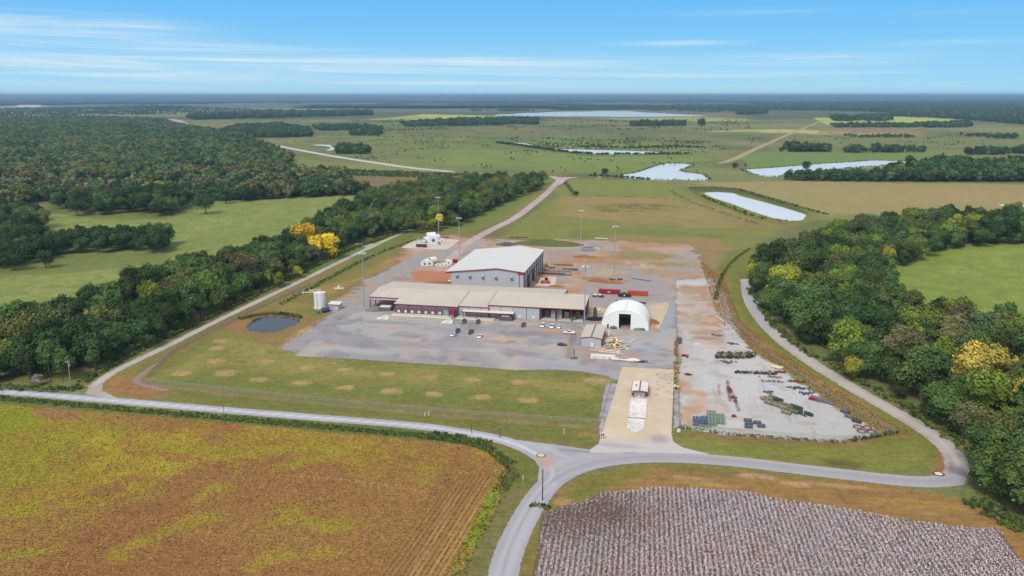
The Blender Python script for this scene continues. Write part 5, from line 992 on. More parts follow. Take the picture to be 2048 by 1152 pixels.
q = at('rebar_tangle', 'tangle of dark brushwood at the end of the pale pipe run', 'scrap', 1283, 725, .05); t_ = MB()
for k in range(40): t_.tube((rr.uniform(-3.5, 3.5), rr.uniform(-1.2, 1.2), rr.uniform(0, .4)), (rr.uniform(-3.5, 3.5), rr.uniform(-1.2, 1.2), rr.uniform(.2, 1.3)), .05, n=4)
part('stick', t_, 'rust', q)
q = at('small_tank', 'small white upright tank behind the timber heap', 'tank', 1217.5, 672, .06); part('shell', MB().tube((0, 0, .3), (0, 0, 2.6), .75, n=14), 'offwhite', q); part('stand', MB().tube((0, 0, 0), (0, 0, .29), .85, n=10), 'vdgrey', q)
q = at('tarp_bundle', 'dark tarpaulin bundle at the foot of the shelter front wall, left of its doorway', 'tarpaulin', 1227.5, 657.5, .06); part('tarp', MB().lump((0, 0, .5), (2.1, 1, 1.0), 10, 6, 6, .2), 'vdgrey', q)
for px, m_, lb in ((1274, 'paleg', 'dull green sack at the foot of the shelter front wall right of its doorway'), (1284, 'green', 'bright green tarpaulin at the right foot of the shelter front wall')):
    q = at('tarp_bundle', lb, 'tarpaulin', px, 660.5, .06); part('tarp', MB().lump((0, 0, .4), (2.0, .8, .8), 10, 6, px, .2), m_, q)
q = at('black_sheet_pile', 'black plastic sheeting heap between the warehouse and the fabric shelter', 'sheeting', 1193, 640, .06); part('sheet', MB().lump((0, 0, .5), (5.8, 2.2, 1.3), 14, 6, 9, .2), 'black', q)
q = at('sandblast_tank', 'upright pale blue tank with a dark top beside the black sheeting', 'tank', 1190, 632, .06); part('shell', MB().tube((0, 0, 0), (0, 0, 3.8), 1.1, 1.0, n=12), 'blues', q); part('top', MB().lump((0, 0, 4.4), (.6, .6, .7), 8, 5, 2, .1), 'black', q); part('chute', MB().lump((2.2, .5, 3.2), (1.0, .8, .9), 8, 5, 4, .15), 'offwhite', q)
# ---------------- storage yard stock
M['net'] = mat('olive_netting', C(112, 116, 90), .9, 0, .6, 2.0, bump=.6); M['net2'] = mat('tan_netting', C(146, 132, 106), .9, 0, .5, 2.0, bump=.6); M['net3'] = mat('dark_netting', C(70, 78, 72), .9, 0, .5, 2.0, bump=.6)
def roll(px, py, L_, r, m_, rz, label, group):
    q = at('netting_roll', label, 'netting roll', px, py, .05, RZ + rz, group); b_ = MB(); n = 7
    for k in range(n):
        x0, x1 = -L_ / 2 + L_ * k / n, -L_ / 2 + L_ * (k + 1) / n; ra, rb_ = [r * rr.uniform(.85, 1.1) for _ in '12']; b_.tube((x0, 0, r * .8), (x1, 0, r * .8), ra, rb_, n=9, cap=k in (0, n - 1))
    part('roll', b_, m_, q, smooth=True); part('end_core', MB().tube((-L_ / 2 - .05, 0, r * .8), (-L_ / 2 + .1, 0, r * .8), r * .5, n=8), 'black', q); return q
G1 = 'netting rolls in the long dark row on the storage yard'
for k in range(12):
    px = 1436 + k * 6.4; roll(px, 715.5 - abs(k - 5) * .15 - (2 if k % 2 else 0), 4.4, 1.15 if k % 3 else 1.3, ('net', 'net3', 'net2')[k % 3], 1.2 + rr.uniform(-.2, .2), ['olive', 'near black', 'tan'][k % 3] + ' netting roll, %s from the left in the long rear row of the yard' % ['first', 'second', 'third', 'fourth', 'fifth', 'sixth', 'seventh', 'eighth', 'ninth', 'tenth', 'eleventh', 'twelfth'][k], G1)
G2 = 'small dark bundles in the second row on the storage yard'
for k, px in enumerate((1474, 1484, 1492, 1499, 1512, 1521, 1530, 1540, 1549)):
    roll(px, 746 + (px - 1474) * .045, 2.2, .65, ('net3', 'net')[k % 2], .6 + rr.uniform(-.3, .3), 'small %s bundle, %s from the left in the thin second row' % (['dark', 'olive'][k % 2], ['first', 'second', 'third', 'fourth', 'fifth', 'sixth', 'seventh', 'eighth', 'ninth'][k]), G2)
G3 = 'netting rolls in the front cluster on the storage yard'
for k, (dx, dy, m_) in enumerate(((60, 505, 'net2'), (105, 500, 'net2'), (165, 485, 'net'), (235, 515, 'net3'), (110, 550, 'net2'), (175, 550, 'net'), (225, 585, 'net2'), (290, 575, 'net'), (300, 615, 'net2'), (370, 600, 'net'), (440, 605, 'net3'), (485, 620, 'net3'), (365, 640, 'net'), (430, 665, 'net'), (480, 665, 'net3'), (335, 675, 'net2'))):
    roll(1520 + dx / 6.4, 720 + (dy + 14) / 6.4, 3.6, .85, m_, -.75 + rr.uniform(-.15, .15), '%s netting roll in the front cluster, %s' % ({'net': 'olive', 'net2': 'tan', 'net3': 'dark'}[m_], ['at its far left tip', 'second from its left tip', 'at its rear crest', 'dark end of its rear crest', 'front left, below the tan tip', 'beside the rear crest', 'in its left middle', 'in its very middle', 'in the middle front', 'right of the middle', 'right, toward the dark end', 'at its far right end', 'in the front right group', 'near the front right end', 'dark front right end', 'lowest, nearest the lawn'][k]), G3)
for px, py, m_, rz, lb in ((1617, 831, 'net3', -.75, 'lone dark roll right of the front cluster'), (1607, 832, 'net3', -.9, 'thin dark roll between the front cluster and the lone roll'), (1690, 826, 'blues', -.7, 'blue grey roll at the right bank edge'), (1699, 836, 'net', -.7, 'olive roll at the right bank edge'), (1713, 845, 'net3', -.7, 'grey roll at the right bank edge near the rusty rings')):
    roll(px, py, 3.4 if 'thin' not in lb else 2.6, .8 if 'thin' not in lb else .3, m_, rz, lb, 'loose rolls at the right of the storage yard')
for px, py, lb in ((1495.5, 843, 'small dark block farthest back in the group of grey bales'), (1497.5, 849, 'blue grey bale in the left middle of the group'), (1497, 855.5, 'wide grey bale nearest the fence on the left'), (1514.5, 847.5, 'grey bale at the back right of the group'), (1522, 854, 'dark bale at the front right of the group')):
    q = at('bale', lb, 'bale', px, py, .05, RZ + rr.uniform(-.1, .1), 'dark bales near the storage yard fence'); part('bale', MB().box(-1.5, 1.5, -.9, .9, 0, 1.0), 'blues' if 'blue' in lb else 'vdgrey', q, bevel=.25); part('strap', MB().box(-.8, -.7, -.93, .93, .0, 1.03).box(.7, .8, -.93, .93, 0, 1.03), 'black', q)
def slatstack(px, py, nx, ny, m_, lb, hh=1.1, L_=5):
    q = at('steel_bundle', lb, 'steel bundle', px, py, .05, RZ, 'bundles of steel sections behind the yard fence'); b_ = MB()
    for k in range(nx):
        for j in range(ny): b_.box(k * 1.15 - nx * .575, k * 1.15 + .95 - nx * .575, j * (L_ + .25), j * (L_ + .25) + L_, .2, hh + rr.uniform(-.15, .15))
    part('section', b_, m_, q); s_ = MB()
    for j in range(ny): s_.box(-nx * .575 - .1, nx * .575 + .05, j * (L_ + .25) + L_ * .45, j * (L_ + .25) + L_ * .45 + .2, hh + .16, hh + .24)
    part('batten', s_, 'wood', q)
slatstack(1395, 852.5, 3, 1, 'blues', 'blue steel bundle at the left end behind the fence', 1.2, 7); slatstack(1409.5, 853, 2, 1, 'blues', 'blue steel bundle second from the left behind the fence', 1.3, 7.4); slatstack(1425, 853, 3, 4, 'paleg', 'tall pale green steel bundle in the middle behind the fence', 1.5, 3.0); slatstack(1442, 849, 3, 2, 'paleg', 'greenish steel bundle at the right end behind the fence', .9, 4.4)
slatstack(1411, 855.5, 4, 1, 'paleg', 'low pale green bundle lying along the fence', .5, 1.6)
for px, py, n, sx_, sy, m_, lb in ((1455, 724.5, 9, 4.2, .8, 'steel', 'low strip of grey scrap in front of the long row'), (1456, 728, 3, 1, .6, 'steel', 'small grey scrap knot below the long row'), (1463, 688, 8, 3, 1.4, 'vdgrey', 'dark scrap knot at the yard top near the power pole'), (1432, 671, 9, 3.5, 1.6, 'steel', 'grey scrap at the narrow top of the yard'), (1359, 682, 12, 1.4, 5, 'vdgrey', 'dark scrap pieces against the drive fence, upper part'), (1368, 712, 6, 1.4, 2.2, 'dred', 'dark red scrap by the drive fence'), (1377, 750, 7, 2, .9, 'rust', 'brown scrap lump on the left of the yard'), (1548, 755, 12, 4, .9, 'net2', 'tan broken mat beside the right bank'), (1545, 764, 9, 3.4, .6, 'steel', 'thin steel frame on the right of the yard'), (1596, 777, 16, 4.2, 1.8, 'blues', 'dark blue plastic heap at the right bank'), (1613, 788, 10, 2.6, 1.4, 'blues', 'blue grey plastic heap near the red wreck'), (1590, 764, 12, 3.4, 1.3, 'rust', 'dark red brown heap at the right bank'), (1562, 745, 12, 3.8, 1, 'rust', 'rusty scrap under the bank beside the yellow boards'), (1469, 834, 4, .8, .7, 'vdgrey', 'small dark lump in the lower yard'), (1538, 786, 8, 1.8, 1.2, 'steel', 'loose grey rings on the open yard'), (1459, 780, 10, .7, 3.6, 'rust', 'rust streak of scrap in the middle of the yard'), (1470, 800, 10, .8, 4, 'rust', 'second rust streak of scrap right of the first'), (1395, 690, 4, 1.2, .8, 'offwhite', 'pale lump in the upper yard')):
    q = at('scrap_heap', lb, 'scrap heap', px, py, .03, RZ); b_ = MB()
    for k in range(n * 2):
        x, y = rr.gauss(0, sx_ * .55), rr.gauss(0, sy * .55); b_.box(-rr.uniform(.2, .9), rr.uniform(.2, .9), -rr.uniform(.08, .4), rr.uniform(.08, .4), 0, rr.uniform(.12, .75), rr.uniform(0, 3), (x, y, 0))
    part('piece', b_, m_, q)
q = at('wrecked_boat', 'grey and red wreck with a pale pointed nose at the right bank', 'wreck', 1640, 803, .05, RZ - .5); part('hull', MB().prism([(-4.5, 0), (2, 0), (6.2, .25), (2, 1.3), (-4, 1.5)], -1.1, 1.1, 'y'), 'steel', q, bevel=.1); part('red_panel', MB().box(-4.2, -1, -1.2, -1.103, .3, 1.3), 'red', q)
q = at('yellow_boards', 'loose yellow boards stacked against the brown bank', 'boards', 1553, 736, .05, RZ - .7); b_ = MB(); [b_.box(-2.6, 2.6, -1.6 + k * .55, -1.2 + k * .55, .1 + rr.uniform(0, .4), .5 + rr.uniform(0, .2), rr.uniform(-.12, .12)) for k in range(7)]; part('board', b_, 'pine', q)
for px, py, lb in ((1725, 856, 'rusty wire rings lying at the yard corner, rear pair'), (1733, 864.5, 'rusty wire rings lying at the yard corner, front pair')):
    q = at('wire_ring', lb, 'wire rings', px, py, .05, RZ); b_ = MB()
    for c_ in (-1.7, 1.7):
        for k in range(16):
            a0, a1 = math.tau * k / 16, math.tau * (k + 1) / 16
            for r_, z_ in ((1.6, .15), (1.5, .5)): b_.tube((c_ + r_ * math.cos(a0), r_ * math.sin(a0), z_), (c_ + r_ * math.cos(a1), r_ * math.sin(a1), z_), .12, n=4, cap=False)
    part('ring', b_, 'rust', q)
for px, py, L_, a, lb in ((1440, 640, 13, -1.25, 'white pipe leaning in the weeds left of the power pole, upper'), (1446, 655, 10, -1.1, 'white pipe in the weeds at the foot of the power pole')):
    q = at('white_pipe', lb, 'pipe', px, py, .3, RZ + a); part('pipe', MB().tube((-L_ / 2, 0, .3), (L_ / 2, 0, .3), .22, n=8), 'white', q); part('cap', MB().tube((L_ / 2, 0, .3), (L_ / 2 + .2, 0, .3), .3, n=8), 'red', q)
q = at('cable_drum', 'pale crates and drum in a row beside the drive fence', 'crates', 1358, 723, .05, RZ); part('crate', MB().box(-.9, .9, -2.8, -1.4, 0, 1.2).box(-.9, .7, -1, .8, 0, 1.5).box(-.7, .9, 1.2, 3, 0, 1.1), 'paleg', q, bevel=.06)
q = at('barn', 'white barn gable glimpsed between the trees at the left edge', 'barn', 90, 497, 0, .3); part('wall', MB().prism([(-7, 0), (7, 0), (7, 5), (0, 8), (-7, 5)], -9, 9, 'y'), 'white', q); part('roof', MB().prism([(-7.6, 4.8), (0, 8.05), (7.6, 4.8), (7.6, 5.1), (0, 8.35), (-7.6, 5.1)], -9.5, 9.5, 'y'), 'white', q)
q = at('water_tower', 'tiny pale water tower on the far wooded horizon', 'water tower', 1884, 204.6, 0); part('leg', MB().tube((0, 0, 0), (0, 0, 60), 2.5, n=8), 'white', q); part('tank', MB().lump((0, 0, 66), (10, 10, 8), 12, 8, 1, .01), 'white', q)
q = at('radio_mast', 'thin radio mast on the far wooded horizon', 'mast', 1387, 206, 0); part('pole', MB().tube((0, 0, 0), (0, 0, 125), 1.6, .8, n=6), 'galv', q); part('beacon', MB().tube((0, 0, 125), (0, 0, 129), 1.4, n=6), 'red', q)
for px, py, w_, lb in ((842, 202.5, 90, 'long white far building left of the horizon centre'), (1075, 201.5, 90, 'white far building right of the horizon centre'), (1232, 201.6, 60, 'small white far building near the lake'), (1388, 203.4, 50, 'small pale far building below the radio mast'), (60, 213.5, 120, 'pale low far buildings at the left edge')):
    q = at('building', lb, 'building', px, py); part('wall', MB().box(-w_, w_, -20, 20, 0, 14), 'offwhite', q); part('roof', MB().prism([(-22, 14.003), (22, 14.003), (0, 19)], -w_ - 2, w_ + 2, 'x'), 'offwhite', q)
q = at('concrete_slab', 'pale concrete slab in the hayfield behind the right wood', 'slab', 2025, 412, .1); part('slab', MB().box(-12, 12, -7, 7, 0, .6), 'white', q, bevel=.1); part('kerb', MB().box(-12.3, 12.3, -7.4, -7.003, 0, .8), 'offwhite', q)
# ================================================================== VEGETATION
def leaf_mat(name, trans=.18, rough=.85):
    m, nt = new_mat(name); L = nt.links; out = N(nt, 'ShaderNodeOutputMaterial')
    t = N(nt, 'ShaderNodeAttribute', attribute_name='tint', attribute_type='INSTANCER'); c = N(nt, 'ShaderNodeAttribute', attribute_name='Col')
    oi = N(nt, 'ShaderNodeObjectInfo'); col = mixc(nt, 1.0, t.outputs['Color'], c.outputs['Color'], 'MULTIPLY')
    hs = N(nt, 'ShaderNodeHueSaturation'); L.new(col, hs.inputs['Color']); L.new(mathn(nt, 'MULTIPLY_ADD', oi.outputs['Random'], .03, .485), hs.inputs['Hue']); L.new(mathn(nt, 'MULTIPLY_ADD', oi.outputs['Random'], .5, .78), hs.inputs['Value'])
    d = N(nt, 'ShaderNodeBsdfDiffuse'); L.new(hs.outputs[0], d.inputs[0]); tr = N(nt, 'ShaderNodeBsdfTranslucent'); L.new(hs.outputs[0], tr.inputs[0])
    mx = N(nt, 'ShaderNodeMixShader', ins={0: trans}); L.new(d.outputs[0], mx.inputs[1]); L.new(tr.outputs[0], mx.inputs[2]); L.new(mx.outputs[0], out.inputs[0]); return m
m_leaf = leaf_mat('foliage', .1); m_bark = mat('bark', C(120, 108, 96), .95, 0, .3)
def leaves(centres, normals, size, rng, tilt=.7):
    n = len(centres); nn = normals + rng.normal(0, tilt, (n, 3)); nn /= np.linalg.norm(nn, axis=1)[:, None] + 1e-9
    up = rng.normal(0, 1, (n, 3)); a = np.cross(nn, up); a /= np.linalg.norm(a, axis=1)[:, None] + 1e-9; b = np.cross(nn, a)
    s = (size * rng.uniform(.6, 1.35, n))[:, None] / 2; k = rng.uniform(.55, 1.0, n)[:, None]
    co = np.stack([centres - a * s, centres - b * s * k, centres + a * s, centres + b * s * k], 1).reshape(-1, 3); return co, np.arange(n * 4).reshape(-1, 4)
def crown_data(seed, R, zlo, zhi, nl, nleaf, size, flat=1.0):
    rng = np.random.default_rng(seed); lob = []
    zc = (zlo + zhi) / 2; rz_ = (zhi - zlo) / 2
    for k in range(nl):
        th = rng.uniform(0, math.tau); q = rng.uniform(-.75, .85); rr_ = math.sqrt(max(0, 1 - q * q)) * R * rng.uniform(.45, .78)
        lob.append((rr_ * math.cos(th), rr_ * math.sin(th), zc + q * rz_ * .72, R * rng.uniform(.3, .5), rng.uniform(.7, 1.35)))
    lob.append((0, 0, zc + rz_ * .3, R * .55, 1.0)); lob.append((0, 0, zc - rz_ * .1, R * .6, .85))
    wts = np.array([l[3] ** 2 for l in lob]); wts /= wts.sum(); ch = rng.choice(len(lob), nleaf, p=wts); L4 = np.array(lob)[ch]
    d = rng.normal(0, 1, (nleaf, 3)); d[:, 2] = np.where(rng.random(nleaf) < .7, np.abs(d[:, 2]), d[:, 2]); d /= np.linalg.norm(d, axis=1)[:, None]
    rad = L4[:, 3] * rng.uniform(.72, 1.08, nleaf) * (1 + .25 * np.sin(d[:, 0] * 5 + seed) * np.cos(d[:, 1] * 6))
    c = L4[:, :3] + d * rad[:, None]; c[:, 2] = np.maximum(c[:, 2], .3)
    co, f = leaves(c, d, size, rng, .42)
    v = (L4[:, 4] * rng.uniform(.75, 1.25, nleaf)); tint = np.stack([v * (1 + .12 * (L4[:, 4] - 1)), v, v * .92], 1)
    return co, f, np.repeat(tint, 4, 0), lob
def trunk_mb(seed, R, zlo, zhi, lob, r=.32):
    rr = random.Random(seed); t = MB(); top = (rr.uniform(-.6, .6), rr.uniform(-.6, .6), zlo + (zhi - zlo) * .45); t.tube((0, 0, -.2), (top[0] * .4, top[1] * .4, zlo * .6 + .8), r * 1.25, r * .9, 8); t.tube((top[0] * .4, top[1] * .4, zlo * .6 + .8), top, r * .9, r * .5, 7)
    for l in lob[:6]: t.tube((top[0] * .6, top[1] * .6, zlo * .7 + (zhi - zlo) * .18), l[:3], r * .42, r * .12, 5, cap=False)
    return t
HI = []; TR = []
specs = [(7.4, 1.0, 16.5, 7), (6.6, .8, 14.5, 6), (8.6, 1.2, 18.0, 9), (5.6, .6, 12.0, 5), (8.0, 1.0, 14.5, 8), (6.2, 1.0, 18.0, 7)]
for i, (R, zl_, zh, nl) in enumerate(specs):
    co, f, c_, lob = crown_data(100 + i, R, zl_, zh, nl, int(90 * R * R * .95), .82); HI.append(np_mesh('crown', co, f, m_leaf, c_, link=False).data); TR.append(trunk_mb(i, R, zl_, zh, lob))
PAS = []; PTR = []
for i, (R, zl_, zh, nl) in enumerate([(8.2, 3.6, 15.5, 13), (7.2, 3.2, 14.0, 12), (9.0, 4.0, 16.5, 15)]):
    co, f, c_, lob = crown_data(200 + i, R, zl_, zh, nl, 4200, .85); PAS.append(np_mesh('crown', co, f, m_leaf, c_, link=False).data); PTR.append(trunk_mb(20 + i, R, zl_, zh, lob, .42))
def tmesh(mb):
    me = bpy.data.meshes.new('trunk'); me.from_pydata([tuple(map(float, v)) for v in mb.v], [], mb.f); me.materials.append(m_bark); me.polygons.foreach_set('use_smooth', [True] * len(me.polygons)); return me
TR = [tmesh(t) for t in TR]; PTR = [tmesh(t) for t in PTR]
LOW = []
for i in range(4):
    co, f, c_, _ = crown_data(300 + i, 6.8, .3, 13.5 + i, 8, 420, 2.0); LOW.append(np_mesh('low_crown', co, f, m_leaf, c_, link=False))
BUSH = []
for i in range(3):
    co, f, c_, _ = crown_data(400 + i, 1.7, .1, 2.4, 5, 150, .62); BUSH.append(np_mesh('bush_crown', co, f, m_leaf, c_, link=False))
HIO = []
for me in HI: HIO.append(bpy.data.objects.new('crown_source', me))
KF = 1.0
TONE = {'dark green': C(66, 86, 52, KF), 'mid green': C(87, 108, 62, KF), 'olive': C(108, 114, 66, KF), 'grey green': C(94, 110, 76, KF), 'bright green': C(116, 134, 60, KF), 'yellow green': C(150, 150, 62, KF), 'golden yellow': C(226, 196, 62, 1.05), 'orange brown': C(172, 148, 78, KF), 'brownish': C(112, 109, 78, KF), 'bare grey': C(150, 142, 134, KF), 'tan': C(176, 142, 92, KF), 'rust': C(158, 116, 74, KF)}
def inpoly(x, y, px): return sd_poly(np.asarray(x, float), np.asarray(y, float), PP(px)) > 0
def scatter(px, sp, seed, jit=.42):
    pts = PP(px); mn, mx = pts.min(0), pts.max(0); rng = np.random.default_rng(seed); nx, ny = int((mx[0] - mn[0]) / sp) + 1, int((mx[1] - mn[1]) / (sp * .866)) + 1
    X, Y = np.meshgrid(np.arange(nx), np.arange(ny)); X = mn[0] + (X + .5 * (Y % 2)) * sp; Y = mn[1] + Y * sp * .866
    X = X.ravel() + rng.uniform(-jit, jit, X.size) * sp; Y = Y.ravel() + rng.uniform(-jit, jit, Y.size) * sp
    k = sd_poly(X, Y, pts) > 0; return X[k], Y[k]
belt = [(-260, 800), (-100, 700), (20, 668), (170, 640), (300, 575), (420, 540), (560, 505), (640, 460), (730, 405), (850, 378), (1000, 370), (1085, 366), (1082, 378), (1000, 412), (930, 447), (870, 466), (790, 468), (722, 484), (682, 503), (615, 541), (533, 579), (462, 616), (392, 648), (322, 681), (246, 718), (176, 758), (120, 770), (60, 770), (0, 772), (-100, 768)]
wood = [(1497, 545), (1530, 525), (1570, 500), (1640, 482), (1720, 475), (1800, 455), (1950, 450), (2500, 450), (2500, 483), (2048, 490), (1900, 500), (1845, 522), (1780, 540), (1770, 565), (1785, 605), (1850, 645), (1950, 668), (2048, 692), (2600, 730), (2600, 1330), (2200, 1150), (2048, 1066), (1990, 1030), (1952, 985), (1934, 940), (1915, 892), (1870, 855), (1790, 808), (1700, 756), (1640, 716), (1580, 678), (1540, 640), (1515, 600), (1502, 570)]
rowA = [(-300, 520), (-60, 505), (60, 490), (200, 482), (335, 490), (330, 508), (240, 505), (130, 512), (30, 535), (-300, 555)]
cornerA = [(-400, 440), (0, 428), (80, 440), (95, 462), (40, 480), (-400, 500)]
rowB = [(80, 402), (380, 396), (395, 410), (345, 430), (270, 427), (200, 433), (140, 424), (95, 415)]
rowC = [(380, 386), (560, 382), (700, 378), (740, 384), (700, 392), (560, 398), (440, 404), (400, 400)]
cand = []
def addtrees(px, sp, seed, where, smin=.8, smax=1.15, pal=None, pas=False):
    X, Y = scatter(px, sp, seed); rng = np.random.default_rng(seed + 1); pts = PP(px); sdv = sd_poly(X, Y, pts)
    for x, y, s in zip(X, Y, sdv): cand.append(dict(x=x, y=y, s=rng.uniform(smin, smax) * (1 if s > 8 or pas else .86), r=rng.uniform(0, 6.28), where=where, edge=s < 9, pal=pal, pas=pas, rnd=rng.random(), far=math.hypot(x, y)))
addtrees(belt, 9.6, 1, 'belt', .66, 1.3); addtrees(wood, 10.6, 2, 'wood', .66, 1.38); addtrees(rowA, 11, 3, 'rowA', .85, 1.1, pas=True); addtrees(cornerA, 11, 4, 'cornerA', .85, 1.1, pas=True); addtrees(rowB, 13, 5, 'rowB', .9, 1.2, pas=True)
for px, py, s in ((412, 428, 1.25), (452, 407, 1.1), (487, 403, 1.2), (520, 399, 1.3), (135, 508, 1.0), (92, 536, .9), (8, 537, 1.05), (27, 541, .9), (240, 497, 1.0), (305, 506, 1.1), (702, 390, 1.1), (155, 432, 1.1), (320, 433, 1.1), (345, 428, 1.1), (205, 430, 1.0)):
    x, y = P(px, py); cand.append(dict(x=x, y=y, s=s, r=px * .1, where='lone', edge=True, pal=None, pas=True, rnd=.3, far=math.hypot(x, y) - 1500, lone=(px, py)))
SPEC = [(612, 517, 'golden yellow', 1.5), (635, 521, 'golden yellow', 1.15), (657, 519, 'golden yellow', 1.2), (596, 557, 'yellow green', .6), (880, 459, 'golden yellow', .85), (868, 462, 'yellow green', .8), (560, 575, 'bright green', .6), (1955, 790, 'orange brown', 1.25), (1930, 800, 'orange brown', 1.15), (2040, 845, 'orange brown', 1.1), (2048, 780, 'yellow green', 1.1), (1610, 640, 'yellow green', .8), (1650, 660, 'yellow green', .9), (1515, 560, 'yellow green', .8), (1540, 590, 'bright green', .8), (1580, 560, 'bright green', .9), (1735, 660, 'olive', 1.2), (1790, 700, 'yellow green', .7), (1700, 800 - 40, 'yellow green', .8), (60, 765, 'dark green', .9), (75, 771, 'bare grey', .45), (2010, 990, 'bright green', .9), (1990, 900, 'bright green', 1.0), (1900, 860, 'mid green', 1.0), (475, 560, 'bright green', .8), (220, 690, 'bright green', .8), (1870, 444, 'yellow green', .8), (1740, 470, 'grey green', 1.1), (1555, 530, 'yellow green', .8), (1620, 500, 'bright green', .9)]
NAMES = {}
for px, py, tn, s in SPEC:
    x, y = P(px, py); cand.append(dict(x=x, y=y, s=s, r=px * .3, where='spec', edge=True, pal=tn, pas=False, rnd=.5, far=math.hypot(x, y) - 1400, lone=(px, py)))
    for c in cand[:-1]:
        if c['where'] in ('belt', 'wood') and math.hypot(c['x'] - x, c['y'] - y) < 6.0 * s: c['dead'] = True
cand = [c for c in cand if not c.get('dead')]
def proj(x, y, z=8):
    dy, dz = y, z - H; f = dy * CP - dz * SP; u = dy * SP + dz * CP; return 1024 + F * x / max(f, 1), 576 - F * u / max(f, 1)
# a dark zone and a light zone: tone of each tree follows slow variation over the wood
for c in cand:
    n = float(fbm(np.array([c['x']]), np.array([c['y']]), 60, 77)[0]); q = n + (c['rnd'] - .5) * .5
    if c['pal']: c['tone'] = c['pal']
    elif c['pas'] or c['where'] in ('rowA', 'rowB', 'cornerA'): c['tone'] = 'dark green' if q < .5 else ('mid green' if q < .7 else 'brownish')
    else: c['tone'] = 'dark green' if q < .38 else 'mid green' if q < .58 else 'grey green' if q < .61 else 'olive' if q < .68 else 'bright green' if q < .74 else 'yellow green' if q < .77 and c['where'] == 'wood' else 'brownish' if q < .785 else 'mid green'
    pxs = proj(c['x'], c['y']); c['px'] = pxs; c['vis'] = -30 < pxs[0] < 2078 and -20 < pxs[1] < 1180
cand.sort(key=lambda c: c['far']); vis = [c for c in cand if c['vis']]; ind = vis[:300]; ids = set(map(id, ind)); rest = [c for c in cand if id(c) not in ids]
def tlabel(c):
    w, x, y = c['where'], c['px'][0], c['px'][1]; t = c['tone']
    if w == 'belt':
        pos = ('lowest part of the left wood above the grey road' if x < 200 else 'part of the left wood beside the gravel track' if x < 420 else 'part of the left wood above the pond') if not c['edge'] else ('left wood edge at the gravel track or pasture' if x < 330 else 'left wood edge above the pond bend')
        return f'{t} tree in the {pos}', 'trees of the wood left of the gravel track'
    if w == 'wood':
        pos = ('at the roadside edge' if c['edge'] else 'inside') ; seg = 'near the right frame' if x > 1850 else 'between road and pasture' if y > 560 else 'at its far end by the long pond'
        return f'{t} tree {pos} of the right wood {seg}', 'trees of the wood right of the curved road'
    if w in ('rowA', 'cornerA'): return f'{t} spreading tree in the dark row across the left pasture', 'pasture trees in the dark row'
    return f'{t} spreading tree in the far row of the left pasture', 'pasture trees in the far row'
LONE = {(412, 428): 'lone round dark tree standing clear in the middle of the left pasture', (452, 407): 'small round tree just behind the lone pasture tree', (487, 403): 'round dark tree, second behind the lone pasture tree', (520, 399): 'round dark tree, third behind the lone pasture tree', (135, 508): 'tree with a pale trunk near the middle of the dark pasture row', (92, 536): 'small brownish tree standing in front of the dark pasture row', (8, 537): 'tree at the extreme left edge in front of the pasture row', (27, 541): 'tree second from the left edge in front of the pasture row', (240, 497): 'tree in front of the middle of the dark pasture row', (305, 506): 'tree at the right end of the dark pasture row', (702, 390): 'round tree left of the belt where the far rows end', (155, 432): 'tree at the left front of the far pasture row', (320, 433): 'tree with a pale trunk at the front of the far pasture row', (345, 428): 'tree right of the pale trunked one in the far pasture row', (205, 430): 'tree second from the left at the front of the far pasture row'}
SPL = ['large golden yellow tree in the left wood beside the gravel track', 'golden yellow tree at the upper left of the golden group', 'golden yellow tree at the lower right of the golden group', 'small yellow green bush tree low in the left wood below the golden group', 'small golden tree behind the tall mast at the belt end', 'yellow green tree left below the small golden one at the belt end', 'small bright green tree at the track edge of the left wood', 'large orange brown tree in the right wood near the frame', 'orange brown tree up left of the large one in the right wood', 'orange brown tree at the right frame edge', 'yellow green tree beside the orange trees at the right frame', 'yellow green crown at the road curve in the right wood', 'second yellow green crown right of the first at the road curve', 'rounded yellow green tree at the upper tip of the road', 'bright green tree below the rounded one at the road tip', 'bright green tree in the upper part of the right wood', 'broad domed olive tree in the middle of the right wood', 'small yellow green tree right of the domed olive tree', 'yellow green tree at the roadside half way down the right wood', 'dark tree at the lower left above the grey road', 'small bare grey shrubby tree above the left road', 'bright green tree at the right frame below the road bend', 'bright green tree near the right frame above the road bend', 'mid green tree at the east road bend', 'bright green crown in the middle of the left wood', 'bright green crown low in the left wood', 'yellow green tree on the far skyline of the right wood', 'grey green tall tree at the top of the right wood', 'yellow green tree at the upper left tip of the right wood', 'bright green tree on the upper edge of the right wood']
spk = {(a, b): l for (a, b, _, _), l in zip(SPEC, SPL)}
for k, c in enumerate(ind):
    q = empty('broadleaf_tree', c['x'], c['y'], 0, c['r']); q.scale = (c['s'],) * 3
    if 'lone' in c: lb, gr = (LONE.get(c['lone']) or spk.get(c['lone'])), None
    else: lb, gr = tlabel(c)
    tag(q, lb, 'tree', gr); j = (k * 7 + int(c['rnd'] * 100)) % (3 if c['pas'] else 6)
    cr_ = bpy.data.objects.new('crown', (PAS if c['pas'] else HI)[j]); tk = bpy.data.objects.new('trunk', (PTR if c['pas'] else TR)[j])
    for o in (cr_, tk): COL.objects.link(o); o.parent = q
    cr_['tint'] = [float(v) for v in TONE[c['tone']]]
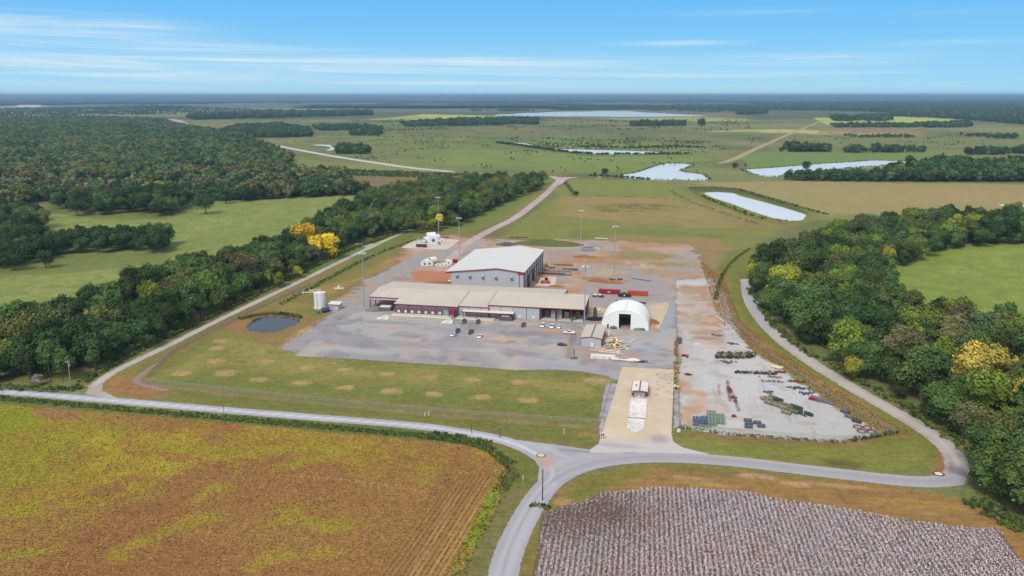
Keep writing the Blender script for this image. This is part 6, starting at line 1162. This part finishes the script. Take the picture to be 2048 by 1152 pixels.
# ---- geometry-node scatter for what nobody could count
def gn_scatter(name, x, y, scale, tint, idx, srcs, z=None, sq=None):
    n = len(x); me = bpy.data.meshes.new(name); me.vertices.add(n); co = np.stack([x, y, np.zeros(n) if z is None else z], 1); me.vertices.foreach_set('co', co.astype(np.float32).ravel())
    rng = np.random.default_rng(n)
    for nm, arr in (('sc', scale), ('rot', rng.uniform(0, 6.28, n))): a = me.attributes.new(nm, 'FLOAT', 'POINT'); a.data.foreach_set('value', np.asarray(arr, np.float32))
    a = me.attributes.new('pick', 'INT', 'POINT'); a.data.foreach_set('value', np.asarray(idx, np.int32))
    a = me.attributes.new('tint', 'FLOAT_COLOR', 'POINT'); t4 = np.ones((n, 4), np.float32); t4[:, :3] = tint; a.data.foreach_set('color', t4.ravel())
    o = bpy.data.objects.new(name, me); COL.objects.link(o); ng = bpy.data.node_groups.new(name, 'GeometryNodeTree')
    ng.interface.new_socket('Geometry', in_out='INPUT', socket_type='NodeSocketGeometry'); ng.interface.new_socket('Geometry', in_out='OUTPUT', socket_type='NodeSocketGeometry')
    gi, go_ = ng.nodes.new('NodeGroupInput'), ng.nodes.new('NodeGroupOutput'); ip = ng.nodes.new('GeometryNodeInstanceOnPoints'); jn = ng.nodes.new('GeometryNodeJoinGeometry')
    for s in reversed(srcs):
        oi = ng.nodes.new('GeometryNodeObjectInfo'); oi.inputs['Object'].default_value = s; oi.inputs['As Instance'].default_value = True; ng.links.new(oi.outputs['Geometry'], jn.inputs[0])
    def na(nm, t): a = ng.nodes.new('GeometryNodeInputNamedAttribute'); a.data_type = t; a.inputs['Name'].default_value = nm; return a.outputs['Attribute']
    ng.links.new(gi.outputs[0], ip.inputs['Points']); ng.links.new(jn.outputs[0], ip.inputs['Instance']); ip.inputs['Pick Instance'].default_value = True
    ng.links.new(na('pick', 'INT'), ip.inputs['Instance Index']); ng.links.new(na('sc', 'FLOAT'), ip.inputs['Scale'])
    cx = ng.nodes.new('ShaderNodeCombineXYZ'); ng.links.new(na('rot', 'FLOAT'), cx.inputs[2]); ng.links.new(cx.outputs[0], ip.inputs['Rotation']); ng.links.new(ip.outputs[0], go_.inputs[0])
    md = o.modifiers.new('scatter', 'NODES'); md.node_group = ng; tag(o, kind='stuff'); return o
def tones(x, y, pal, seed, sc=60):
    n = fbm(x, y, sc, seed) + RNG.uniform(-.3, .3, len(x)); k = np.clip(((n - .25) / .5 * len(pal)).astype(int), 0, len(pal) - 1); return np.array([TONE[p] for p in pal])[k]
rx = np.array([c['x'] for c in rest]); ry = np.array([c['y'] for c in rest]); rt = np.array([TONE[c['tone']] for c in rest]); rs_ = np.array([c['s'] for c in rest]); kn = np.hypot(rx, ry) < 1150
gn_scatter('woodland', rx, ry, rs_, rt, RNG.integers(0, 6, len(rx)), HIO)
# distant forest masses
forest = [(-900, 240), (0, 240), (200, 238), (330, 242), (345, 252), (480, 274), (520, 290), (586, 320), (560, 345), (600, 350), (690, 352), (700, 372), (380, 385), (370, 398), (80, 402), (-60, 430), (-500, 440), (-900, 440)]
masses = [(forest, 9.5, 1.0), ([(445, 266), (470, 256), (560, 252), (620, 262), (625, 274), (520, 276), (470, 274)], 11, 1.0), ([(370, 236), (560, 228), (740, 226), (745, 231), (560, 236), (390, 240)], 16, 1.2), ([(670, 308), (680, 296), (735, 300), (742, 309)], 9, .95), ([(625, 256), (700, 252), (765, 258), (760, 264), (640, 262)], 12, .8), ([(700, 262), (765, 262), (765, 272), (700, 272)], 12, .8), ([(805, 250), (920, 240), (1078, 240), (1075, 250), (930, 252), (810, 255)], 14, 1.0), ([(1260, 249), (1370, 247), (1372, 252), (1262, 253)], 12, 1.0), ([(1550, 300), (1610, 297), (1660, 299), (1660, 304), (1552, 304)], 7, .95), ([(1688, 302), (1850, 302), (1850, 306), (1690, 306)], 9, .85), ([(1930, 304), (2200, 306), (2200, 310), (1932, 310)], 8, .9), ([(1565, 358), (1640, 355), (1770, 351), (1770, 364), (1580, 362)], 8, .8), ([(1770, 349), (2300, 346), (2300, 364), (1770, 364)], 9, 1.2), ([(1800, 340), (2300, 336), (2300, 348), (1850, 348)], 10, 1.2), ([(1660, 251), (1800, 250), (1940, 248), (1945, 253), (1800, 256), (1670, 256)], 14, .8), ([(1840, 249), (1940, 246), (1945, 255), (1850, 256)], 12, .9), ([(1690, 270), (1830, 272), (1830, 276), (1690, 276)], 14, .5), ([(1920, 272), (2040, 273), (2030, 279), (1930, 277)], 14, .7), ([(1660, 238), (1780, 236), (1785, 243), (1670, 243)], 16, 1.1), ([(1470, 226), (1530, 222), (1535, 229), (1475, 230)], 18, 1.1), ([(1750, 232), (2048, 226), (2400, 230), (2400, 262), (2048, 250), (1900, 238)], 18, 1.1), ([(590, 345), (700, 338), (860, 344), (1000, 350), (1000, 356), (800, 356), (700, 350), (600, 352)], 9, .65), ([(1480, 338), (1490, 333), (1500, 338)], 5, .6), ([(1140, 214), (1700, 214), (2100, 214), (2100, 222), (1700, 222), (1140, 218)], 26, 1.2), ([(1500, 206), (2300, 206), (2300, 230), (1800, 226), (1500, 216)], 30, 1.3), ([(0, 218), (330, 214), (560, 222), (540, 226), (300, 230), (0, 238), (-400, 238)], 38, .7), ([(940, 222), (1460, 216), (1500, 222), (1420, 226), (1250, 220), (960, 224)], 30, .8)]
fx, fy, fs, ft = [], [], [], []
for i, (px, sp, s) in enumerate(masses):
    X, Y = scatter(px, sp, 500 + i, .48)
    if i == 0:                                                     # thin the forest with distance and leave small clearings
        k = ~((fbm(X, Y, 50, 5) > .70) | ((Y < 1180) & (Y > 985) & (fbm(X, Y, 38, 6) > .56))); X, Y = X[k], Y[k]
    if i in (15, 16, 17, 25, 26, 21): k = fbm(X, Y, 160, 9 + i) > .48; X, Y = X[k], Y[k]
    if i >= 2 and i not in (11, 12, 15, 16, 17, 25, 26, 21): k = fbm(X, Y, 45, 40 + i) > .42; X, Y = X[k], Y[k]; s = s * (.55 + .9 * fbm(X, Y, 30, 60 + i))
    fx.append(X); fy.append(Y); dd = np.hypot(X, Y); fs.append(s * RNG.uniform(.55, 1.3, len(X)) * (1 + (sp > 14) * .25))
    ft.append(tones(X, Y, ['dark green', 'mid green', 'grey green', 'dark green', 'mid green', 'grey green', 'dark green', 'mid green', 'olive'] if i == 0 else ['dark green', 'dark green', 'mid green', 'dark green'], 600 + i, 90))
FXx, FYy = np.concatenate(fx), np.concatenate(fy); FS, FT = np.concatenate(fs), np.concatenate(ft)
near = FYy < 1500
fc = near & (FXx < -250); bandn = fbm(FXx, FYy, 45, 31); dead = fc & (FYy < 1180) & (FYy > 1010) & (FXx < -500) & (RNG.random(len(FXx)) < .75); FT[dead] = TONE['bare grey']; FS[dead] *= .6
br = fc & (FYy < 1340) & (bandn > .5) & (RNG.random(len(FXx)) < .55); FT[br] = TONE['brownish']
print('far trees', len(FXx), 'individual', len(ind), 'woodland', len(rx))
gn_scatter('forest', FXx, FYy, FS, FT, RNG.integers(0, 4, len(FXx)), LOW)
# rows behind the pasture
X, Y = scatter(rowC, 10, 77); gn_scatter('tree_row', X, Y, RNG.uniform(.85, 1.15, len(X)), tones(X, Y, ['dark green', 'dark green', 'brownish'], 78), RNG.integers(0, 4, len(X)), LOW)
bt = thing('broadleaf_tree', 'big solitary dark tree standing far out on the marsh right of centre', 'tree', *P(1403, 259)); o = bpy.data.objects.new('crown', PAS[2]); COL.objects.link(o); o.parent = bt; o['tint'] = list(TONE['dark green']); o = bpy.data.objects.new('trunk', PTR[2]); COL.objects.link(o); o.parent = bt; bt.scale = (1.8, 1.8, 2.4)
for px, py, s, lb in ((1613, 342, 1.1, 'solitary dark tree on the bank of the right far pond'), (1470, 338, .7, 'small dark tree at the left tip of the right far pond'), (1210, 352, .8, 'small tree beside the far cross road'), (1190, 351, .35, 'small bush tree left on the far cross road'), (1153, 393, .45, 'low spreading bush in the meadow beside the pale road')):
    bt = thing('broadleaf_tree', lb, 'tree', *P(px, py)); bt.scale = (s, s, s)
    for nm, me in (('crown', PAS[1]), ('trunk', PTR[1])): o = bpy.data.objects.new(nm, me); COL.objects.link(o); o.parent = bt; nm == 'crown' and o.__setitem__('tint', list(TONE['dark green']))
# low scrub: marsh, ditches, verges
bx, by, bs, btt = [], [], [], []
def bush_poly(px, sp, s0, s1, pal, seed, thr=None, sc=20):
    X, Y = scatter(px, sp, seed, .5)
    if thr is not None: k = fbm(X, Y, sc, seed) > thr; X, Y = X[k], Y[k]
    bx.append(X); by.append(Y); bs.append(RNG.uniform(s0, s1, len(X))); btt.append(tones(X, Y, pal, seed + 3, 15))
def bush_line(px, w, sp, s0, s1, pal, seed):
    ln = smooth_line([P(*p) for p in px]); rng = np.random.default_rng(seed); X, Y = [], []
    for a, b in zip(ln[:-1], ln[1:]):
        L_ = math.dist(a, b); n = max(1, int(L_ * w / (sp * sp) + rng.random())); t = rng.random(n); o = rng.uniform(-w / 2, w / 2, n); nx, ny = -(b[1] - a[1]) / (L_ + 1e-9), (b[0] - a[0]) / (L_ + 1e-9)
        X += list(a[0] + (b[0] - a[0]) * t + nx * o); Y += list(a[1] + (b[1] - a[1]) * t + ny * o)
    X, Y = np.array(X), np.array(Y); bx.append(X); by.append(Y); bs.append(rng.uniform(s0, s1, len(X))); btt.append(tones(X, Y, pal, seed + 3, 15))
GRN = ['mid green', 'bright green', 'olive', 'dark green', 'mid green']; BRN = ['tan', 'rust', 'olive', 'tan', 'rust']
bush_line([(-20, 795), (200, 815), (440, 836), (700, 859), (860, 874), (930, 884), (985, 900), (1020, 930)], 4.5, .72, .13, .36, GRN, 700)
bush_line([(860, 872), (930, 880), (975, 892)], 6, .8, .18, .5, ['dark green', 'olive', 'mid green'], 701)
bush_poly([(960, 895), (1020, 925), (1040, 950), (1015, 985), (990, 980), (1005, 935)], 1.0, .12, .34, ['olive', 'dark green', 'mid green'], 702)
bush_line([(1010, 968), (985, 1010), (945, 1080), (925, 1130), (900, 1200)], 5, 1.3, .12, .32, ['mid green', 'olive', 'bright green'], 703)
bush_line([(1062, 1010), (1085, 1015), (1100, 1018)], 3, .9, .15, .42, ['dark green', 'olive'], 704)
bush_line([(165, 766), (238, 722), (318, 682), (458, 617), (606, 545), (690, 503), (790, 468)], 5, 1.4, .3, .8, GRN, 705)
bush_line([(-20, 776), (60, 779), (130, 782), (165, 778)], 5, 1.4, .35, .8, ['dark green', 'bright green', 'olive'], 706)
bush_line([(560, 610), (640, 568), (720, 523), (800, 490), (850, 476)], 3.5, 1.8, .25, .6, GRN, 707)
bush_line([(480, 640), (510, 630), (560, 628), (605, 636)], 3, 1.1, .3, .7, ['brownish', 'olive', 'dark green'], 708)
bush_poly([(1400, 520), (1450, 560), (1480, 640), (1560, 705), (1660, 770), (1790, 850), (1830, 872), (1780, 872), (1700, 830), (1600, 762), (1500, 696), (1430, 620)], 1.0, .09, .24, BRN, 709, .3, 9)
bush_line([(1358, 854), (1440, 867), (1560, 877), (1690, 885)], 2.2, .8, .12, .3, ['olive', 'brownish', 'tan', 'mid green'], 710); bush_line([(1700, 882), (1745, 874), (1795, 866)], 2.5, .9, .18, .4, ['dark green'], 711)
bush_line([(1432, 600), (1436, 570), (1450, 540), (1470, 518), (1500, 498)], 2.2, 1.0, .2, .5, ['brownish', 'olive', 'dark green'], 712)
bush_line([(1352, 680), (1354, 760)], 2, 1.6, .3, .6, ['tan', 'rust'], 713)
bush_line([(1945, 1000), (2010, 1040), (2060, 1062)], 9, 1.3, .2, .7, GRN, 714)
bush_line([(1500, 580), (1560, 675), (1700, 752), (1850, 838), (1925, 900)], 5, 2.2, .4, .9, GRN, 715)
bush_line(Z([(330, 503), (560, 500), (700, 545), (900, 600), (1030, 640)], 1248, 180, 2.56), 8, 2.6, .25, .8, ['dark green', 'olive', 'mid green'], 716); bush_line(Z([(400, 545), (480, 580), (580, 615), (690, 660), (860, 675)], 1248, 180, 2.56), 6, 3.6, .25, 1.0, ['dark green', 'mid green', 'grey green'], 717); bush_line(Z([(230, 510), (290, 550), (420, 600), (560, 650), (700, 690)], 1248, 180, 2.56), 7, 3.4, .15, .5, ['olive', 'mid green'], 718)
for pp in (p3, p4, p5): bush_line(pp + pp[:1], 7, 4.0, .3, .9, ['dark green', 'mid green'], 719)
bush_line(Z([(1150, 310), (1300, 328), (1500, 358), (1700, 380), (2048, 378), (2300, 376)], 600, 180, 2.926), 10, 4, .8, 2.2, ['dark green'], 720); bush_line(Z([(1620, 335), (1750, 332), (1880, 342), (2100, 335), (2360, 338)], 600, 180, 2.926), 25, 6, .8, 2.0, ['dark green'], 721)
bush_poly([(760, 262), (1250, 268), (1420, 300), (1400, 345), (1000, 345), (700, 320)], 15, .3, 1.5, ['dark green', 'olive'], 722, .64, 45)
bush_poly([(1000, 275), (1400, 278), (1460, 300), (1100, 300)], 14, .6, 1.8, ['dark green', 'mid green'], 723, .5, 50)
bush_poly([(700, 240), (1500, 240), (1500, 262), (700, 262)], 22, .7, 2.6, ['dark green', 'olive'], 724, .6, 90)
bush_poly([(1480, 262), (2100, 262), (2100, 300), (1500, 290)], 18, .4, 1.6, ['dark green', 'olive'], 725, .64, 60)
bush_poly([(330, 244), (900, 240), (900, 290), (600, 290)], 20, .4, 1.6, ['dark green', 'olive'], 726, .64, 60)
bush_line([(1180, 352), (1230, 354), (1300, 360)], 6, 3, .6, 1.6, ['dark green', 'mid green'], 727); bush_line([(1130, 366), (1150, 390)], 5, 2.5, .4, 1, ['olive'], 728)
bush_poly([(600, 346), (700, 340), (1000, 352), (1000, 360), (700, 352)], 5, .5, 1.4, ['dark green', 'brownish', 'mid green'], 729)
BXx, BYy, BS, BT = map(np.concatenate, (bx, by, bs, btt)); print('bushes', len(BXx))
gn_scatter('undergrowth', BXx, BYy, BS, BT, RNG.integers(0, 3, len(BXx)), BUSH)
# ---- cotton plants in rows: white bolls over dark stalks
ca = math.atan2(266, 1685); cs, sn = math.cos(ca), math.sin(ca); pts = PP(cot); qu = pts[:, 0] * cs - pts[:, 1] * sn; qv = pts[:, 0] * sn + pts[:, 1] * cs
rows_u = np.arange(qu.min(), qu.max(), 1.38); cu, cv = [], []
for u in rows_u: v = np.arange(qv.min(), qv.max(), .24); cu.append(np.full(len(v), u)); cv.append(v)
cu = np.concatenate(cu); cv = np.concatenate(cv); rng = np.random.default_rng(3); cu = cu + rng.normal(0, .05, len(cu)) ; cv = cv + rng.uniform(-.1, .1, len(cv)); X = cu * cs + cv * sn; Y = -cu * sn + cv * cs
sdc = sd_poly(X, Y, pts); pxx = 1024 + F * X / (Y * CP + H * SP); keep = (sdc > .3 + .5 * rng.random(len(X))) & (Y > 146) & (pxx < 2300); gap = fbm(X, Y, 3.2, 51); keep &= ~(gap > .80); X, Y, sdc, gap = X[keep], Y[keep], sdc[keep], gap[keep]
big = fbm(X, Y, 22, 52); edge = np.clip(1 - sdc / 7, 0, 1); n = len(X); cs3, ns3, tn3, sz3 = [], [], [], []
wx, wy = P(1165, 1028); left = np.clip(1.25 * np.exp(-((X - wx) / 19) ** 2 - ((Y - wy) / 13) ** 2) * (.5 + fbm(X, Y, 9, 58)), 0, 1)
for k in range(6):
    h_ = rng.uniform(.15, .8, n); ox, oy = rng.normal(0, .3, n), rng.normal(0, .17, n); cs3.append(np.stack([X + ox, Y + oy, h_], 1)); ns3.append(np.stack([ox, oy, np.full(n, .5)], 1)); q = rng.random(n)
    pw = .80 - .62 * left - .1 * (big > .6); white = q < pw; green = q > .93 + .0 * big
    c_ = np.where(white[:, None], np.array(C(226, 218, 222, .97)), np.array(C(148, 132, 122))); c_ = np.where((~white & (rng.random(n) < .45))[:, None], np.array(C(100, 98, 72)), c_); c_ = np.where((green & (big > .5))[:, None], np.array(C(104, 118, 60)), c_); c_ = c_ * rng.uniform(.72, 1.1, n)[:, None]
    c_ = np.where(((big > .56) & (rng.random(n) < .3))[:, None], c_ * np.array([1.0, .84, .78]), c_); tn3.append(c_); sz3.append(np.where(white, .30, .28))
c3, n3, t3, z3 = np.concatenate(cs3), np.concatenate(ns3), np.concatenate(tn3), np.concatenate(sz3); co, f = leaves(c3, n3, z3, rng, .6)
m_cot, nt = new_mat('cotton_bolls'); out = N(nt, 'ShaderNodeOutputMaterial'); a = N(nt, 'ShaderNodeAttribute', attribute_name='Col'); d = N(nt, 'ShaderNodeBsdfDiffuse'); nt.links.new(a.outputs['Color'], d.inputs[0]); nt.links.new(d.outputs[0], out.inputs[0])
o = np_mesh('cotton_plants', co, f, m_cot, np.repeat(t3, 4, 0)); tag(o, kind='stuff'); print('cotton quads', len(f))
# ---- soybean rows: low plants, brown where dry and yellow green where still leafy
rng = np.random.default_rng(9); ptsS = PP(soy); n0 = 420000; X = rng.uniform(-330, 12, n0); Y = rng.uniform(165, 385, n0)
kk = (np.abs(X) < Y * .72) & (rng.random(n0) < np.clip(255 / Y, 0, 1) ** 2.2); X, Y = X[kk], Y[kk]; kk = sd_poly(X, Y, ptsS) > .6; X, Y = X[kk], Y[kk]
u, v = X * CA - Y * SA, X * SA + Y * CA; head = sd_poly(X, Y, PP([(985, 950), (950, 1040), (880, 1160), (800, 1400), (640, 1400), (760, 1150), (860, 1010), (930, 950)])) > 0
hd = math.atan2(*[b - a for a, b in zip(P(880, 1100), P(970, 960))]); hc, hs = math.cos(hd), math.sin(hd); a_, b_2 = X * hc - Y * hs, X * hs + Y * hc; a_ = np.round(a_ / 1.5) * 1.5 + rng.normal(0, .14, len(X)); v = np.round(v / 1.05) * 1.05 + rng.normal(0, .15, len(X))
X = np.where(head, a_ * hc + b_2 * hs, u * CA + v * SA); Y = np.where(head, -a_ * hs + b_2 * hc, -u * SA + v * CA); n = len(X)
gi_ = np.clip(np.searchsorted(rows_d, Y), 1, len(rows_d) - 1); rj = np.clip(np.searchsorted(ratio, X / np.maximum(Y, 150)), 0, len(ratio) - 1); base = S.c[gi_ * NCc + rj]
yel = np.clip((base[:, 1] / base[:, 0] - .55) / .45, 0, 1); pick = rng.random(n) < (.07 + yel * (.6 + .8 * fbm(X, Y, 2.2, 44))); leafy = np.array(C(192, 176, 60)) * (1 - rng.random((n, 1)) * .5) + np.array(C(112, 130, 52)) * rng.random((n, 1)) * .5
c_ = np.where(pick[:, None], leafy, np.array(C(166, 121, 80)) * rng.uniform(.72, 1.25, (n, 1))); cen = np.stack([X, Y, rng.uniform(.1, .45, n)], 1)
co, f = leaves(cen, np.tile([0, 0, .8], (n, 1)), np.full(n, .44), rng, .5); o = np_mesh('soybean_plants', co, f, m_cot, np.repeat(c_, 4, 0)); tag(o, kind='stuff'); print('soy', n)
# ---- far wooded plain up to the horizon, a bumpy canopy with low hills
sdn = fbm(gx, gy, 900, 201); sel = gy > 7600
pat = np.where(sel, (fbm(gx, gy * .5, 1300, 203) - .46) * 2000, -999.0); sd_f = np.where(gy > 9500, np.maximum(pat, (gy - 14500)), pat)
hgt = 14 + 9 * RNG.random(len(gx)) + np.clip((gy - 15000) / 30000, 0, 1) * (20 + 90 * fbm(gx, gy, 9000, 207)); FC = Layer(C(62, 82, 50)); FC.mottle(C(80, 98, 62), 700, .45, .6, .7, 205); FC.mottle(C(52, 70, 46), 300, .5, .62, .6, 206); FC.mottle(C(112, 118, 88), 2600, .56, .66, .7, 208); FC.mottle(C(128, 128, 100), 900, .68, .76, .7, 209)
keepf = GF[(sd_f[GF].min(1) > 0)]; used, inv = np.unique(keepf, return_inverse=True); co = np.stack([gx[used], gy[used], hgt[used]], 1)
m_far, nt = new_mat('far_canopy'); out = N(nt, 'ShaderNodeOutputMaterial'); a = N(nt, 'ShaderNodeAttribute', attribute_name='Col'); d = N(nt, 'ShaderNodeBsdfDiffuse'); nt.links.new(a.outputs['Color'], d.inputs[0]); nt.links.new(d.outputs[0], out.inputs[0])
o = np_mesh('hills', co, inv.reshape(keepf.shape), m_far, FC.c[used]); tag(o, kind='structure')
HAZE = 6e-5; EXPO = 0.22
# ================================================================== LIGHT, SKY, AIR, CAMERA
SUN_EL, SUN_AZ = math.radians(48), math.radians(205)              # azimuth measured clockwise from the view direction (+Y)
sl = bpy.data.lights.new('sun', 'SUN'); sl.energy = 2.4; sl.angle = math.radians(16); sl.color = (1, .96, .9)
so = bpy.data.objects.new('sun', sl); COL.objects.link(so)
dv = Vector((math.sin(SUN_AZ) * math.cos(SUN_EL), math.cos(SUN_AZ) * math.cos(SUN_EL), math.sin(SUN_EL)))
so.rotation_euler = (-dv).to_track_quat('-Z', 'Y').to_euler()
wd = bpy.data.worlds.new('World'); SC.world = wd; wd.use_nodes = True; nt = wd.node_tree; nt.nodes.clear(); Lk = nt.links
out = N(nt, 'ShaderNodeOutputWorld'); bg = N(nt, 'ShaderNodeBackground')
sky = N(nt, 'ShaderNodeTexSky'); sky.sky_type = 'NISHITA'; sky.sun_disc = False; sky.sun_elevation = SUN_EL; sky.sun_rotation = SUN_AZ; sky.dust_density = 1.5; sky.ozone_density = 2
gen = N(nt, 'ShaderNodeTexCoord').outputs['Generated']; sx = N(nt, 'ShaderNodeSeparateXYZ'); Lk.new(gen, sx.inputs[0])
el = sx.outputs[2]; SKS = 0.11
ramp = N(nt, 'ShaderNodeValToRGB'); cr = ramp.color_ramp
def rs(c): return (*[lin(v) * .84 for v in c], 1)
cr.elements[0].position = 0; cr.elements[0].color = rs((180, 228, 248)); cr.elements[1].position = 1; cr.elements[1].color = rs((100, 186, 250))
for p_, c_ in ((.12, (156, 219, 252)), (.32, (146, 212, 252)), (.6, (124, 200, 252))): e = cr.elements.new(p_); e.color = rs(c_)
Lk.new(mathn(nt, 'MULTIPLY', el, 1 / .13, clamp=True), ramp.inputs[0])
# cirrus: streaks stretched along the horizon
az = mathn(nt, 'DIVIDE', sx.outputs[0], mathn(nt, 'MAXIMUM', mathn(nt, 'ABSOLUTE', sx.outputs[1]), .05))
def streak(sa, se, off, rot, lo, hi):
    cb = N(nt, 'ShaderNodeCombineXYZ'); e2 = mathn(nt, 'ADD', el, mathn(nt, 'MULTIPLY', az, rot))
    Lk.new(mathn(nt, 'MULTIPLY_ADD', az, sa, off), cb.inputs[0]); Lk.new(mathn(nt, 'MULTIPLY', e2, se), cb.inputs[1]); Lk.new(mathn(nt, 'MULTIPLY', sx.outputs[1], 3.), cb.inputs[2])
    n = noise(nt, cb.outputs[0], 1.0, 6, .6, .6); mr = N(nt, 'ShaderNodeMapRange', ins={1: lo, 2: hi, 3: 0, 4: 1}); mr.interpolation_type = 'SMOOTHSTEP'; Lk.new(n, mr.inputs[0]); return mr.outputs[0]
def gauss(px, py, wx, wy):
    a0 = (px - 1024) / 1684; e0 = (190 - py) / 1684
    t = mathn(nt, 'ADD', mathn(nt, 'POWER', mathn(nt, 'MULTIPLY', mathn(nt, 'SUBTRACT', az, a0), 1684 / wx), 2), mathn(nt, 'POWER', mathn(nt, 'MULTIPLY', mathn(nt, 'SUBTRACT', el, e0), 1684 / wy), 2))
    return mathn(nt, 'EXPONENT', mathn(nt, 'MULTIPLY', t, -1))
s1 = streak(2.2, 75, 3.1, .012, .40, .68); s2 = streak(3.0, 150, 9.7, .0, .50, .70)
msk = None
for g in ((20, 85, 330, 30, 1.0), (280, 66, 120, 9, .7), (330, 102, 260, 7, .9), (200, 142, 460, 20, 1.1), (760, 130, 520, 20, .85), (1120, 122, 380, 8, .5), (1350, 92, 110, 5, .8), (860, 167, 190, 3.0, .9), (1450, 152, 420, 6, .45), (1650, 125, 260, 12, .5), (1500, 38, 150, 6, .35), (1900, 100, 160, 6, .35), (1900, 50, 120, 7, .3), (1000, 170, 1600, 22, .38)):
    v = mathn(nt, 'MULTIPLY', gauss(*g[:4]), g[4]); msk = v if msk is None else mathn(nt, 'ADD', msk, v)
cl = mathn(nt, 'MULTIPLY', mathn(nt, 'ADD', mathn(nt, 'MULTIPLY', mathn(nt, 'MAXIMUM', s1, s2), .62), .22), mathn(nt, 'MINIMUM', msk, 1.1), clamp=True)
cl = mathn(nt, 'MULTIPLY', cl, mathn(nt, 'GREATER_THAN', sx.outputs[1], 0))
low = mixc(nt, cl, ramp.outputs[0], rs((226, 243, 250))[:3])
# upper sky: Nishita veiled by the thin high overcast that softens the shadows
up = mixc(nt, 1.0, sky.outputs[0], (SKS, SKS, SKS), 'MULTIPLY')
up = mixc(nt, .7, up, (.74, .74, .75))
bl = N(nt, 'ShaderNodeMapRange', ins={1: .12, 2: .32, 3: 0, 4: 1}); Lk.new(el, bl.inputs[0])
Lk.new(mixc(nt, bl.outputs[0], low, up), bg.inputs[0]); bg.inputs[1].default_value = 1.0; Lk.new(bg.outputs[0], out.inputs[0])
# air
if HAZE:
    m, nt = new_mat('haze_air'); out = N(nt, 'ShaderNodeOutputMaterial')
    pv = N(nt, 'ShaderNodeVolumePrincipled', ins={'Color': (.42, .67, .95, 1), 'Density': HAZE, 'Anisotropy': 0.2}); nt.links.new(pv.outputs[0], out.inputs['Volume'])
    hz = MB().box(-62000, 62000, -3500, 62000, -1.0, 148.0).build('haze', m); tag(hz, kind='stuff')
cam = bpy.data.cameras.new('camera'); co_ = bpy.data.objects.new('camera', cam); COL.objects.link(co_)
co_.location = (0, 0, H); co_.rotation_euler = (math.pi / 2 - PIT, 0, 0); cam.sensor_width = 36; cam.lens = 36 * F / 2048; cam.clip_start = 1; cam.clip_end = 200000
SC.camera = co_
SC.view_settings.view_transform = 'Standard'; SC.view_settings.look = 'None'; SC.view_settings.gamma = 1; SC.view_settings.exposure = EXPO
SC.cycles.volume_bounces = 0; SC.cycles.max_bounces = 6; SC.cycles.transparent_max_bounces = 24; SC.cycles.diffuse_bounces = 2
